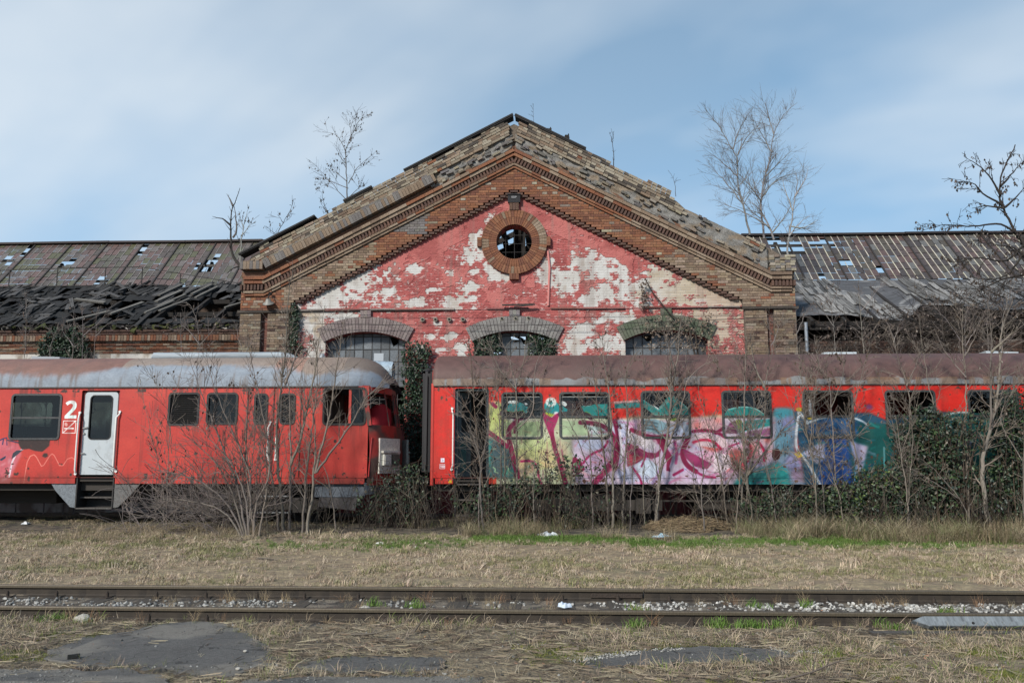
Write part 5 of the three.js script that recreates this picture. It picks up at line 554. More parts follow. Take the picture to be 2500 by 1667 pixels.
{ // ---- graffitied passenger coach
  const car = thing('passenger_coach', 'red passenger coach covered in colourful graffiti below a rust-brown roof', 'coach');
  const X0 = -2.7, X1 = 16.2, Y0 = 1.03, Y1 = 3.36, W = 2048, H = 256, P = W / (X1 - X0);
  const anchors = [[1040, -2.84], [1059, -2.66], [1225, -1.05], [1366, 0.32], [1565, 2.24], [1760, 4.10], [1958, 5.99], [2160, 7.89], [2360, 9.76], [2500, 11.07], [3060, 16.3]];
  const sxm = (s) => { let i = 1; while (i < anchors.length - 1 && s > anchors[i][0]) i++; const a = anchors[i - 1], b = anchors[i]; return lerp(a[1], b[1], (s - a[0]) / (b[0] - a[0])); };
  const ax = (s) => (sxm(s) - X0) * P, ay = (s) => (Y1 - (3.33 - (s - 944) * 0.00964)) * H / (Y1 - Y0);
  const draw = (g, panel) => {
    let blur = 0; const B = (n) => { blur = n; g.filter = n ? 'blur(' + n + 'px)' : 'none'; };
    const poly = (pts, col, al = 1) => { g.globalAlpha = al; g.fillStyle = col; g.beginPath(); pts.forEach(([x, y], i) => (i ? g.lineTo(ax(x), ay(y)) : g.moveTo(ax(x), ay(y)))); g.closePath(); g.fill(); g.globalAlpha = 1; };
    const blob = (x, y, rx, ry, col, al = 1, a = 0) => { g.globalAlpha = al; g.fillStyle = col; g.beginPath(); g.ellipse(ax(x), ay(y), rx * 1.03, ry * 1.03, a, 0, 7); g.fill(); g.globalAlpha = 1; };
    const line = (pts, col, w, al = 1) => { g.globalAlpha = al; g.strokeStyle = col; g.lineWidth = w * 1.35; g.lineJoin = g.lineCap = 'round'; g.beginPath(); g.moveTo(ax(pts[0][0]), ay(pts[0][1])); for (let i = 1; i < pts.length - 1; i++) { const m = [(pts[i][0] + pts[i + 1][0]) / 2, (pts[i][1] + pts[i + 1][1]) / 2]; g.quadraticCurveTo(ax(pts[i][0]), ay(pts[i][1]), ax(m[0]), ay(m[1])); } const e = pts[pts.length - 1]; g.lineTo(ax(e[0]), ay(e[1])); g.stroke(); g.globalAlpha = 1; };
    // fills
    B(3.5);
    poly([[1193, 985], [1215, 980], [1235, 1000], [1320, 1012], [1400, 1012], [1500, 1030], [1540, 1020], [1600, 1015], [1700, 1022], [1750, 1015], [1800, 1018], [1890, 1012], [1895, 1190], [1193, 1190]], '#c9cdb0');
    poly([[1193, 990], [1222, 985], [1240, 1010], [1240, 1070], [1193, 1062]], '#c3cc86'); blob(1300, 1120, 60, 30, '#cfd08f', 0.8); blob(1270, 1140, 40, 26, '#d8b89a', 0.7); blob(1350, 1110, 36, 36, '#d9c2a0', 0.6); blob(1310, 1085, 50, 16, '#ccd69e', 0.8); blob(1380, 1150, 26, 26, '#d6cda8', 0.7);
    poly([[1395, 1072], [1500, 1068], [1530, 1030], [1890, 1020], [1890, 1190], [1400, 1190]], '#d6c6d8'); blob(1440, 1085, 34, 18, '#c6d0ea', 0.9); blob(1470, 1130, 50, 26, '#d3b7d6', 0.9); blob(1515, 1060, 26, 36, '#ccd2ec', 0.9); blob(1560, 1045, 34, 20, '#dcb6cf', 0.9); blob(1560, 1160, 60, 20, '#c9cfe8', 0.8); blob(1720, 1040, 50, 18, '#e3b6b8', 0.9); blob(1760, 1120, 50, 40, '#dcb3c6', 0.85); blob(1690, 1160, 50, 16, '#d9c3dc', 0.9); blob(1840, 1100, 40, 36, '#e0bfc8', 0.9); blob(1800, 1070, 50, 12, '#ddd3e8', 0.8);
    poly([[1193, 1068], [1236, 1090], [1252, 1118], [1262, 1168], [1193, 1168]], '#465c62'); line([[1196, 1078], [1196, 1160]], '#1b9c96', 4); blob(1240, 1155, 16, 10, '#2f8f84', 0.7);
    blob(1732, 1090, 26, 12, '#cf4a38', 0.7, 0.3); blob(1716, 1082, 12, 10, '#d05a46', 0.6); blob(1792, 1118, 22, 20, '#d0503f', 0.65); blob(1700, 1040, 9, 14, '#cf5a52', 0.5); blob(1752, 1028, 10, 8, '#d06a5c', 0.5); blob(1835, 1100, 10, 20, '#d26a5a', 0.45); blob(1870, 1075, 8, 10, '#cf5546', 0.6); blob(1805, 1145, 14, 8, '#c8402f', 0.6);
    poly([[1888, 1000], [1935, 1002], [1945, 1040], [1935, 1100], [1960, 1190], [1888, 1190]], '#7f97ae'); blob(1910, 1012, 26, 14, '#3f8f98', 0.8); blob(1925, 1035, 20, 16, '#8d86b4', 0.7); blob(1905, 1085, 20, 30, '#6f9cae', 0.8); blob(1930, 1130, 20, 20, '#9a92ba', 0.8); blob(1945, 1160, 24, 18, '#b08aa8', 0.7); poly([[1790, 1172], [1830, 1150], [1890, 1130], [1915, 1150], [1920, 1190], [1780, 1190]], '#2a938e', 0.9);
    B(2.5);
    // right-hand piece in blue and dark teal
    poly([[1935, 1010], [1950, 1004], [1965, 1012], [2120, 1012], [2160, 1030], [2300, 1010], [2420, 1022], [2520, 1000], [3080, 1010], [3080, 1190], [1955, 1190]], '#1d4c66'); poly([[2090, 1035], [2200, 1040], [2300, 1014], [2520, 1010], [3080, 1015], [3080, 1190], [2060, 1190]], '#12504f'); poly([[1998, 1070], [2060, 1070], [2075, 1190], [1985, 1190]], '#274a82'); poly([[1965, 1062], [1975, 1036], [2012, 1024], [2070, 1024], [2092, 1062]], '#1f5f94');
    poly([[1950, 1108], [1972, 1095], [2008, 1078], [2004, 1122], [1985, 1135]], '#c9c6dc'); poly([[2068, 1078], [2112, 1092], [2098, 1140], [2082, 1158]], '#bdb8d4'); blob(2338, 1086, 34, 12, '#9aa0bc', 0.9); blob(2470, 1075, 40, 14, '#8f9bb6', 0.8); blob(2200, 1172, 26, 9, '#c2c6d8', 0.7); blob(2260, 1110, 60, 20, '#1c6a66', 0.6); blob(2430, 1035, 40, 18, '#1e6d64', 0.7); blob(2120, 998, 9, 7, '#6d4a86', 0.8);
    // teal tops
    B(1.2); poly([[1328, 988], [1345, 978], [1368, 990], [1386, 1002], [1380, 1014], [1352, 1012], [1340, 1018], [1328, 1006]], '#14888c'); blob(1345, 984, 14, 12, '#e6efec'); blob(1344, 986, 5, 4.5, '#1d8f90'); blob(1376, 988, 9, 6, '#e4ecea', 0.9, 0.5); poly([[1330, 1008], [1345, 1012], [1352, 1016], [1342, 1020], [1330, 1014]], '#b8c832'); blob(1358, 1011, 6, 4, '#efe8ea');
    poly([[1234, 1000], [1245, 986], [1270, 984], [1288, 992], [1286, 1010], [1262, 1008], [1234, 1010]], '#148489'); blob(1252, 984, 14, 5, '#dfeae8'); blob(1284, 990, 8, 4, '#e6eeee', 1, 0.6); poly([[1232, 1004], [1252, 1008], [1278, 1004], [1278, 1016], [1270, 1023], [1262, 1014], [1234, 1013]], '#d8d02a');
    poly([[1418, 994], [1440, 990], [1490, 988], [1492, 1023], [1440, 1022], [1425, 1008]], '#158a86'); blob(1432, 990, 12, 4, '#dde8e6'); poly([[1428, 1006], [1440, 1012], [1446, 1024], [1434, 1022]], '#a9c436'); poly([[1500, 988], [1562, 984], [1562, 998], [1500, 1000]], '#2b8b8c'); line([[1500, 985], [1530, 984], [1560, 981]], '#d8d8dc', 4, 0.8);
    poly([[1568, 972], [1606, 1003], [1628, 974], [1646, 968], [1684, 1004], [1684, 1015], [1596, 1015], [1566, 992]], '#148c88'); line([[1570, 976], [1607, 1002]], '#e2ecea', 3); line([[1607, 1002], [1634, 980]], '#cfe6e2', 2.5); line([[1646, 972], [1682, 1003]], '#9fd4ce', 2);
    poly([[1766, 1018], [1776, 1003], [1806, 996], [1840, 1000], [1866, 1016], [1866, 1022], [1766, 1022]], '#158c86'); line([[1776, 1004], [1806, 995], [1842, 999], [1862, 1012]], '#9ad6d0', 2); poly([[1820, 1030], [1880, 1026], [1880, 1042], [1830, 1052], [1798, 1060], [1795, 1044]], '#1a8f8a'); blob(1802, 1034, 8, 7, '#9ab838'); blob(1804, 1046, 5, 10, '#8fae3a', 0.9); poly([[1768, 1060], [1780, 1034], [1795, 1030], [1798, 1062]], '#6e2f55'); poly([[1825, 1056], [1880, 1048], [1882, 1064], [1810, 1066]], '#94527f', 0.9);
    poly([[1568, 1026], [1600, 1026], [1640, 1040], [1612, 1062], [1572, 1060]], '#8fb4c2'); for (const y of [1032, 1040, 1048]) line([[1572, y], [1588, y + 1], [1604, y + 5]], '#3c5764', 3, 0.8); poly([[1612, 1058], [1640, 1036], [1682, 1028], [1682, 1066], [1640, 1066]], '#a9b3c6'); blob(1643, 1027, 9, 4, '#7f9c2c'); poly([[1200, 1036], [1225, 1034], [1226, 1062], [1196, 1060]], '#c4cc8c');
    poly([[1372, 1030], [1420, 1030], [1480, 1048], [1480, 1064], [1372, 1064]], '#b9cfa4'); poly([[1430, 1036], [1486, 1040], [1486, 1064], [1440, 1064]], '#bdd2d6', 0.9); poly([[1228, 1030], [1255, 1036], [1318, 1030], [1318, 1066], [1260, 1066], [1228, 1060]], '#adc48e', 0.9); line([[1255, 1026], [1290, 1022], [1318, 1014]], '#dfe0e0', 7, 0.9); line([[1228, 1022], [1252, 1022]], '#d9d2d6', 7, 0.9);
    for (let k = 0; k < 150; k++) { const x = rr(1400, 1885), y = rr(1030, 1180), a = rr(-0.9, 0.6), l = rr(6, 34); line([[x, y], [x + l * Math.cos(a) * 0.5, y + l * Math.sin(a) * 0.5 + rr(-3, 3)], [x + l * Math.cos(a), y + l * Math.sin(a)]], pick(['#e9e2f0', '#d79ab8', '#b9558a', '#d86a6a', '#b7c3e6', '#c8779f']), rr(0.8, 4), rr(0.25, 0.7)); }
    for (let k = 0; k < 70; k++) { const x = rr(1200, 1400), y = rr(1020, 1180), l = rr(5, 26), a = rr(-1.6, 1.6); line([[x, y], [x + l * 0.5, y + l * 0.3 * a], [x + l, y + l * 0.5 * a]], pick(['#e6e2be', '#b7c77c', '#c79a72', '#d9b6a0', '#9fb08a']), rr(0.8, 3.5), rr(0.25, 0.6)); }
    for (let k = 0; k < 90; k++) { const x = rr(1900, 2500), y = rr(1020, 1180), l = rr(6, 36), a = rr(-1.2, 1.2); line([[x, y], [x + l * 0.5, y + l * 0.4 * a], [x + l, y + l * 0.5 * a]], pick(['#2f7fae', '#8fb9d0', '#173a63', '#1f8f88', '#b9bcd6', '#0e3f45']), rr(0.8, 4), rr(0.3, 0.7)); }
    for (let k = 0; k < 60; k++) { const x = rr(1240, 1890), y = rr(1050, 1150); line([[x, y], [x + rr(-0.6, 0.6), y + rr(6, 30)]], pick(['#7c2148', '#8d2a58', '#c9c6dc', '#9a4668']), rr(0.6, 1.4), 0.7); }
    B(0.7);
    // outlines
    const M1 = '#7d1040', M2 = '#9a1c56', M3 = '#561c3e'; line([[1500, 1030], [1508, 1060], [1507, 1100], [1498, 1145]], M1, 9); line([[1510, 1050], [1516, 1090], [1512, 1130]], '#f2ecf4', 5); poly([[1530, 1046], [1560, 1056], [1586, 1072], [1600, 1090], [1590, 1102], [1566, 1094], [1532, 1072]], '#efe6ee'); poly([[1544, 1120], [1586, 1126], [1604, 1140], [1596, 1166], [1556, 1160]], '#d8e2f2'); poly([[1690, 1064], [1730, 1060], [1770, 1076], [1772, 1094], [1740, 1096], [1700, 1090]], '#eed6de'); poly([[1740, 1106], [1776, 1112], [1782, 1140], [1752, 1158], [1736, 1150]], '#f0dfe8'); line([[1690, 1082], [1712, 1074], [1740, 1080], [1756, 1098]], '#c2335a', 5); line([[1812, 1076], [1830, 1090], [1828, 1116], [1808, 1136]], '#c23a55', 6); line([[1846, 1080], [1862, 1100], [1860, 1126]], '#b32a52', 5); line([[1644, 1080], [1650, 1104], [1646, 1132]], '#c05a8c', 5); line([[1640, 1160], [1662, 1148]], M2, 5);
    line([[1194, 1058], [1215, 1072], [1238, 1092]], M1, 8); line([[1202, 988], [1210, 995]], M1, 7); line([[1226, 1012], [1248, 1016], [1268, 1026], [1300, 1012], [1326, 1006]], M3, 9); line([[1262, 1030], [1245, 1042], [1240, 1066], [1248, 1098], [1258, 1140], [1264, 1165]], M1, 9); line([[1256, 1040], [1256, 1058]], M1, 4); poly([[1322, 1014], [1330, 1012], [1346, 1022], [1358, 1012], [1366, 1012], [1360, 1030], [1352, 1050], [1350, 1080], [1340, 1062]], M2); line([[1346, 1060], [1352, 1092], [1364, 1130], [1382, 1190]], M1, 8); line([[1370, 1100], [1378, 1150]], M2, 3, 0.5);
    line([[1366, 1014], [1400, 1012], [1430, 1014], [1442, 1022]], M3, 9); line([[1416, 1034], [1450, 1034], [1480, 1046], [1500, 1070], [1504, 1100], [1496, 1132]], M1, 8); line([[1490, 1132], [1470, 1156], [1448, 1180]], M1, 11, 0.9); line([[1482, 1080], [1474, 1098], [1450, 1106], [1432, 1118], [1422, 1132]], M2, 4); line([[1402, 1122], [1398, 1140], [1404, 1156], [1414, 1150], [1416, 1132], [1406, 1124], [1420, 1146]], M1, 8); line([[1272, 1128], [1296, 1124], [1312, 1140], [1314, 1170], [1326, 1190]], M2, 4);
    line([[1540, 1052], [1566, 1064], [1600, 1072], [1628, 1066]], M1, 8); poly([[1598, 1074], [1626, 1066], [1624, 1094], [1638, 1116], [1630, 1140], [1632, 1152], [1622, 1150], [1624, 1130], [1612, 1098]], M1); poly([[1526, 1080], [1578, 1106], [1598, 1108], [1612, 1096], [1606, 1116], [1588, 1122], [1574, 1118], [1552, 1132], [1528, 1140]], '#822a50'); poly([[1530, 1108], [1570, 1118], [1540, 1138], [1530, 1140]], '#b0404e', 0.7); line([[1540, 1142], [1560, 1166], [1562, 1190]], M2, 4); line([[1576, 1110], [1562, 1140]], M2, 3);
    line([[1678, 1072], [1664, 1098], [1662, 1116], [1672, 1138], [1694, 1152]], M1, 9); poly([[1664, 1096], [1690, 1110], [1732, 1134], [1722, 1146], [1692, 1140], [1668, 1118]], '#8e3560'); line([[1690, 1150], [1712, 1164], [1740, 1166]], M2, 4); line([[1690, 1056], [1720, 1052], [1748, 1058], [1768, 1070]], M1, 6); line([[1746, 1060], [1764, 1048]], M1, 6); line([[1776, 1092], [1800, 1084]], M2, 3); line([[1496, 1070], [1504, 1110], [1498, 1140]], M1, 6, 0.6); line([[1590, 1180], [1608, 1150]], '#9d7aa8', 7, 0.6);
    // white and yellow edges of the blue piece
    line([[1948, 1012], [1940, 1050], [1936, 1100], [1956, 1118], [1995, 1190]], '#dfe4ec', 5); line([[1948, 1010], [1968, 1036]], '#e3e8ee', 6); line([[1968, 1036], [2010, 1020], [2060, 1018], [2100, 1030], [2112, 1040]], '#cfdce6', 4); blob(1950, 1003, 9, 5, '#d3b62e'); blob(1975, 1024, 7, 4, '#d3b62e'); poly([[1932, 1110], [1944, 1104], [1952, 1116], [1940, 1120]], '#d6b936'); line([[2296, 1020], [2330, 1010], [2366, 1012]], '#b9d2d2', 3); line([[2420, 1040], [2440, 1024], [2500, 1014]], '#9fd0cc', 3); line([[2426, 1050], [2424, 1090], [2414, 1110]], '#3fb6ae', 4, 0.8); line([[2150, 1095], [2148, 1150]], '#7fb8c4', 3, 0.7); line([[2080, 1140], [2072, 1190]], '#7fa8d0', 3, 0.8);
    for (let k = 0; k < 24; k++) { const x = rr(2520, 3060), y = rr(1030, 1180); blob(x, y, rr(10, 34), rr(6, 16), pick(['#1d6f6b', '#24507c', '#8f9bb6', '#12504f']), 0.7, rr(0, 3)); }
    line([[1204, 1142], [1212, 1148], [1206, 1152], [1216, 1156]], '#a8d0a4', 2); line([[1236, 1140], [1244, 1146], [1238, 1150], [1250, 1156]], '#b4d8ac', 2);
    B(0);
  };
  const c = cv(W, H), g = c.getContext('2d'); g.fillStyle = '#cb2f22'; g.fillRect(0, 0, W, H); draw(g);
  g.fillStyle = '#c8442a'; g.fillRect(ax(1193), ay(1167), ax(1212) - ax(1193), 40); g.fillStyle = '#3a1614'; g.beginPath(); [[1880, 1100], [1894, 1097], [1900, 1106], [1896, 1122], [1884, 1126], [1878, 1116]].forEach(([x, y], i) => (i ? g.lineTo(ax(x), ay(y)) : g.moveTo(ax(x), ay(y)))); g.fill();
  grime(c, (x, y, o) => { const X = X0 + x / P, Y = Y1 - y * (Y1 - Y0) / H; const a = fbm(X * 1.6 + 9, Y * 1.8, 4, 480), f = fbm(X * 40, Y * 40, 2, 484), st = fbm(X * 10, Y * 0.8, 4, 486), ch = fbm(X * 8, Y * 9, 5, 488), w = fbm(X * 4, Y * 4, 4, 492); const lum = 0.3 * o[0] + 0.59 * o[1] + 0.11 * o[2], k = (0.84 + 0.22 * a + 0.12 * (f - 0.5)) * 0.92; for (let j = 0; j < 3; j++) o[j] = Math.max(0, lum + (o[j] - lum) * 1.22) * k; const s2 = sstep(0.6, 0.8, st) * (Y > 3.12 ? 0.8 : 0.22); o[0] = lerp(o[0], 66, s2 * 0.7); o[1] = lerp(o[1], 30, s2 * 0.7); o[2] = lerp(o[2], 24, s2 * 0.7); const d = 0.16 * sstep(0.5, 0.75, w); o[0] = lerp(o[0], 110, d); o[1] = lerp(o[1], 96, d); o[2] = lerp(o[2], 80, d); if (ch > 0.79 || (ch > 0.7 && (Y < 1.25 || Y > 3.24))) { o[0] = 84; o[1] = 52; o[2] = 40; } });
  const sideT = scaled(ctex(c), X1 - X0, Y1 - Y0, X0, Y0), sideM = std({ map: sideT, bumpMap: scaled(grainB, 1.4, 1.4), bumpScale: 0.0012, roughness: 0.52 });
  seed = 4242; const c2 = cv(W, H), g2 = c2.getContext('2d'); draw(g2);
  { const im = g2.getImageData(0, 0, W, H), d = im.data; for (let y = 0; y < H; y++) for (let x = 0; x < W; x++) { const i = (y * W + x) * 4, Y = Y1 - y * (Y1 - Y0) / H, k = 0.82 + 0.3 * (fbm(x * 0.05, y * 0.05, 3, 495) - 0.5); d[i] *= k; d[i + 1] *= k; d[i + 2] *= k; if (Y > 2.62) { const teal = d[i + 1] > d[i] * 1.25 || d[i] + d[i + 1] > 360; if (!teal || d[i + 3] < 120) d[i + 3] = 0; } } g2.putImageData(im, 0, 0); }
  const filmM = std({ map: scaled(ctex(c2), X1 - X0, Y1 - Y0, X0, Y0), transparent: true, alphaTest: 0.4, roughness: 0.5, side: THREE.DoubleSide });
  const redM = std({ map: scaled(tex(512, 512, (u, v, o) => { const a = fbm(u * 5, v * 5, 5, 520, 5), r = sstep(0.62, 0.72, fbm(u * 9, v * 9, 4, 524, 9)); const q = mix3(mix3([0.46, 0.033, 0.023], [0.55, 0.06, 0.04], a), [0.10, 0.05, 0.032], r * 0.8); o[0] = q[0]; o[1] = q[1]; o[2] = q[2]; }), 1.5, 1.5), roughness: 0.55 });
  const wins = [[-1.05, -0.1, 2.09, 3.17], [0.32, 1.48, 2.09, 3.17]]; for (let x = 2.24; x < 15; x += 1.885) wins.push([x, x + 1.13, 2.1, 3.19]);
  mesh('body_side', sideWall(-2.66, 16.2, 1.172, 3.345, [...wins, [-2.17, -1.36, 1.1731, 3.28, 0.05]], ZS - 0.055, 0.055), sideM, car);
  for (const [a, b2] of [[-2.62, -2.2], [-1.35, 16.2]]) part('skirt', sideM, car, (b) => b.ext(a, b2, 1.035, 1.163, ZS - 0.05, ZS - 0.006));
  mesh('far_side', sideWall(-2.66, 16.2, 1.03, 3.345, wins, ZB, 0.05), redM, car);
  part('floor', darkM, car, (b) => { b.ext(-2.6, 16.2, 1.08, 1.18, ZB + 0.06, ZS - 0.07); b.ext(16.1, 16.2, 1.03, 3.4, ZB, ZS); });
  part('end_wall', redM, car, (b) => { b.ext(-2.74, -2.665, 1.0, 3.4, ZS - 0.5, ZS - 0.03); b.ext(-2.74, -2.665, 1.0, 3.4, ZB, ZB + 0.45); b.ext(-2.74, -2.665, 3.2, 3.75, ZB + 0.2, ZS - 0.2); b.cyl([-2.7, 1.0, ZS - 0.05], [-2.7, 3.36, ZS - 0.05], 0.045, 10); });
  part('gangway_bellows', rubberM, car, (b) => { for (let k = 0; k < 5; k++) { const x = -2.78 - k * 0.06, e = k % 2 ? 0.04 : 0; b.ext(x - 0.03, x + 0.03, 1.3, 3.62 + e, -20.28 - e, -20.02 + e, 0.01); b.ext(x - 0.03, x + 0.03, 1.3, 3.62 + e, -21.5 - e, -21.24 + e, 0.01); b.ext(x - 0.03, x + 0.03, 3.4, 3.72 + e, -21.5, -20.02, 0.01); } b.tube([[-3.02, 3.7, -20.1], [-2.95, 3.78, -20.3], [-2.95, 3.8, -20.75], [-2.95, 3.78, -21.2]], 0.09, 10); });
  part('partition', std({ color: new THREE.Color(0.10, 0.105, 0.105), roughness: 0.8 }), car, (b) => { b.ext(-1.26, -1.22, 1.2, 3.3, ZB + 0.1, ZS - 0.15); b.ext(-2.55, -1.262, 1.2, 3.3, ZC - 0.25, ZC - 0.2); });
  for (const x of [0.11, 2.0, 3.75, 5.6, 7.5, 9.4, 11.3]) part('compartment_wall', std({ color: new THREE.Color(0.10, 0.105, 0.105), roughness: 0.8 }), car, (b) => b.ext(x - 0.02, x + 0.02, 1.2, 3.3, ZC - 0.5, ZS - 0.12));
  part('corridor_wall', std({ color: new THREE.Color(0.10, 0.105, 0.105), roughness: 0.8 }), car, (b) => b.ext(-1.2, 16, 1.2, 2.1, ZC - 0.54, ZC - 0.505));
  seats(car, 1.15, 13, [0.10, 0.03, 0.03], 1.885);
  wins.forEach((w, k) => windowUnit(car, ...w, { mid: 2.6, paint: filmM, drop: k < 2 ? 0.1 : k === 3 ? 0.05 : 0, open: k >= 4 && k < 6 ? 1 : 0, col: [0.10, 0.105, 0.105] }));
  // open doorway with the leaf folded inside
  const df = part('door_frame', steelM, car, (b) => { b.col = [0.10, 0.13, 0.14]; b.ext(-2.17, -2.10, 1.18, 3.28, ZS - 0.1, ZS - 0.056); b.ext(-1.42, -1.36, 1.18, 3.28, ZS - 0.1, ZS - 0.056); b.ext(-2.17, -1.36, 3.22, 3.285, ZS - 0.1, ZS - 0.057); });
  part('door_leaf', gv({ roughness: 0.5 }), df, (b) => { b.col = [0.16, 0.21, 0.225]; b.m = new THREE.Matrix4().makeRotationY(0.95).setPosition(-1.98, 2.2, ZS - 0.34); b.box(0, 0, 0, 0.46, 2.0, 0.045); b.col = [0.09, 0.22, 0.21]; b.box(-0.05, -0.55, 0.026, 0.2, 0.7, 0.01); b.col = [0.03, 0.035, 0.036]; b.box(0.02, 0.45, 0.026, 0.28, 0.8, 0.008); b.m = null; });
  part('vestibule_door', gv({ roughness: 0.6 }), df, (b) => { b.col = [0.085, 0.082, 0.085]; b.ext(-1.9, -1.5, 1.2, 2.45, ZC - 0.1, ZC - 0.06); b.ext(-1.9, -1.86, 2.45, 3.1, ZC - 0.1, ZC - 0.06); b.ext(-1.54, -1.5, 2.45, 3.1, ZC - 0.1, ZC - 0.06); b.ext(-1.9, -1.5, 3.05, 3.1, ZC - 0.1, ZC - 0.06); });
  handrail(car, -2.2, 1.47, 2.66, -0.03);
  // lettering plates by the door and a yellow reflector
  const sg = cv(128, 256), q = sg.getContext('2d'); q.fillStyle = '#e4dde8'; q.fillRect(30, 8, 84, 96); q.fillStyle = '#8a83a0'; q.fillRect(42, 28, 30, 8); q.fillRect(56, 48, 44, 8); q.fillRect(60, 64, 30, 10); q.fillRect(48, 84, 56, 6); q.strokeStyle = '#e8d4da'; q.lineWidth = 8; q.strokeRect(10, 136, 112, 100); q.fillStyle = '#f0e4ea'; q.font = 'bold 84px sans-serif'; q.fillText('10t', 14, 218);
  for (const [nm, y0, y1, v0, v1] of [['notice_plate', 1.53, 1.64, 0.575, 1], ['axle_load_sign', 1.38, 1.5, 0.05, 0.5]]) { const pg = new THREE.PlaneGeometry(0.135, y1 - y0); pg.translate(-2.455, (y0 + y1) / 2, ZS + 0.004); const uv = pg.attributes.uv; for (let i = 0; i < uv.count; i++) uv.setY(i, lerp(v0, v1, uv.getY(i))); mesh(nm, pg, std({ map: ctex(sg), alphaTest: 0.4, transparent: true, roughness: 0.5 }), car); }
  part('reflector', std({ color: new THREE.Color(0.72, 0.38, 0.01), roughness: 0.3 }), car, (b) => b.ext(-2.3, -2.225, 1.055, 1.125, ZS - 0.006, ZS + 0.006));
  const rT = tex(1536, 256, (u, v, o) => { const x = u * 19, s = Math.min(v, 1 - v) * 3.9, n = fbm(x * 1.1, s * 1.4, 5, 540), f = fbm(x * 6, s * 6, 4, 544), st = fbm(x * 8, s * 0.7, 3, 547); const ru = mix3([0.078, 0.041, 0.036], [0.13, 0.068, 0.058], f), gr = mix3([0.15, 0.15, 0.15], [0.24, 0.25, 0.262], f); const edge = 0.12 + 0.13 * (fbm(x * 2.2, 1, 4, 550) - 0.4) * 2; let c = mix3(ru, gr, sstep(0.0, -0.02, s - edge)); c = mix3(c, [0.20, 0.12, 0.07], s < 0.16 ? 0.75 * sstep(0.42, 0.6, st) : 0); c = mix3(c, [0.085, 0.052, 0.046], 0.5 * sstep(0.55, 0.75, n)); o[0] = c[0]; o[1] = c[1]; o[2] = c[2]; });
  part('roof', std({ map: scaled(rT, 19, 3.9, -2.7, 0), bumpMap: scaled(grainB, 0.8, 0.8), bumpScale: 0.006, roughness: 0.62, side: THREE.DoubleSide }), car, (b) => { roofSurf(b, -2.6, 16.2, 0.87); b.grid(6, 28, (i, j) => { const a = i * Math.PI / 2, t = Math.PI * j, cc = Math.cos(t), qq = Math.sign(cc) * Math.pow(Math.abs(cc), 0.86), k = Math.cos(a), e = Math.sin(a); return [-2.6 - 0.12 * (e > 0.99 ? 1 : e), 3.335 + (0.87 - 0.12 * (1 - k)) * Math.pow(Math.sin(t), 0.8), ZC + (1.47 - 0.1 * (1 - k)) * qq]; }, (i, j) => [-2.6, j * 3.9]); });
  part('end_cap', gv(), car, (b) => { b.col = [0.13, 0.07, 0.058]; b.ext(-2.7, -2.66, 3.3, 3.7, ZB + 0.1, ZS - 0.12); b.ext(-2.7, -2.66, 3.7, 3.95, ZB + 0.35, ZS - 0.4); });
  part('gutter', steelM, car, (b) => { b.col = [0.11, 0.09, 0.078]; b.ext(-2.68, 16.2, 3.322, 3.346, ZS - 0.04, ZS + 0.035, 0.002); });
  part('roof_vent', std({ color: new THREE.Color(0.42, 0.47, 0.5), roughness: 0.6 }), car, (b) => { for (const x of [7.4, 11.4, 15.2]) { b.m = new THREE.Matrix4().setPosition(x, 4.22, -20.9); b.box(0, 0, 0, 0.8, 0.1, 0.5, 0.02); b.m = null; } });
  const st = part('step_frame', steelM, car, (b) => { b.col = [0.04, 0.036, 0.034]; for (const x of [-2.15, -1.38]) b.ext(x - 0.02, x + 0.02, 0.28, 1.17, ZS - 0.4, ZS - 0.05); b.ext(-2.15, -1.38, 0.3, 1.17, ZS - 0.44, ZS - 0.41); }); for (const y of [1.02, 0.66, 0.3]) part('tread', steelM, st, (b) => { b.col = [0.15, 0.13, 0.115]; b.ext(-2.13, -1.4, y - 0.015, y + 0.015, ZS - 0.4, ZS - 0.02); });
  part('underframe', darkM, car, (b) => { b.ext(-2.6, 16.2, 0.86, 1.07, ZB + 0.15, ZS - 0.2); b.ext(3.6, 5.4, 0.4, 0.88, ZC - 0.8, ZS - 0.6); b.ext(7, 9, 0.45, 0.88, ZC - 0.8, ZS - 0.5); b.ext(-1.3, 5.0, 0.62, 0.66, ZS - 0.3, ZS - 0.26); });
  bogie(car, 1.2); bogie(car, 12.8);
}
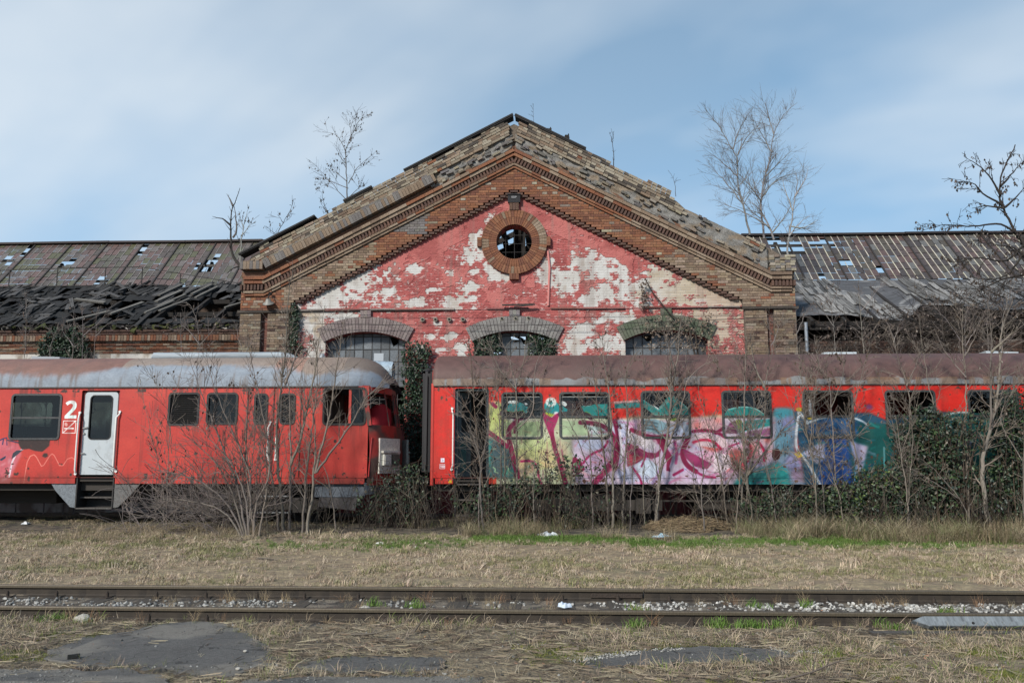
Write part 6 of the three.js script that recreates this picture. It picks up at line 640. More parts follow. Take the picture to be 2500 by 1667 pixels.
// ---------------------------------------------------------------- vegetation
const STEMS = {"a":[[[-6.04,0.05,-16.56],[-6.31,1.09,-16.59],[-6.85,2.28,-16.62],[-7.23,3.09,-16.65],[-7.51,3.78,-16.68]],[[-6.01,0.08,-16.56],[-6.04,1.22,-16.56],[-6.23,1.74,-16.56],[-6.5,2.28,-16.56],[-6.74,2.81,-16.56],[-6.96,3.36,-16.56],[-7.14,4.04,-16.56]],[[-5.93,0.08,-16.56],[-5.85,0.83,-16.54],[-5.65,1.22,-16.53],[-5.68,2.01,-16.51],[-5.83,2.59,-16.49],[-5.98,3.21,-16.47],[-6.12,3.75,-16.46],[-6.21,4.05,-16.44]],[[-5.8,0.18,-16.56],[-5.69,1.09,-16.58],[-5.67,1.74,-16.6],[-5.69,2.28,-16.62]],[[-6.07,0.08,-16.56],[-6.34,0.83,-16.55],[-6.71,1.48,-16.53],[-7.08,1.85,-16.52],[-7.53,2.17,-16.5]],[[-6.09,0.08,-16.56],[-6.48,0.69,-16.59],[-7.0,1.11,-16.62],[-7.6,1.32,-16.65],[-8.14,1.4,-16.68]],[[-6.11,0.1,-16.56],[-6.54,0.54,-16.56],[-7.15,0.75,-16.56],[-7.8,0.82,-16.56]],[[-5.99,0.08,-16.56],[-6.15,0.96,-16.53],[-6.49,1.61,-16.5],[-6.97,2.11,-16.47],[-7.24,2.38,-16.44]],[[-5.91,0.08,-16.56],[-5.99,0.7,-16.58],[-6.1,1.22,-16.59],[-6.17,2.01,-16.61],[-6.2,3.09,-16.62]]],"b":[[[-5.77,0.05,-18.04],[-5.88,0.89,-18.06],[-5.99,1.61,-18.08],[-6.02,2.48,-18.09],[-5.96,3.36,-18.11],[-5.93,4.11,-18.13],[-5.92,5.17,-18.14],[-5.83,5.94,-18.16]],[[-5.65,0.05,-18.04],[-5.66,1.32,-18.04],[-5.74,2.62,-18.04],[-5.82,3.5,-18.04],[-5.94,4.25,-18.04]],[[-5.67,1.47,-18.04],[-5.46,2.1,-18.02],[-5.31,2.91,-17.99],[-5.2,3.49,-17.97],[-5.1,4.26,-17.95],[-4.98,5.06,-17.92]],[[-5.89,0.08,-18.04],[-6.02,0.89,-18.06],[-6.26,1.7,-18.08],[-6.48,2.33,-18.1]],[[-5.87,3.27,-18.04],[-5.65,3.91,-18.01],[-5.42,4.38,-17.98]]],"c":[[[-4.94,0.05,-16.88],[-4.84,0.94,-16.91],[-4.83,2.02,-16.94],[-4.9,2.7,-16.97],[-4.97,3.12,-17.0]],[[-4.79,1.32,-16.88],[-4.65,1.96,-16.88],[-4.53,2.5,-16.88],[-4.43,3.24,-16.88],[-4.35,3.93,-16.88],[-4.31,4.35,-16.88],[-4.13,4.86,-16.88]],[[-4.76,1.34,-16.88],[-4.39,1.85,-16.86],[-4.07,2.31,-16.83],[-3.72,2.9,-16.81],[-3.4,3.23,-16.79],[-3.07,3.69,-16.76]],[[-5.02,0.15,-16.88],[-4.98,1.21,-16.9],[-4.88,2.4,-16.91],[-4.82,3.38,-16.93],[-4.91,4.22,-16.94]]],"d":[[[-1.28,0.11,-18.95],[-1.42,0.66,-18.97],[-1.53,1.46,-18.99],[-1.62,2.27,-19.01],[-1.7,3.09,-19.03],[-1.75,3.79,-19.05],[-1.84,4.49,-19.07]],[[-1.64,2.48,-18.95],[-1.87,2.81,-18.95],[-2.09,3.2,-18.95]],[[-1.56,1.65,-18.95],[-1.85,1.4,-18.89],[-2.09,1.19,-18.83]]],"e":[[[-1.07,0.05,-18.95],[-1.05,0.92,-18.97],[-1.07,2.27,-19.0],[-1.09,2.81,-19.02],[-1.16,3.37,-19.05],[-1.3,4.21,-19.07]],[[-0.98,0.03,-18.95],[-0.96,1.19,-18.95],[-0.95,2.27,-18.95],[-0.91,3.08,-18.95],[-1.05,3.69,-18.95]]],"f":[[[-0.8,0.08,-18.95],[-0.7,0.92,-18.97],[-0.68,2.0,-18.99],[-0.69,3.09,-19.01],[-0.7,3.25,-19.03],[-0.55,3.78,-19.05],[-0.48,4.37,-19.07]],[[-0.7,3.25,-18.95],[-0.85,3.91,-18.95],[-1.02,4.33,-18.95]],[[-0.7,3.22,-18.95],[-1.04,3.63,-18.91],[-1.29,4.18,-18.87],[-1.37,4.4,-18.83]],[[-0.7,2.27,-18.95],[-0.33,2.65,-18.96],[-0.28,3.36,-18.98],[-0.16,3.97,-19.0],[0.14,4.36,-19.01]]],"g":[[[1.49,0.19,-18.95],[1.52,1.06,-18.97],[1.51,2.26,-19.0],[1.47,3.08,-19.02],[1.37,3.91,-19.05],[1.33,4.61,-19.07]],[[1.71,0.3,-18.95],[1.79,1.33,-18.95],[1.88,2.8,-18.95],[1.85,3.48,-18.95],[1.94,3.84,-18.95],[2.22,4.17,-18.95]],[[1.41,0.19,-18.95],[1.37,1.19,-18.92],[1.26,2.26,-18.89],[1.16,3.07,-18.86],[1.06,3.94,-18.83]]],"h":[[[2.45,0.27,-18.95],[2.58,1.19,-18.97],[2.7,1.73,-18.98],[2.9,2.8,-19.0],[2.94,3.3,-19.02],[3.07,3.9,-19.04],[3.15,4.6,-19.05],[3.24,4.97,-19.07]],[[2.7,1.73,-18.95],[2.99,2.39,-18.95],[3.19,3.07,-18.95],[3.26,3.4,-18.95],[3.56,3.7,-18.95],[3.98,3.94,-18.95]],[[2.86,2.53,-18.95],[2.88,3.2,-18.91],[2.88,3.75,-18.87],[2.86,4.32,-18.83]],[[2.99,3.62,-18.95],[2.88,4.17,-18.98],[2.78,4.57,-19.01]]],"i":[[[4.08,0.15,-18.95],[4.01,0.93,-18.97],[3.88,1.73,-19.0],[3.72,2.4,-19.02],[3.56,3.08,-19.05],[3.52,3.49,-19.07]],[[3.92,0.2,-18.95],[3.6,0.8,-18.95],[2.94,0.85,-18.95]],[[4.02,0.93,-18.95],[4.33,1.46,-18.89],[4.55,2.04,-18.83]]],"j":[[[4.51,0.31,-18.95],[4.57,1.2,-18.97],[4.53,1.99,-19.0],[4.59,3.07,-19.02],[4.64,3.76,-19.05],[4.7,4.45,-19.07]],[[4.54,1.2,-18.95],[4.78,1.86,-18.95],[5.0,2.53,-18.95],[5.06,3.34,-18.95],[5.19,3.88,-18.95],[5.35,4.43,-18.95],[5.42,4.87,-18.95]],[[4.57,1.25,-18.95],[5.04,1.86,-18.91],[5.64,2.52,-18.87],[6.17,2.84,-18.83]],[[4.38,0.41,-18.95],[4.55,1.2,-18.97],[5.36,1.46,-18.99],[6.17,1.72,-19.01]],[[5.03,3.25,-18.95],[4.83,3.74,-18.92],[4.76,4.2,-18.89]]],"k":[[[5.98,0.74,-18.8],[6.02,1.75,-18.83],[6.11,3.08,-18.86],[6.04,3.6,-18.89],[5.89,3.87,-18.92]]],"l":[[[6.42,0.89,-18.7],[6.45,2.78,-18.73],[6.43,3.37,-18.76],[6.25,3.77,-18.79],[6.18,4.38,-18.82]],[[6.43,2.75,-18.7],[6.7,3.34,-18.7],[6.79,3.93,-18.7]]],"m":[[[6.94,0.75,-18.6],[6.92,1.61,-18.62],[6.82,2.33,-18.64],[6.95,2.92,-18.66],[7.21,3.66,-18.68],[7.36,4.11,-18.7],[7.45,4.59,-18.72]]],"n":[[[8.27,0.88,-18.9],[8.28,1.75,-18.92],[8.3,2.79,-18.94],[8.26,3.29,-18.96],[8.15,3.75,-18.98],[8.07,4.15,-19.0],[7.99,4.64,-19.02]],[[8.23,3.26,-18.9],[8.47,3.74,-18.9],[8.58,4.13,-18.9]]],"o":[[[8.71,1.18,-18.8],[8.75,2.04,-18.82],[8.78,2.78,-18.84],[8.71,3.28,-18.86],[8.67,3.74,-18.88],[8.64,4.13,-18.9],[8.64,4.74,-18.92]]],"p":[[[9.29,0.89,-18.7],[9.39,2.33,-18.73],[9.5,3.45,-18.76],[9.5,4.11,-18.79],[9.57,5.02,-18.82]],[[9.47,3.44,-18.7],[9.2,3.8,-18.7],[8.99,4.19,-18.7],[8.85,4.55,-18.7]],[[9.48,3.92,-18.7],[9.7,4.33,-18.64],[9.8,4.56,-18.58]]],"q":[[[9.5,0.77,-18.3],[9.48,1.47,-18.32],[9.64,2.03,-18.33],[9.84,2.6,-18.35],[9.98,3.18,-18.37],[10.09,3.76,-18.39],[10.15,4.35,-18.4],[10.48,5.12,-18.42]],[[9.73,2.32,-18.3],[9.8,3.32,-18.3],[9.87,4.04,-18.3],[9.89,4.92,-18.3]],[[9.86,3.95,-18.3],[10.13,4.21,-18.24],[10.46,4.49,-18.18]]],"ba":[[[-13.58,3.81,-22.75],[-13.67,4.66,-22.79],[-13.74,5.67,-22.83],[-13.77,6.01,-22.87]],[[-13.64,4.82,-22.75],[-13.96,5.22,-22.75],[-14.04,5.39,-22.75]]],"bb":[[[-13.28,3.8,-22.75],[-13.42,5.16,-22.81],[-13.56,6.07,-22.87]],[[-13.38,5.12,-22.75],[-13.0,5.45,-22.75],[-12.69,5.71,-22.75]]],"bc":[[[-12.91,3.8,-22.75],[-13.05,5.16,-22.81],[-13.1,5.87,-22.87]],[[-13.01,5.12,-22.75],[-12.64,5.51,-22.75],[-12.31,5.64,-22.75]]],"bd":[[[-9.88,3.79,-22.75],[-9.96,4.81,-22.78],[-10.06,5.44,-22.81],[-10.27,5.98,-22.84],[-10.46,6.12,-22.87]],[[-9.95,4.83,-22.75],[-9.59,5.23,-22.75],[-9.38,5.62,-22.75]],[[-9.95,4.87,-22.75],[-10.3,5.29,-22.69],[-10.72,5.61,-22.63]]],"be":[[[-10.34,3.79,-22.75],[-10.49,4.81,-22.81],[-10.61,5.82,-22.87]]],"bf":[[[-8.89,3.79,-22.75],[-8.68,4.54,-22.79],[-8.85,5.04,-22.83],[-8.92,5.47,-22.87]],[[-8.63,4.5,-22.75],[-8.39,4.96,-22.75],[-8.08,5.32,-22.75]]],"bg":[[[-14.15,3.81,-22.75],[-14.32,5.07,-22.81],[-14.15,5.41,-22.87]]],"bh":[[[-14.95,3.88,-22.75],[-15.15,5.51,-22.81],[-15.29,6.53,-22.87]]],"bi":[[[8.03,3.94,-22.75],[8.04,5.04,-22.79],[8.01,5.85,-22.83],[7.93,6.48,-22.87]],[[7.98,5.83,-22.75],[8.18,6.32,-22.75]],[[8.04,5.25,-22.75],[7.56,5.9,-22.63]]],"bj":[[[8.82,3.94,-22.75],[8.82,4.46,-22.79],[8.81,5.48,-22.83],[8.81,6.61,-22.87]],[[8.79,5.69,-22.75],[9.25,6.22,-22.75],[9.45,6.53,-22.75]]],"bk":[[[9.62,3.93,-22.75],[9.66,4.9,-22.79],[9.42,5.52,-22.83],[9.16,5.98,-22.87]],[[9.64,4.8,-22.75],[9.79,5.24,-22.75]]],"bl":[[[11.52,3.92,-22.75],[11.58,4.71,-22.79],[11.69,5.6,-22.83],[11.75,6.14,-22.87]],[[11.54,4.71,-22.75],[11.09,5.45,-22.75],[10.69,5.94,-22.75]],[[11.56,4.66,-22.75],[12.04,5.47,-22.63]]],"bm":[[[12.15,3.92,-22.75],[12.2,4.79,-22.79],[12.29,5.68,-22.83],[12.4,6.22,-22.87]]],"bn":[[[12.42,3.92,-22.75],[12.58,4.79,-22.79],[12.7,5.5,-22.83],[13.11,6.48,-22.87]],[[12.48,4.35,-22.75],[12.19,4.88,-22.75]]],"bo":[[[6.3,3.95,-22.75],[6.29,4.83,-22.81],[6.23,5.64,-22.87]],[[6.29,4.74,-22.75],[6.63,5.49,-22.75]]],"bp":[[[6.94,3.94,-22.75],[7.01,5.05,-22.81],[7.04,5.73,-22.87]],[[6.99,5.04,-22.75],[7.33,5.79,-22.75]]],"ra":[[[-6.03,9.32,-23.75],[-6.08,10.19,-23.77],[-6.13,10.98,-23.79],[-6.07,11.23,-23.81],[-5.89,11.71,-23.83],[-5.71,12.03,-23.85],[-5.42,12.24,-23.87]],[[-6.13,10.97,-23.75],[-6.4,11.49,-23.75],[-6.64,11.57,-23.75],[-6.87,11.61,-23.75]],[[-6.01,9.94,-23.75],[-5.72,10.47,-23.71],[-5.52,10.61,-23.67],[-5.18,10.87,-23.63]],[[-6.04,9.4,-23.75],[-6.39,9.8,-23.77],[-6.67,10.12,-23.78],[-6.88,10.36,-23.8],[-7.12,10.61,-23.81]],[[-6.07,10.02,-23.75],[-6.4,10.33,-23.72],[-6.51,10.56,-23.69]],[[-6.0,9.48,-23.75],[-5.72,9.8,-23.81],[-5.44,10.02,-23.87]],[[-5.98,11.28,-23.75],[-5.97,11.76,-23.75],[-5.91,12.15,-23.75]],[[-6.09,10.57,-23.75],[-6.32,10.84,-23.63]],[[-6.01,9.79,-23.75],[-6.48,10.0,-23.78],[-7.03,10.21,-23.81]]],"rb":[[[-6.4,8.45,-23.5],[-6.57,8.96,-23.54],[-6.75,9.51,-23.58],[-6.75,9.75,-23.62]],[[-6.56,8.94,-23.5],[-6.8,9.29,-23.5]]],"rc":[[[-7.99,7.58,-23.45],[-8.06,8.27,-23.48],[-7.9,8.66,-23.51],[-7.67,9.16,-23.54],[-7.63,9.36,-23.57]],[[-8.05,8.26,-23.45],[-8.32,8.45,-23.45]],[[-7.88,8.64,-23.45],[-8.04,8.87,-23.33]]],"rd":[[[-8.92,7.21,-23.6],[-9.28,7.48,-23.62],[-9.44,7.68,-23.63],[-9.54,8.26,-23.65],[-9.58,8.65,-23.67],[-9.57,9.16,-23.69],[-9.48,9.43,-23.7],[-9.37,9.83,-23.72]],[[-9.51,9.24,-23.6],[-9.63,9.48,-23.6],[-9.72,9.61,-23.6]],[[-9.55,8.63,-23.6],[-9.77,8.8,-23.54],[-10.08,8.87,-23.48]],[[-9.46,8.24,-23.6],[-9.38,8.4,-23.62],[-9.44,9.02,-23.64],[-9.53,9.3,-23.66]],[[-9.15,7.36,-23.6],[-9.4,7.28,-23.57],[-9.6,7.09,-23.54]]],"re":[[[-9.24,7.54,-23.7],[-9.25,7.97,-23.73],[-9.23,8.48,-23.76],[-9.12,9.14,-23.79],[-9.1,9.27,-23.82]],[[-9.22,8.34,-23.7],[-8.99,8.65,-23.7],[-8.82,8.76,-23.7]],[[-9.17,8.57,-23.7],[-9.28,8.87,-23.64],[-9.29,8.89,-23.58]]],"rf":[[[6.19,8.43,-24.2],[6.06,9.17,-24.22],[5.91,10.0,-24.24],[5.91,10.76,-24.26],[5.7,11.21,-24.28],[5.43,11.78,-24.3],[4.99,12.4,-24.32]],[[5.92,10.82,-24.2],[6.22,11.41,-24.2],[6.65,11.84,-24.2]],[[5.79,11.02,-24.2],[5.95,11.55,-24.14],[6.34,12.23,-24.08]],[[6.02,9.28,-24.2],[5.64,9.84,-24.23],[5.07,10.57,-24.26]],[[5.91,10.14,-24.2],[5.43,10.61,-24.17],[5.1,10.88,-24.14]]],"rg":[[[6.67,8.36,-24.4],[6.64,9.42,-24.42],[6.84,10.37,-24.44],[7.02,11.02,-24.46],[7.13,11.59,-24.48],[7.47,12.23,-24.5],[7.92,12.64,-24.52]],[[7.01,10.99,-24.4],[6.73,11.6,-24.4],[6.52,12.05,-24.4]],[[6.78,10.2,-24.4],[7.24,10.65,-24.34],[7.61,11.02,-24.28]],[[6.64,9.42,-24.4],[6.22,10.06,-24.43],[5.87,10.48,-24.46]],[[6.68,9.57,-24.4],[7.15,10.11,-24.37],[7.82,10.28,-24.34]],[[7.11,11.55,-24.4],[7.0,12.1,-24.46],[6.92,12.66,-24.52]]],"rh":[[[6.85,8.21,-24.0],[6.66,8.72,-24.04],[6.4,9.16,-24.08],[6.12,9.33,-24.12]],[[6.82,8.33,-24.0],[7.25,8.89,-24.0],[7.53,9.43,-24.0]],[[6.75,8.48,-24.0],[6.06,8.89,-23.94],[5.03,9.35,-23.88]]],"ri":[[[7.21,7.3,-23.7],[7.15,7.68,-23.72],[7.23,8.14,-23.75],[7.4,9.01,-23.77],[7.56,9.82,-23.8],[7.51,10.14,-23.82]],[[7.21,8.12,-23.7],[7.54,8.5,-23.7],[7.88,8.79,-23.7]],[[7.36,8.88,-23.7],[7.14,9.55,-23.64],[7.06,9.91,-23.58]],[[7.44,9.33,-23.7],[7.8,9.95,-23.73],[7.9,10.27,-23.76]],[[7.28,8.42,-23.7],[7.67,8.37,-23.67],[8.03,8.59,-23.64]]],"rj":[[[2.09,10.31,-23.7],[2.07,11.1,-23.76],[2.05,11.6,-23.82]],[[2.06,11.08,-23.7],[1.98,11.43,-23.7]],[[2.07,11.19,-23.7],[2.09,11.42,-23.58]]],"rk":[[[-0.31,11.67,-23.8],[-0.34,12.18,-23.86],[-0.37,12.49,-23.92]],[[-0.34,12.23,-23.8],[-0.43,12.39,-23.8]]],"rl":[[[3.92,9.5,-23.7],[3.9,9.82,-23.74],[3.82,10.07,-23.78],[3.73,10.24,-23.82]],[[3.89,9.8,-23.7],[4.0,9.88,-23.7]]],"robinia":[[[13.55,4.1,-22.9],[13.55,5.91,-22.91],[13.53,7.48,-22.93],[13.28,8.03,-22.95],[13.07,8.59,-22.96],[12.98,8.97,-22.97],[13.09,9.67,-22.99],[13.41,10.28,-23.0],[13.58,10.56,-23.02]],[[12.95,9.04,-22.9],[12.69,9.6,-22.9],[12.37,9.97,-22.9],[11.99,10.21,-22.9]],[[12.95,8.76,-22.9],[12.45,9.08,-22.86],[12.15,9.39,-22.82],[11.65,9.38,-22.78]],[[13.02,8.64,-22.9],[12.55,8.73,-22.93],[12.17,8.67,-22.96]],[[13.05,8.67,-22.9],[13.36,8.97,-22.87],[13.67,9.28,-22.84]],[[12.99,9.31,-22.9],[13.34,9.65,-22.96],[13.71,10.09,-23.02]],[[13.29,7.93,-22.9],[12.92,8.16,-22.9],[12.01,8.13,-22.9],[11.36,8.18,-22.9],[10.65,8.01,-22.9]],[[13.47,7.56,-22.9],[12.9,7.11,-22.87],[12.21,7.2,-22.84],[11.45,7.07,-22.81],[11.14,7.15,-22.78]],[[13.5,7.38,-22.9],[12.99,6.76,-22.92],[12.47,6.59,-22.94],[11.92,6.69,-22.96]],[[13.53,7.2,-22.9],[13.2,7.47,-22.88],[12.59,7.61,-22.86],[12.16,7.74,-22.84]],[[13.51,7.02,-22.9],[13.08,7.58,-22.96],[12.78,7.79,-23.02]],[[13.53,6.75,-22.9],[12.79,6.58,-22.9],[12.21,6.32,-22.9],[11.65,6.37,-22.9]],[[13.5,7.93,-22.9],[13.78,8.55,-22.84],[13.88,9.07,-22.78]]]};
const BARK = { pale: [0.30, 0.255, 0.21], grey: [0.20, 0.17, 0.145], dark: [0.075, 0.058, 0.048], brown: [0.15, 0.105, 0.075], birch: [0.46, 0.44, 0.41], black: [0.028, 0.024, 0.022] };
function leaf(b, p, d, n, s, col) { // folded rhombus
  const u = V(...d).normalize(), w = V(...n).cross(u).normalize(), m = u.clone().cross(w), P = V(...p); b.col = col;
  const tip = P.clone().addScaledVector(u, s), a = P.clone().addScaledVector(u, s * 0.45).addScaledVector(w, s * 0.34).addScaledVector(m, -s * 0.1), c = P.clone().addScaledVector(u, s * 0.45).addScaledVector(w, -s * 0.34).addScaledVector(m, -s * 0.1);
  b.face(p, a.toArray(), tip.toArray()); b.face(p, tip.toArray(), c.toArray());
}
const rdir = () => { const z = rr(-1, 1), a = rr(0, 6.283), r = Math.sqrt(1 - z * z); return [r * Math.cos(a), z, r * Math.sin(a)]; };
function twig(b, p, d, len, r, depth, o, lb) {
  const n = Math.max(3, Math.ceil(len / 0.13)), pts = [p.slice()], rad = [r]; let q = p.slice(), v = d.slice(); const bend = rdir();
  for (let i = 1; i <= n; i++) { for (let k = 0; k < 3; k++) v[k] += bend[k] * (o.bend ?? 0.05) + rr(-1, 1) * (o.wob ?? 0.09); v[1] += o.up ?? 0.04; const l = Math.hypot(...v); v = v.map((t) => t / l); q = [q[0] + v[0] * len / n, q[1] + v[1] * len / n, q[2] + v[2] * len / n]; pts.push(q); rad.push(Math.max(o.rmin, r * (1 - 0.75 * i / n))); }
  const c0 = b.col; b.col = jit(o.tcol, 0.25); b.tube(pts, rad, r > 0.009 ? 4 : 3); b.col = c0;
  if (depth > 0) { const m = Math.max(1, Math.round(len * (o.dens2 ?? 5))); for (let k = 0; k < m; k++) { const i = 1 + Math.floor(rnd() * (n - 1)), a = pts[i], t = [pts[i + 1 > n ? n : i + 1][0] - pts[i - 1][0], pts[Math.min(n, i + 1)][1] - pts[i - 1][1], pts[Math.min(n, i + 1)][2] - pts[i - 1][2]], l = Math.hypot(...t) || 1, s = rdir(); twig(b, a, [t[0] / l + s[0] * 0.75, t[1] / l + s[1] * 0.75, t[2] / l + s[2] * 0.55].map((z) => z), len * rr(0.3, 0.65), Math.max(o.rmin, rad[i] * 0.7), depth - 1, o, lb); } }
  if (lb && rnd() < (o.pods ?? 0)) { const m = 1 + Math.floor(rr(0, o.podn ?? 3)); for (let k = 0; k < m; k++) { const a = pick(pts); leaf(lb, a, [rr(-0.4, 0.4), o.podup ? rr(-1, 1) : -1, rr(-0.4, 0.4)], rdir(), rr(0.035, 0.085) * (o.pods2 ?? 1), jit(o.podc ?? [0.075, 0.05, 0.035], 0.35)); } }
}
function tree(key, name, label, group, o = {}) {
  o = { r0: 0.026, col: BARK.grey, tcol: BARK.grey, rmin: 0.0038, dens: 8.5, dens2: 6.5, len: 0.95, ang: 0.7, depth: 1, ...o };
  const S = STEMS[key], base = S[0][0], gy = o.root === undefined ? gh(base[0], base[2]) - 0.05 : base[1] - o.root; const t = thing(name, label, 'tree', [base[0], gy, base[2]], group);
  const tb = new MB(), wb = new MB(), lb = o.pods ? new MB() : null; tb.col = o.col; wb.col = o.tcol;
  S.forEach((st, si) => {
    const loc = st.map((p) => [p[0] - base[0], p[1] - gy, p[2] - base[2]]); if (si === 0 || (st[0][1] < base[1] + 0.3 && o.root === undefined)) { loc[0][1] = 0; }
    const cur = new THREE.CatmullRomCurve3(loc.map((p) => V(...p))), L = cur.getLength(), n = Math.max(4, Math.ceil(L / 0.16)), pts = cur.getSpacedPoints(n).map((v, i) => { const k = i === 0 ? 0 : 0.014; return [v.x + rr(-k, k), v.y + rr(-k, k), v.z + rr(-k, k)]; });
    const r0 = o.r0 * (si === 0 ? 1 : o.sub ?? 0.62), rad = pts.map((p, i) => Math.max(o.rmin, r0 * (1 - 0.86 * Math.pow(i / n, 0.9))));
    tb.col = jit(o.col, 0.18); if (o.mix && rnd() < 0.5) tb.col = jit(o.mix, 0.15); tb.tube(pts, rad, r0 > 0.02 ? 6 : 5);
    const m = Math.round(L * o.dens); for (let k = 0; k < m; k++) { const f = lerp(o.from ?? 0.18, 0.99, Math.pow(rnd(), 0.8)), i = Math.max(1, Math.min(n - 1, Math.round(f * n))), a = pts[i], d = [pts[i + 1][0] - pts[i - 1][0], pts[i + 1][1] - pts[i - 1][1], pts[i + 1][2] - pts[i - 1][2]], l = Math.hypot(...d) || 1, s = rdir(); s[2] *= 0.7; twig(wb, a, d.map((q, j) => q / l * (1.1 - o.ang * 0.5) + s[j] * o.ang), o.len * rr(0.35, 1.1) * (1.15 - 0.7 * f), Math.max(o.rmin, rad[i] * 0.5), o.depth, o, lb); }
  });
  mesh('trunk', tb, barkM, t); mesh('crown', wb, barkM, t); if (lb && lb.p.length) mesh('dry_leaves', lb, leafM, t);
  return t;
}
// saplings in front of the trains
const SG = 'leafless saplings growing along the trains';
const pale = { col: [0.24, 0.205, 0.175], mix: BARK.pale, tcol: [0.28, 0.23, 0.19], pods: 0.08 };
tree('a', 'sapling_clump', 'many-stemmed leafless clump fanning left across the red railcar side', SG, { ...pale, r0: 0.03, sub: 0.85, dens: 8.7, len: 1.0, depth: 1, tcol: [0.22, 0.175, 0.15] });
tree('b', 'sapling_clump', 'tall pale saplings before the narrow baggage-door windows of the railcar', SG, { ...pale, r0: 0.042, sub: 0.8, dens: 8.0, len: 0.95 });
tree('c', 'sapling_clump', 'forked saplings before the railcar cab, one branch slanting right', SG, { ...pale, r0: 0.034, sub: 0.8, dens: 7.2, len: 0.85 });
tree('d', 'sapling', 'slim bent sapling in front of the open coach doorway', SG, { ...pale, r0: 0.03, col: BARK.brown, dens: 8.0, len: 0.9, pods: 0.18 });
tree('e', 'sapling', 'pair of straight thin saplings just right of the coach doorway', SG, { ...pale, r0: 0.026, sub: 0.95, dens: 7.2 });
tree('f', 'sapling', 'pale sapling forking into a fan in front of the first coach window', SG, { ...pale, col: BARK.pale, r0: 0.032, sub: 0.6, dens: 8.0, len: 0.85 });
tree('g', 'sapling', 'group of three upright saplings between second and third coach windows', SG, { ...pale, r0: 0.034, sub: 0.85, dens: 9.4, len: 0.8, pods: 0.27 });
tree('h', 'sapling', 'sturdy leaning sapling crossing the third coach window', SG, { ...pale, r0: 0.046, sub: 0.6, dens: 8.0, len: 0.9, pods: 0.18 });
tree('i', 'sapling', 'thin sapling leaning left below the gap after the third coach window', SG, { ...pale, r0: 0.024, dens: 8.0, len: 0.9, pods: 0.18 });
tree('j', 'sapling', 'forked sapling with long side branches before the fourth coach window', SG, { ...pale, r0: 0.04, sub: 0.6, dens: 8.7, len: 0.95, pods: 0.15 });
tree('k', 'sapling', 'thin sapling at the left edge of the fifth coach window', SG, { ...pale, r0: 0.02, dens: 8.7, pods: 0.24 });
tree('l', 'sapling', 'sapling with dry brown leaves in front of the fifth coach window', SG, { ...pale, r0: 0.024, dens: 10.2, pods: 0.42, podn: 5 });
tree('m', 'sapling', 'crooked sapling on the red panel right of the fifth coach window', SG, { ...pale, r0: 0.022, dens: 8.7, pods: 0.24 });
tree('n', 'sapling', 'pale sapling rising out of the brambles before the sixth coach window', SG, { ...pale, col: BARK.pale, r0: 0.028, dens: 7.2 });
tree('o', 'sapling', 'pale slanting sapling at the right edge of the sixth coach window', SG, { ...pale, col: BARK.pale, r0: 0.024, dens: 7.2 });
tree('p', 'sapling', 'straight pale sapling left of the seventh coach window', SG, { ...pale, col: BARK.pale, r0: 0.034, dens: 7.2 });
tree('q', 'sapling', 'thick twisted sapling in front of the rightmost coach window', SG, { ...pale, r0: 0.06, sub: 0.5, dens: 8.0, pods: 0.18 });
// more slender whips of the same kind along both trains
{ let n = 0; const ord = ['leftmost', 'second from left', 'third from left', 'fourth from left', 'fifth from left', 'sixth from left', 'seventh from left', 'eighth from left'];
  for (const [x0, x1, cnt, lab] of [[-9.0, -4.6, 6, 'of the slender bare whips before the railcar side'], [-2.4, 2.2, 7, 'of the slender bare whips before the first two coach windows'], [2.2, 6.2, 7, 'of the slender bare whips before the third and fourth coach windows'], [6.2, 11, 8, 'of the slender bare whips in the brambles before the last coach windows']]) {
    const xs = []; for (let k = 0; k < cnt; k++) xs.push(lerp(x0, x1, clamp((k + rr(-0.6, 1.6)) / cnt))); xs.sort((p, q) => p - q);
    xs.forEach((x, k) => { const z = rr(-18.9, -17.9), h = rr(1.6, 4.2), l = rr(-1.1, 1.1), key = 'w' + n++; STEMS[key] = [[[x, 0, z], [x + l * 0.1 + rr(-0.06, 0.06), h * 0.3, z], [x + l * 0.4 + rr(-0.1, 0.1), h * 0.65, z + rr(-0.1, 0.15)], [x + l + rr(-0.1, 0.1), h, z + rr(-0.1, 0.2)]]]; if (rnd() < 0.6) STEMS[key].push([[x + l * 0.2, h * 0.45, z], [x + l * 0.4 + rr(-0.5, 0.5), h * 0.7, z + 0.1], [x + l * 0.8 + rr(-0.9, 0.9), h * 0.95, z + 0.15]]); tree(key, 'sapling', ord[k] + ' ' + lab, SG, { ...pale, r0: rr(0.014, 0.024), dens: 6, len: 0.75, pods: rr(0, 0.2) }); }); } }
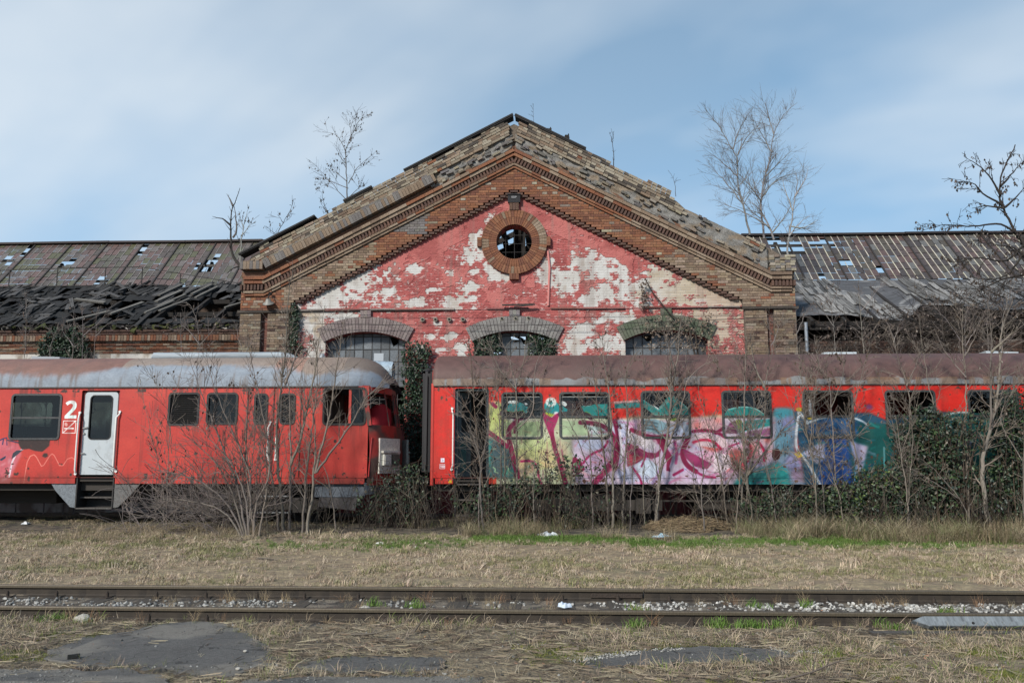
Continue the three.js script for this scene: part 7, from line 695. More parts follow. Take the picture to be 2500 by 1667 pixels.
// saplings behind the trains
const BG = 'leafless saplings behind the trains', bo = { col: [0.34, 0.30, 0.275], tcol: [0.25, 0.205, 0.185], r0: 0.024, dens: 7, len: 0.7, from: 0.35, pods: 0.15 };
[['ba', 'pale sapling behind the railcar, leftmost of three before the white wall strip'], ['bb', 'pale sapling behind the railcar, middle one of three before the white wall strip'], ['bc', 'pale sapling behind the railcar, rightmost of three before the white wall strip'], ['bd', 'branching pale sapling behind the left end of the grey roof duct'], ['be', 'thin pale sapling behind the railcar just left of the roof duct'], ['bf', 'branching sapling at the left pier of the gable behind the railcar'], ['bg', 'pale sapling beside the ivy on the left wing wall'], ['bh', 'single thin sapling standing against the charred roof at far left']].forEach(([k, l]) => tree(k, 'sapling', l, BG, bo));
[['bi', 'pale forked sapling behind the coach nearest the right pier of the gable'], ['bj', 'pale sapling before the light boards of the right wing roof'], ['bk', 'sapling leaning left behind the coach below the torn roof edge'], ['bl', 'pale three-forked sapling behind the coach before the brown tangle'], ['bm', 'slim pale sapling right of the three-forked one behind the coach'], ['bn', 'pale sapling leaning right behind the coach near the picture edge'], ['bo', 'short sapling before the grooved right pier of the gable'], ['bp', 'thin sapling at the downpipe beside the right pier']].forEach(([k, l]) => tree(k, 'sapling', l, BG, { ...bo, dens: 8 }));
// trees on the roofs
const RG = 'small trees growing on the walls and roofs', dk = { col: [0.085, 0.07, 0.06], tcol: [0.06, 0.05, 0.044], r0: 0.03, rmin: 0.0042, dens: 5, len: 0.6, root: 0.12, from: 0.25, pods: 0.4, podc: [0.05, 0.036, 0.028] };
tree('ra', 'roof_birch', 'bushy little birch on the left slope of the gable', RG, { ...dk, dens: 10, r0: 0.022, rmin: 0.0026, pods: 0.4, podn: 3, len: 0.75, col: [0.17, 0.15, 0.135], tcol: [0.12, 0.1, 0.088] });
tree('rb', 'roof_seedling', 'thin bare seedling just left of the bushy birch on the gable', RG, { ...dk, r0: 0.016 });
tree('rc', 'roof_seedling', 'crooked bare seedling low on the left slope of the gable', RG, { ...dk, r0: 0.02 });
tree('rd', 'dead_tree', 'dead dark tree with white trunk at the left corner of the gable', RG, { ...dk, r0: 0.055, col: [0.16, 0.145, 0.13], mix: [0.05, 0.042, 0.037], dens: 3.5, len: 0.4, depth: 0, pods: 0 });
tree('re', 'roof_birch', 'slender white birch beside the dead tree at the left corner', RG, { ...dk, col: BARK.birch, r0: 0.026, tcol: [0.12, 0.1, 0.09], len: 0.55 });
const bi = { ...dk, col: [0.30, 0.285, 0.27], tcol: [0.28, 0.25, 0.23], r0: 0.034, dens: 11, dens2: 9, len: 1.1, depth: 1, up: 0.035, pods: 0, rmin: 0.0024, from: 0.12 };
tree('rf', 'roof_birch', 'tall fine-twigged birch behind the right slope, the left one of the pair', RG, bi);
tree('rg', 'roof_birch', 'tall fine-twigged birch behind the right slope, the right one of the pair', RG, bi);
tree('rh', 'roof_birch', 'low spreading birch at the foot of the tall pair', RG, { ...bi, r0: 0.035, len: 0.8 });
tree('ri', 'roof_birch', 'pale birch growing from the broken right corner of the gable', RG, { ...bi, col: BARK.birch, r0: 0.036, dens: 8, len: 0.8 });
tree('rj', 'roof_seedling', 'bare single stalk standing on the right slope of the gable', RG, { ...dk, r0: 0.018, dens: 6, len: 0.16, depth: 0, pods: 0 });
tree('rk', 'roof_seedling', 'tiny bare stalk just right of the gable peak', RG, { ...dk, r0: 0.008, dens: 7, len: 0.25, depth: 0, pods: 0 });
tree('rl', 'roof_seedling', 'small forked twig lower on the right slope of the gable', RG, { ...dk, r0: 0.01, dens: 6, len: 0.25, depth: 0, pods: 0 });
tree('robinia', 'robinia_tree', 'dark bare tree with hanging seed pods at the right picture edge', 'trees beside the right wing', { col: [0.045, 0.036, 0.03], tcol: [0.04, 0.032, 0.027], r0: 0.11, sub: 0.32, rmin: 0.006, dens: 6.5, dens2: 5, len: 0.75, depth: 1, from: 0.25, up: 0.0, wob: 0.2, pods: 0.65, podn: 4, podc: [0.045, 0.03, 0.022], pods2: 1.35 });

// leafy masses
function leafMass(b, n, sample, size, cols) { for (let k = 0; k < n; k++) { const p = sample(); if (!p) continue; const d = rdir(), c = pick(cols); d[1] -= 0.35; for (let m = 0; m < 3; m++) { const e = rdir(); leaf(b, [p[0] + e[0] * size * 0.5, p[1] + e[1] * size * 0.5, p[2] + e[2] * size * 0.5], [d[0] + e[0], d[1] + e[1], d[2] + e[2]], [rr(-0.6, 0.6), rr(0.2, 1), rr(0.2, 1)], size * rr(0.7, 1.35), jit(c, 0.3)); } } }
const IV = [[0.014, 0.032, 0.016], [0.02, 0.042, 0.018], [0.028, 0.055, 0.026], [0.011, 0.024, 0.014]], BRM = [[0.022, 0.042, 0.02], [0.03, 0.055, 0.025], [0.017, 0.034, 0.018], [0.045, 0.075, 0.026], [0.026, 0.04, 0.03], [0.06, 0.05, 0.03]];
function bush(name, label, cat, group, at, ells, nLeaf, size, cols, canes, caneCol = [0.10, 0.07, 0.05]) {
  const t = thing(name, label, cat, [at[0], gh(at[0], at[2]) - 0.03, at[2]], group), b = new MB(), w = new MB(); let tot = 0; ells.forEach((e) => { tot += e[3] * e[4]; });
  leafMass(b, nLeaf, () => { let q = rnd() * tot, e = ells[0]; for (const k of ells) { q -= k[3] * k[4]; if (q <= 0) { e = k; break; } } const d = rdir(), r = Math.pow(rnd(), 0.45), n = 0.45 + 1.05 * fbm(d[0] * 2.4 + e[0] * 3, d[1] * 2.4 + d[2], 3, 700); return [e[0] + d[0] * r * e[3] * n, Math.max(0.03, e[1] + d[1] * r * e[4] * n), e[2] + d[2] * r * e[5] * n]; }, size, cols);
  for (let k = 0; k < canes; k++) { const e = pick(ells), x = e[0] + rr(-1, 1) * e[3] * 0.8; w.col = jit(caneCol, 0.35); const h = e[1] + e[4] * rr(0.2, 1.25), l = rr(-0.7, 0.7); w.tube([[x, 0, e[2] + rr(-0.1, 0.2)], [x + l * 0.3, h * 0.5, e[2] + rr(-0.15, 0.25)], [x + l * 0.7, h * 0.9, e[2] + rr(-0.1, 0.3)], [x + l * 1.3, h * rr(0.75, 1.05), e[2] + rr(0, 0.35)]], [0.009, 0.008, 0.006, 0.004], 4); }
  if (canes) mesh('canes', w, barkM, t); mesh('leaves', b, leafM, t); return t;
}
const BGp = 'bramble thickets in front of the coach';
bush('bramble_bush', 'dense dark bramble climbing over the sixth coach window', 'bush', BGp, [8.4, 0, -18.75], [[0.0, 1.0, 0, 1.1, 0.95, 0.35], [0.2, 2.0, 0.05, 1.0, 0.8, 0.25], [-0.9, 0.7, 0.1, 0.9, 0.6, 0.35]], 3600, 0.075, BRM, 130);
bush('bramble_bush', 'dense bramble at the picture edge over the last coach window', 'bush', BGp, [10.4, 0, -18.7], [[0, 1.0, 0, 1.2, 1.0, 0.35], [0.1, 2.3, 0.1, 0.9, 0.85, 0.25], [1.0, 1.4, 0, 0.9, 0.9, 0.3]], 3600, 0.075, BRM, 60);
bush('bramble_bush', 'low yellow-green bramble spreading under the fifth coach window', 'bush', BGp, [6.6, 0, -18.6], [[0, 0.62, 0, 0.9, 0.45, 0.35], [0.7, 0.95, 0, 0.6, 0.5, 0.3]], 1300, 0.07, [...BRM, [0.10, 0.14, 0.03]], 34);
bush('bramble_bush', 'low leafy bramble under the fourth coach window', 'bush', BGp, [5.1, 0, -18.75], [[0, 0.5, 0, 0.9, 0.42, 0.3]], 700, 0.07, BRM, 26);
bush('bramble_bush', 'sparse bramble with green leaves below the coach doorway', 'bush', BGp, [-1.2, 0, -18.8], [[0, 0.55, 0, 0.9, 0.5, 0.3], [0.8, 0.9, 0.1, 0.6, 0.4, 0.2]], 420, 0.07, BRM, 30);
bush('bramble_bush', 'sparse bramble tendrils across the cream panel between first and second windows', 'bush', BGp, [0.45, 0, -18.85], [[0, 1.35, 0.05, 0.8, 0.35, 0.15], [0.2, 0.5, 0, 0.7, 0.4, 0.25]], 170, 0.075, BRM, 24);
bush('bramble_bush', 'tangled bramble filling the gap in front of the railcar nose', 'bush', BGp, [-3.6, 0, -18.9], [[0, 0.6, 0, 0.9, 0.55, 0.3], [0.3, 1.1, -0.3, 0.6, 0.5, 0.3]], 360, 0.07, BRM, 60);
// ivy
function ivy(label, x, n, sample, size = 0.075, stem) { const t = thing('ivy', label, 'ivy', [x, 0, 0], 'ivy on the walls'); const b = new MB(); leafMass(b, n, () => { const p = sample(); return p && [p[0] - x, p[1], p[2]]; }, size, IV); mesh('leaves', b, leafM, t); part('stem', barkM, t, (w) => { w.col = [0.07, 0.055, 0.043]; for (const s of stem) w.tube(s.map((p) => [p[0] - x, p[1], p[2]]), s.map((p, i) => 0.03 - 0.02 * i / s.length), 5); }); }
ivy('dark ivy column climbing the wall between the railcar and the coach', -3.7, 1500, () => { const y = rr(0.2, 4.95), w = 0.42 * (y > 4.3 ? 0.7 : 1) + 0.1 * Math.sin(y * 3); return [-4.0 + 0.05 * y - (y < 2.5 ? -0.25 : 0) + rr(-w, w) * (0.6 + 0.6 * fbm(y * 2, 1, 2, 720)), y, ZF - 0.06 + rr(0, 0.28)]; }, 0.08, [[[-3.8, 0, ZF + 0.02], [-3.9, 2, ZF + 0.02], [-3.85, 4.2, ZF + 0.02]]]);
ivy('dark ivy crowding the middle arched window on both sides', UC, 1300, () => { const s = rnd() < 0.5 ? -1 : 1, a = Math.pow(rnd(), 0.9), y = rr(3.9, 5.3); const c = UC + s * (1.22 - a * 0.8); if (s < 0 && y > 5.25 - 0.2 * (1 - a) + 0.0) return null; return [c + (rnd() < 0.2 ? s * 0.25 : 0), Math.min(y, 5.0 + 0.27 * a), ZF - 0.16 + rr(-0.2, 0.12)]; }, 0.07, [[[UC - 1.1, 2, ZF - 0.1], [UC - 1.15, 4.8, ZF - 0.1]], [[UC + 1.1, 2, ZF - 0.1], [UC + 1.15, 4.8, ZF - 0.1]]]);
ivy('dark ivy patch on the left wing wall at far left', -14.3, 1000, () => { const a = rr(0, 6.28), r = Math.sqrt(rnd()); return [-14.35 + 0.75 * r * Math.cos(a), 4.75 + 0.72 * r * Math.sin(a), -23.5 + rr(-0.03, 0.2)]; }, 0.08, [[[-14.4, 2, -23.5], [-14.35, 4.6, -23.5]]]);
ivy('thin ivy strip beside the left pier of the gable', -7.5, 420, () => { const y = rr(3.8, 6.1); return [-7.42 + rr(-0.16, 0.16) * (y < 5 ? 1.4 : 0.7), y, ZF - 0.06 + rr(0, 0.12)]; }, 0.07, [[[-7.4, 2, ZF - 0.06], [-7.45, 6, ZF - 0.06]]]);
ivy('withered brown climber hanging over the right arched window', 4.0, 0, () => null, 0.06, [[[4.6, 2, ZF], [4.3, 5.2, ZF + 0.05], [3.6, 5.75, ZF + 0.05], [3.1, 6.4, ZF + 0.05], [2.9, 6.8, ZF + 0.05]], [[4.4, 4, ZF], [4.1, 5.4, ZF + 0.06], [3.0, 5.3, ZF + 0.06]]]);
{ // its dead leaves
  const t = scene.children.filter((o) => o.name.startsWith('ivy')).pop(), b = new MB(); leafMass(b, 260, () => { const k = rnd(); return k < 0.2 ? [rr(-1.25, -1.0), rr(5.9, 6.8), ZF + rr(0, 0.1)] : [rr(-1.2, 0.9), 5.0 + rr(-0.3, 0.75), ZF + rr(0, 0.2)]; }, 0.07, [[0.12, 0.085, 0.06], [0.09, 0.065, 0.048], [0.16, 0.12, 0.085]]); const old = t.children.find((c) => c.name === 'leaves'); t.remove(old); mesh('leaves', b, leafM, t); }
{ // brown tangle over the right wing
  const t = thing('withered_climber', 'brown leafless climber tangled over the wall and eaves of the right wing', 'climber', [13, 0, -23.1]), w = new MB(), l = new MB(); const o = { tcol: [0.085, 0.066, 0.055], rmin: 0.005, wob: 0.22, up: 0.0, dens2: 5, pods: 0.5, podn: 4, podup: 1, podc: [0.085, 0.064, 0.05], pods2: 1.1 };
  for (let k = 0; k < 880; k++) { const x = rr(-5.2, 6.5), top = x < -3 ? lerp(4.9, 5.6, (x + 5.2) / 2.2) : x < -1 ? 5.9 : 6.6; const y = 2.8 + (top - 2.8) * Math.pow(rnd(), 0.7); const d = rdir(); twig(w, [x, y, rr(-0.5, 0.25) - (y > 5.6 ? (y - 5.6) * 1.2 : 0)], [d[0], d[1] * 0.7, d[2] * 0.35], rr(0.4, 1.2), 0.008, 1, o, l); }
  mesh('stems', w, barkM, t); mesh('dry_leaves', l, leafM, t);
}
// undergrowth: a mass of thin dead stalks under and before the trains
{
  const w = new MB(), l = new MB(), o = { rmin: 0.005, wob: 0.12, up: 0.02, dens2: 4, pods: 0.25, podn: 3, podup: 1, podc: [0.05, 0.055, 0.025], pods2: 0.9 };
  for (let k = 0; k < 640; k++) { const x = Math.pow(rnd(), 0.9) * 18 - 7.6, z = rr(-19.1, -17.6) + (x < -4 ? 0.5 : 0) - (x > 2 && x < 4.2 ? 0.4 : 0); if (x > 2.1 && x < 3.9 && z > -18.8 && rnd() < 0.8) continue; o.tcol = pick([[0.07, 0.053, 0.041], [0.12, 0.094, 0.07], [0.2, 0.16, 0.12], [0.045, 0.034, 0.028]]); const d = rdir(); twig(w, [x, gh(x, z), z], [d[0] * 0.55, 1, d[2] * 0.35], rr(0.3, 1.15), 0.0055, rnd() < 0.5 ? 1 : 0, o, l); }
  for (let k = 0; k < 150; k++) { const x = rr(-8.7, -6.2), z = rr(-18.6, -16.6); o.tcol = pick([[0.2, 0.165, 0.15], [0.26, 0.215, 0.19]]); twig(w, [x, gh(x, z) + rr(0, 0.7), z], [rr(-1.4, 0.5), rr(-0.1, 0.8), rr(-0.4, 0.4)], rr(0.5, 1.4), 0.005, 1, { ...o, bend: 0.14 }, null); }
  w.p.length && stuff('undergrowth', w, barkM, 'tangle of thin dead stalks along the foot of the trains', 'undergrowth'); stuff('undergrowth_leaves', l, leafM, 'scattered small leaves on the stalks along the trains', 'undergrowth');
}
// ---- grasses
function blades(n, h, spread, wid, lean) { const b = new MB(); for (let k = 0; k < n; k++) { const a = rr(0, 6.28), r = spread * Math.sqrt(rnd()), x = r * Math.cos(a), z = r * Math.sin(a), d = rr(0, 6.28), l = lean * rr(0.3, 1.3), hh = h * rr(0.5, 1.2), w = wid * rr(0.7, 1.3), cx = Math.cos(d), cz = Math.sin(d), p0 = [x - cz * w, 0, z + cx * w], p1 = [x + cz * w, 0, z - cx * w], m0 = [x + cx * l * 0.35 * hh - cz * w * 0.7, hh * 0.6, z + cz * l * 0.35 * hh + cx * w * 0.7], m1 = [x + cx * l * 0.35 * hh + cz * w * 0.7, hh * 0.6, z + cz * l * 0.35 * hh - cx * w * 0.7], t = [x + cx * l * hh, hh * rr(0.75, 1), z + cz * l * hh]; const g = rr(0.75, 1.2); b.col = [g, g, g]; b.face(p0, p1, m1, m0); b.face(m0, m1, t); } return b.geo(); }
const grassM = std({ vertexColors: true, roughness: 0.85, side: THREE.DoubleSide });
function field(name, label, cat, geo, spots) { const im = new THREE.InstancedMesh(geo, grassM, spots.length), m = new THREE.Matrix4(), q = new THREE.Quaternion(), c = new THREE.Color(); spots.forEach((s, i) => { q.setFromEuler(new THREE.Euler(s.tilt ? rr(-s.tilt, s.tilt) : 0, rr(0, 6.28), s.tilt ? rr(-s.tilt, s.tilt) : 0)); m.compose(V(s.x, (s.y ?? gh(s.x, s.z)) - 0.004, s.z), q, V(s.s, s.s * (s.v ?? 1), s.s)); im.setMatrixAt(i, m); c.setRGB(...s.c); im.setColorAt(i, c); }); im.name = numbered(name); im.userData = { kind: 'stuff', label, category: cat }; im.castShadow = im.receiveShadow = true; scene.add(im); }
{
  const dry = () => jit(pick([[0.38, 0.295, 0.205], [0.46, 0.375, 0.27], [0.30, 0.225, 0.155], [0.42, 0.325, 0.235], [0.28, 0.245, 0.14]]), 0.18), S = [];
  for (let k = 0; k < 30000; k++) { const x = rr(-13.5, 13.5), z = -10.86 - 6.2 * Math.pow(rnd(), 0.85); if (Math.abs(x) > 1.5 - z * 0.72) continue; const n = fbm(x * 0.9, z * 1.4, 3, 740), gr = greenAt(x, z); if (n < (z < -14.5 ? 0.45 : 0.385) && rnd() < 0.85) continue; S.push({ x, z, s: rr(0.4, 1.2) * (0.45 + 1.1 * fbm(x * 2.1, z * 2.6, 3, 751)) * (rnd() < 0.03 ? 1.9 : 1), c: rnd() < gr * 1.6 ? jit([0.10, 0.16, 0.03], 0.25) : n > 0.58 && rnd() < 0.6 ? jit([0.20, 0.19, 0.085], 0.2) : dry(), tilt: 0.45 }); }
  for (let k = 0; k < 2600; k++) { const x = rr(-14, -4.5), z = rr(-21.5, -16.4); if (fbm(x * 0.9, z * 1.2, 3, 742) < 0.46) continue; S.push({ x, z, s: rr(0.5, 1.3), c: jit(pick([[0.22, 0.175, 0.11], [0.15, 0.14, 0.07], [0.3, 0.235, 0.15]]), 0.25), tilt: 0.5 }); }
  field('dry_grass', 'mown dry straw-coloured grass between the track and the trains', 'grass', blades(16, 0.06, 0.06, 0.0032, 1.1), S);
  const F = []; for (let k = 0; k < 11000; k++) { const x = rr(-6.5, 6.5), z = rr(-9.1, -5.9); if (Math.abs(x) > 0.9 - z * 0.7) continue; const n = fbm(x * 0.9 + 3, z * 1.2, 3, 745); if (paved(x, z) && rnd() < 0.992) continue; if (n < (x < 0 ? 0.53 : 0.48) && rnd() < 0.93) continue; if (z > -8 && x < 0 && rnd() < 0.45) continue; F.push({ x, z, s: rr(0.45, 1.15), c: rnd() < (z < -8.6 ? 0.16 : 0.14) ? jit([0.13, 0.17, 0.035], 0.3) : dry().map((q) => q * 0.85), tilt: 0.7 }); }
  const L = []; for (let k = 0; k < 9000; k++) { const x = rr(-6.5, 6.5), z = rr(-9.1, -5.9); if (Math.abs(x) > 0.9 - z * 0.7) continue; if (paved(x, z) && rnd() < 0.97) continue; if (fbm(x * 1.4 + 5, z * 2, 3, 748) < 0.47 && rnd() < 0.75) continue; L.push({ x, z, y: gh(x, z) + 0.008 + rr(0, 0.012), s: rr(0.5, 1.4), c: jit(pick([[0.27, 0.22, 0.15], [0.17, 0.125, 0.085], [0.09, 0.068, 0.05], [0.36, 0.3, 0.21]]), 0.2), tilt: 0.12 }); }
  { const b = new MB(); for (let k = 0; k < 4; k++) { const a = rr(0, 6.28), x = rr(-0.03, 0.03), z = rr(-0.03, 0.03), l = rr(0.025, 0.07); b.beam([x - l * Math.cos(a), 0.003 * k, z - l * Math.sin(a)], [x + l * Math.cos(a), 0.003 * k + rr(-0.004, 0.008), z + l * Math.sin(a)], 0.0028, 0.002); } field('straw_litter', 'loose straw and dead stalks strewn over the bare soil', 'straw', b.geo(), L); }
  const MS = []; for (let k = 0; k < 16000; k++) { const x = rr(-5, 5), z = rr(-8.4, -6.0); if (paved(x, z)) continue; const m = fbm(x * 1.5, z * 2.4, 4, 131), w = Math.exp(-Math.pow((z + 7.75) / 0.45, 2)) * sstep(-0.5, 0.4, x) + 0.7 * Math.exp(-Math.pow((z + 7.0) / 0.6, 2)) * sstep(0.3, 1.5, x) + (x < -3.9 ? 0.6 : 0); if (rnd() > sstep(0.42, 0.54, m) * w * 1.3) continue; MS.push({ x, z, s: rr(0.22, 0.48), c: jit(pick([[0.15, 0.165, 0.025], [0.19, 0.19, 0.035], [0.10, 0.12, 0.02]]), 0.25), tilt: 0.3 }); }
  for (const key in POLY) { const Pq = POLY[key]; for (let i = 0; i < Pq.length; i++) { const a = Pq[i], c = Pq[(i + 1) % Pq.length]; for (let k = 0; k < 16 * Math.hypot(a[0] - c[0], a[1] - c[1]); k++) { const t = rnd(), x = lerp(a[0], c[0], t) + rr(-0.12, 0.12), z = lerp(a[1], c[1], t) + rr(-0.1, 0.1); if (z > -5.9) continue; F.push({ x, z, y: Math.max(gh(x, z), -0.112), s: rr(0.3, 0.8), c: jit(pick([[0.2, 0.155, 0.1], [0.11, 0.085, 0.06], [0.14, 0.15, 0.05]]), 0.25), tilt: 0.8 }); } } }
  field('dry_grass', 'matted dry grass and straw in the foreground before the track', 'grass', blades(12, 0.065, 0.075, 0.0024, 1.6), F);
  field('moss', 'yellow-green moss on the soil around the asphalt patches', 'moss', blades(18, 0.06, 0.09, 0.006, 0.9), MS);
  const G = []; for (let k = 0; k < 12000; k++) { const x = rr(-7, 12), z = rr(-17.6, -13.8); const g = greenAt(x, z); if (rnd() > g * 1.2) continue; G.push({ x, z, s: rr(0.5, 1.2), c: jit(pick([[0.075, 0.145, 0.018], [0.10, 0.175, 0.025], [0.13, 0.17, 0.04]]), 0.2), tilt: 0.2 }); }
  for (const [x, z, n] of [[-3.02, -9.35, 10], [-0.62, -9.5, 8], [-0.12, -9.55, 9], [1.8, -9.05, 12], [2.1, -9.0, 14], [2.5, -9.08, 8], [3.55, -9.0, 8], [0.9, -8.95, 6], [2.55, -10.3, 8], [4.6, -9.9, 10], [-5.4, -9.0, 12], [-2.1, -10.2, 6], [1.05, -9.95, 8], [3.1, -10.35, 7], [-1.6, -10.1, 6]]) for (let k = 0; k < n; k++) { const X = x + rr(-0.12, 0.12), Z = z + rr(-0.09, 0.09); G.push({ x: X, z: Z, s: rr(0.9, 1.7), c: jit([0.105, 0.18, 0.03], 0.25), tilt: 0.3 }); }
  field('green_grass', 'fresh green grass strip along the trains and tufts by the rails', 'grass', blades(13, 0.075, 0.05, 0.003, 0.7), G);
  const T = []; for (let k = 0; k < 2300; k++) { const x = rr(-3.2, 11.5), z = rr(-18.9, -16.3) - (x < 1 ? 0.35 : 0) + (x > 5 ? 0.5 : 0); const n = fbm(x * 0.9 + 8, z, 3, 760); if (n < (x > 4.2 ? 0.5 : 0.57) || (z < -17.9 && rnd() < 0.6)) continue; T.push({ x, z, s: rr(0.25, 1.0) * (0.5 + n) * (x > 4.2 ? 1.05 : 0.8), c: jit(pick([[0.26, 0.20, 0.125], [0.33, 0.27, 0.17], [0.18, 0.145, 0.08], [0.14, 0.15, 0.06]]), 0.2), tilt: 0.35 }); }
  for (let k = 0; k < 90; k++) T.push({ x: rr(-9.6, -5.8), z: rr(-17.6, -15.4), s: rr(0.4, 0.8), c: jit([0.28, 0.22, 0.14], 0.2), tilt: 0.4 });
  for (let k = 0; k < 150; k++) { const x = rr(-5.5, 5.6), z = pick([rr(-10.6, -10.35), rr(-9.15, -8.9), rr(-9.9, -9.4)]); T.push({ x, z, s: rr(0.2, 0.42), c: jit(pick([[0.34, 0.25, 0.14], [0.25, 0.14, 0.07], [0.3, 0.24, 0.15]]), 0.2), tilt: 0.4 }); }
  field('tall_dry_grass', 'tall dry grass clumps standing at the foot of the coach and by the rails', 'grass', blades(26, 0.4, 0.13, 0.0036, 1.25), T);
  const dl = []; for (let k = 0; k < 900; k++) { const x = rr(-7, 7), z = rr(-10.6, -6.4); if (Math.abs(x) > 0.9 - z * 0.7 || rnd() < 0.3) continue; dl.push({ x, z, y: (paved(x, z) ? -0.105 : gh(x, z)) + 0.008, s: rr(0.5, 1.2) * (paved(x, z) ? 0.3 : 1), c: jit(pick([[0.16, 0.11, 0.075], [0.28, 0.22, 0.16], [0.1, 0.07, 0.05], [0.3, 0.16, 0.1]]), 0.25), tilt: 0.6 }); } for (let k = 0; k < 500; k++) { const x = rr(-7, 10), z = rr(-16.8, -14.6); dl.push({ x, z, y: gh(x, z) + 0.02, s: rr(0.7, 1.4), c: jit(pick([[0.22, 0.17, 0.12], [0.34, 0.3, 0.24], [0.12, 0.09, 0.06]]), 0.25), tilt: 0.6 }); }
  { const b = new MB(); leaf(b, [-0.03, 0, 0], [1, 0.15, 0], [0, 1, 0], 0.055, [1, 1, 1]); field('fallen_leaves', 'dry fallen leaves lying about the track and verge', 'leaves', b.geo(), dl); }
}
// ---- straw heap, litter, plank, stones
{ const t = thing('straw_heap', 'heap of flattened brown straw below the third coach window', 'straw', [3.0, gh(3, -18.4), -18.4]); part('stalks', grassM, t, (b) => { for (let k = 0; k < 2600; k++) { const a = rr(0, 6.28), r = Math.sqrt(rnd()) * (0.75 + 0.5 * vn(a * 1.5, 1, 790)), x = r * Math.cos(a) * 0.95, z = r * Math.sin(a) * 0.45, y = 0.26 * (1 - r * r) * rnd() + (x > 0.5 ? 0.12 * rnd() : 0) + 0.02, d = rr(0, 6.28), l = rr(0.04, 0.14); b.col = jit(pick([[0.26, 0.19, 0.105], [0.19, 0.135, 0.08], [0.33, 0.25, 0.15], [0.12, 0.085, 0.055]]), 0.25); b.beam([x - l * Math.cos(d), y, z - l * Math.sin(d) * 0.6], [x + l * Math.cos(d), Math.max(0.01, y + rr(-0.09, 0.09)), z + l * Math.sin(d) * 0.6], 0.0045, 0.0035); } }); }
function crumple(name, label, cat, x, z, sx, sz, h, c, n = 10, y) { const b = new MB(), s0 = Math.floor(x * 31 + z * 17); b.grid(n, n, (i, j) => { const e = Math.min(i, 1 - i, j, 1 - j); const wob = 0.3 * (vn(i * 3, j * 3, s0) - 0.5); return [(i - 0.5 + wob * 0.6) * sx, Math.max(0, (e < 0.02 ? 0.05 : 0.15) + 0.9 * vn(i * 5, j * 5, s0 + 3) * Math.sqrt(e * 2)) * h, (j - 0.5 + 0.3 * (vn(j * 4, i * 4, s0 + 7) - 0.5)) * sz]; }, null, c.length > 3 ? () => jit(rnd() < 0.5 ? c : [c[3], c[4], c[5]], 0.1) : () => jit(c, 0.08)); b.grid(n, 1, (i, j) => [(i - 0.5) * sx * 0.9, -0.004 + 0.003 * j, (j - 0.5) * sz * 0.9]); const o = mesh(name, b, std({ vertexColors: true, roughness: 0.45, side: THREE.DoubleSide })); o.position.set(x, (y ?? gh(x, z)) + 0.006, z); o.rotation.y = (s0 % 7) * 0.4; o.userData = { label, category: cat }; }
crumple('plastic_bag', 'torn white plastic bag lying in the grass below the coach', 'bag', 0.0, -17.0, 0.4, 0.3, 0.15, [0.5, 0.52, 0.53], 14);
crumple('wrapper', 'pale blue and white wrapper beside the straw heap', 'litter', 2.3, -16.9, 0.38, 0.16, 0.08, [0.62, 0.68, 0.72, 0.25, 0.5, 0.62]);
crumple('paper_scrap', 'white paper scrap in the grass at the right below the brambles', 'litter', 8.4, -17.2, 0.17, 0.14, 0.12, [0.7, 0.71, 0.74]);
crumple('paper_scrap', 'small white scrap in the green grass left of the bag', 'litter', -3.1, -15.4, 0.16, 0.1, 0.06, [0.55, 0.54, 0.5]);
crumple('paper_scrap', 'tiny white scrap under the railcar at far left', 'litter', -12.6, -19.6, 0.2, 0.14, 0.08, [0.66, 0.66, 0.66]);
crumple('plastic_bag', 'light blue plastic scrap against the far rail near the middle', 'bag', 0.2, -9.95, 0.15, 0.12, 0.1, [0.55, 0.62, 0.7], 12, -0.1);
{ const t = thing('timber_plank', 'weathered blue-grey plank lying along the near rail at right', 'plank', [3.75, -0.1, -8.87]); t.rotation.y = 0.035; const sh = new THREE.Shape(); sh.moveTo(0, 0.01); sh.lineTo(0.15, -0.045); sh.lineTo(5.2, -0.045); sh.lineTo(5.2, 0.06); sh.lineTo(0.12, 0.055); const g = new THREE.ExtrudeGeometry(sh, { depth: 0.05, bevelEnabled: true, bevelSize: 0.006, bevelThickness: 0.006, bevelSegments: 1 }); g.rotateX(-0.75); g.translate(0, 0.05, 0); const n = g.attributes.position.count, q = new Float32Array(n * 3); for (let i = 0; i < n; i++) q.set([0.22, 0.25, 0.275], i * 3); g.setAttribute('color', new THREE.BufferAttribute(q, 3)); const wt = scaled(woodT, 0.3, 2.4); wt.rotation = Math.PI / 2; const pm = mesh('board', g, std({ vertexColors: true, map: scaled(woodT, 0.5, 3), roughness: 0.8 }), t); for (const x of [0.6, 1.5, 2.4, 3.3]) part('bolt', steelM, t, (b) => { b.col = [0.04, 0.036, 0.034]; b.cyl([x, 0.055, 0.045], [x, 0.08, 0.062], 0.014, 8); }); part('lower_board', woodM, t, (b) => { b.col = [0.10, 0.09, 0.08]; b.ext(-0.5, 5, -0.03, 0.01, 0.12, 0.24, 0.004); }); }
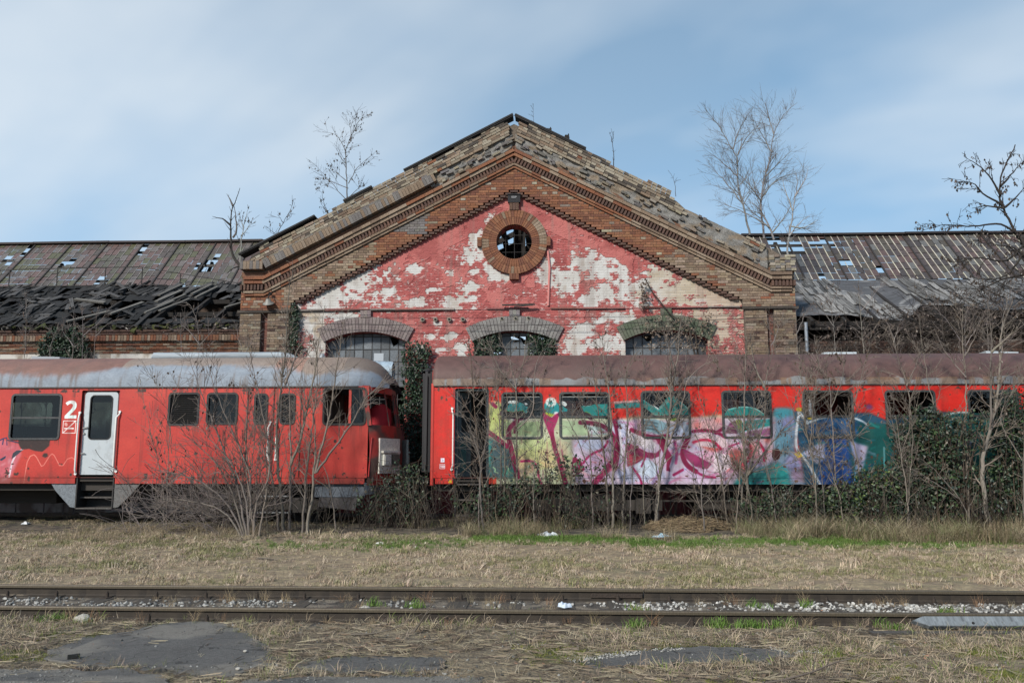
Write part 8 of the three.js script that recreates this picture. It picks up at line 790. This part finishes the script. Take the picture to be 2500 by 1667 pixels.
{ const b = new MB(); b.col = [0.012, 0.013, 0.012]; b.m = new THREE.Matrix4().makeRotationY(0.3).setPosition(-4.18, -0.085, -7.33); b.box(0, 0, 0, 0.085, 0.03, 0.05, 0.008); b.m = null; const o = mesh('dark_stone', b, gv()); o.userData = { label: 'small black lump lying on the large asphalt patch', category: 'stone' }; }
for (const [x, z, r, l] of [[-2.15, -9.85, 0.07, 'rounded pale stone between the rails left of centre'], [-2.58, -7.0, 0.02, 'small pale pebble at the lower edge of the large asphalt patch'], [-2.75, -7.62, 0.018, 'small brown pebble in the middle of the large asphalt patch'], [-5.05, -8.98, 0.085, 'flat stone block beside the near rail at left']]) { const g = new THREE.IcosahedronGeometry(r, 1), p = g.attributes.position; for (let i = 0; i < p.count; i++) { const k = 0.8 + 0.4 * vn(p.getX(i) / r * 2 + 5, p.getZ(i) / r * 2 + p.getY(i) / r, 780); p.setXYZ(i, p.getX(i) * k * 1.2, p.getY(i) * k * 0.65, p.getZ(i) * k); } g.computeVertexNormals(); const o = mesh('stone', g, std({ map: scaled(grainT, 0.6, 0.6), color: new THREE.Color(0.55, 0.52, 0.46), roughness: 0.95 })); o.position.set(x, (paved(x, z) ? -0.1 : gh(x, z)) + r * 0.35, z); o.userData = { label: l, category: 'stone' }; }
for (const [x, z, l, a, lab] of [[-1.95, -8.35, 0.55, 0.1, 'fallen twig left of centre before the track'], [-1.35, -8.5, 0.4, 0.9, 'upright broken stalk by the near rail left of centre'], [0.9, -8.35, 0.3, 0.2, 'short dead stick on the straw right of centre'], [1.7, -6.75, 0.9, 0.15, 'long thin curved twig at the bottom right of centre'], [-4.7, -13.4, 0.7, 0.2, 'pale bent stick on the dry grass at left'], [-6.6, -16.0, 1.1, -0.1, 'long pale fallen branch left of the sapling clump']]) { const w = new MB(); twig(w, [0, 0.02, 0], [1, a > 0.5 ? 1.2 : 0.05, 0.1], l, 0.011, 1, { tcol: [0.2, 0.165, 0.13], rmin: 0.003, up: 0, wob: 0.1, dens2: 4 }, null); const o = mesh('fallen_twig', w, barkM); o.position.set(x, gh(x, z), z); o.userData = { label: lab, category: 'twig' }; }
renderer.render(scene, camera);
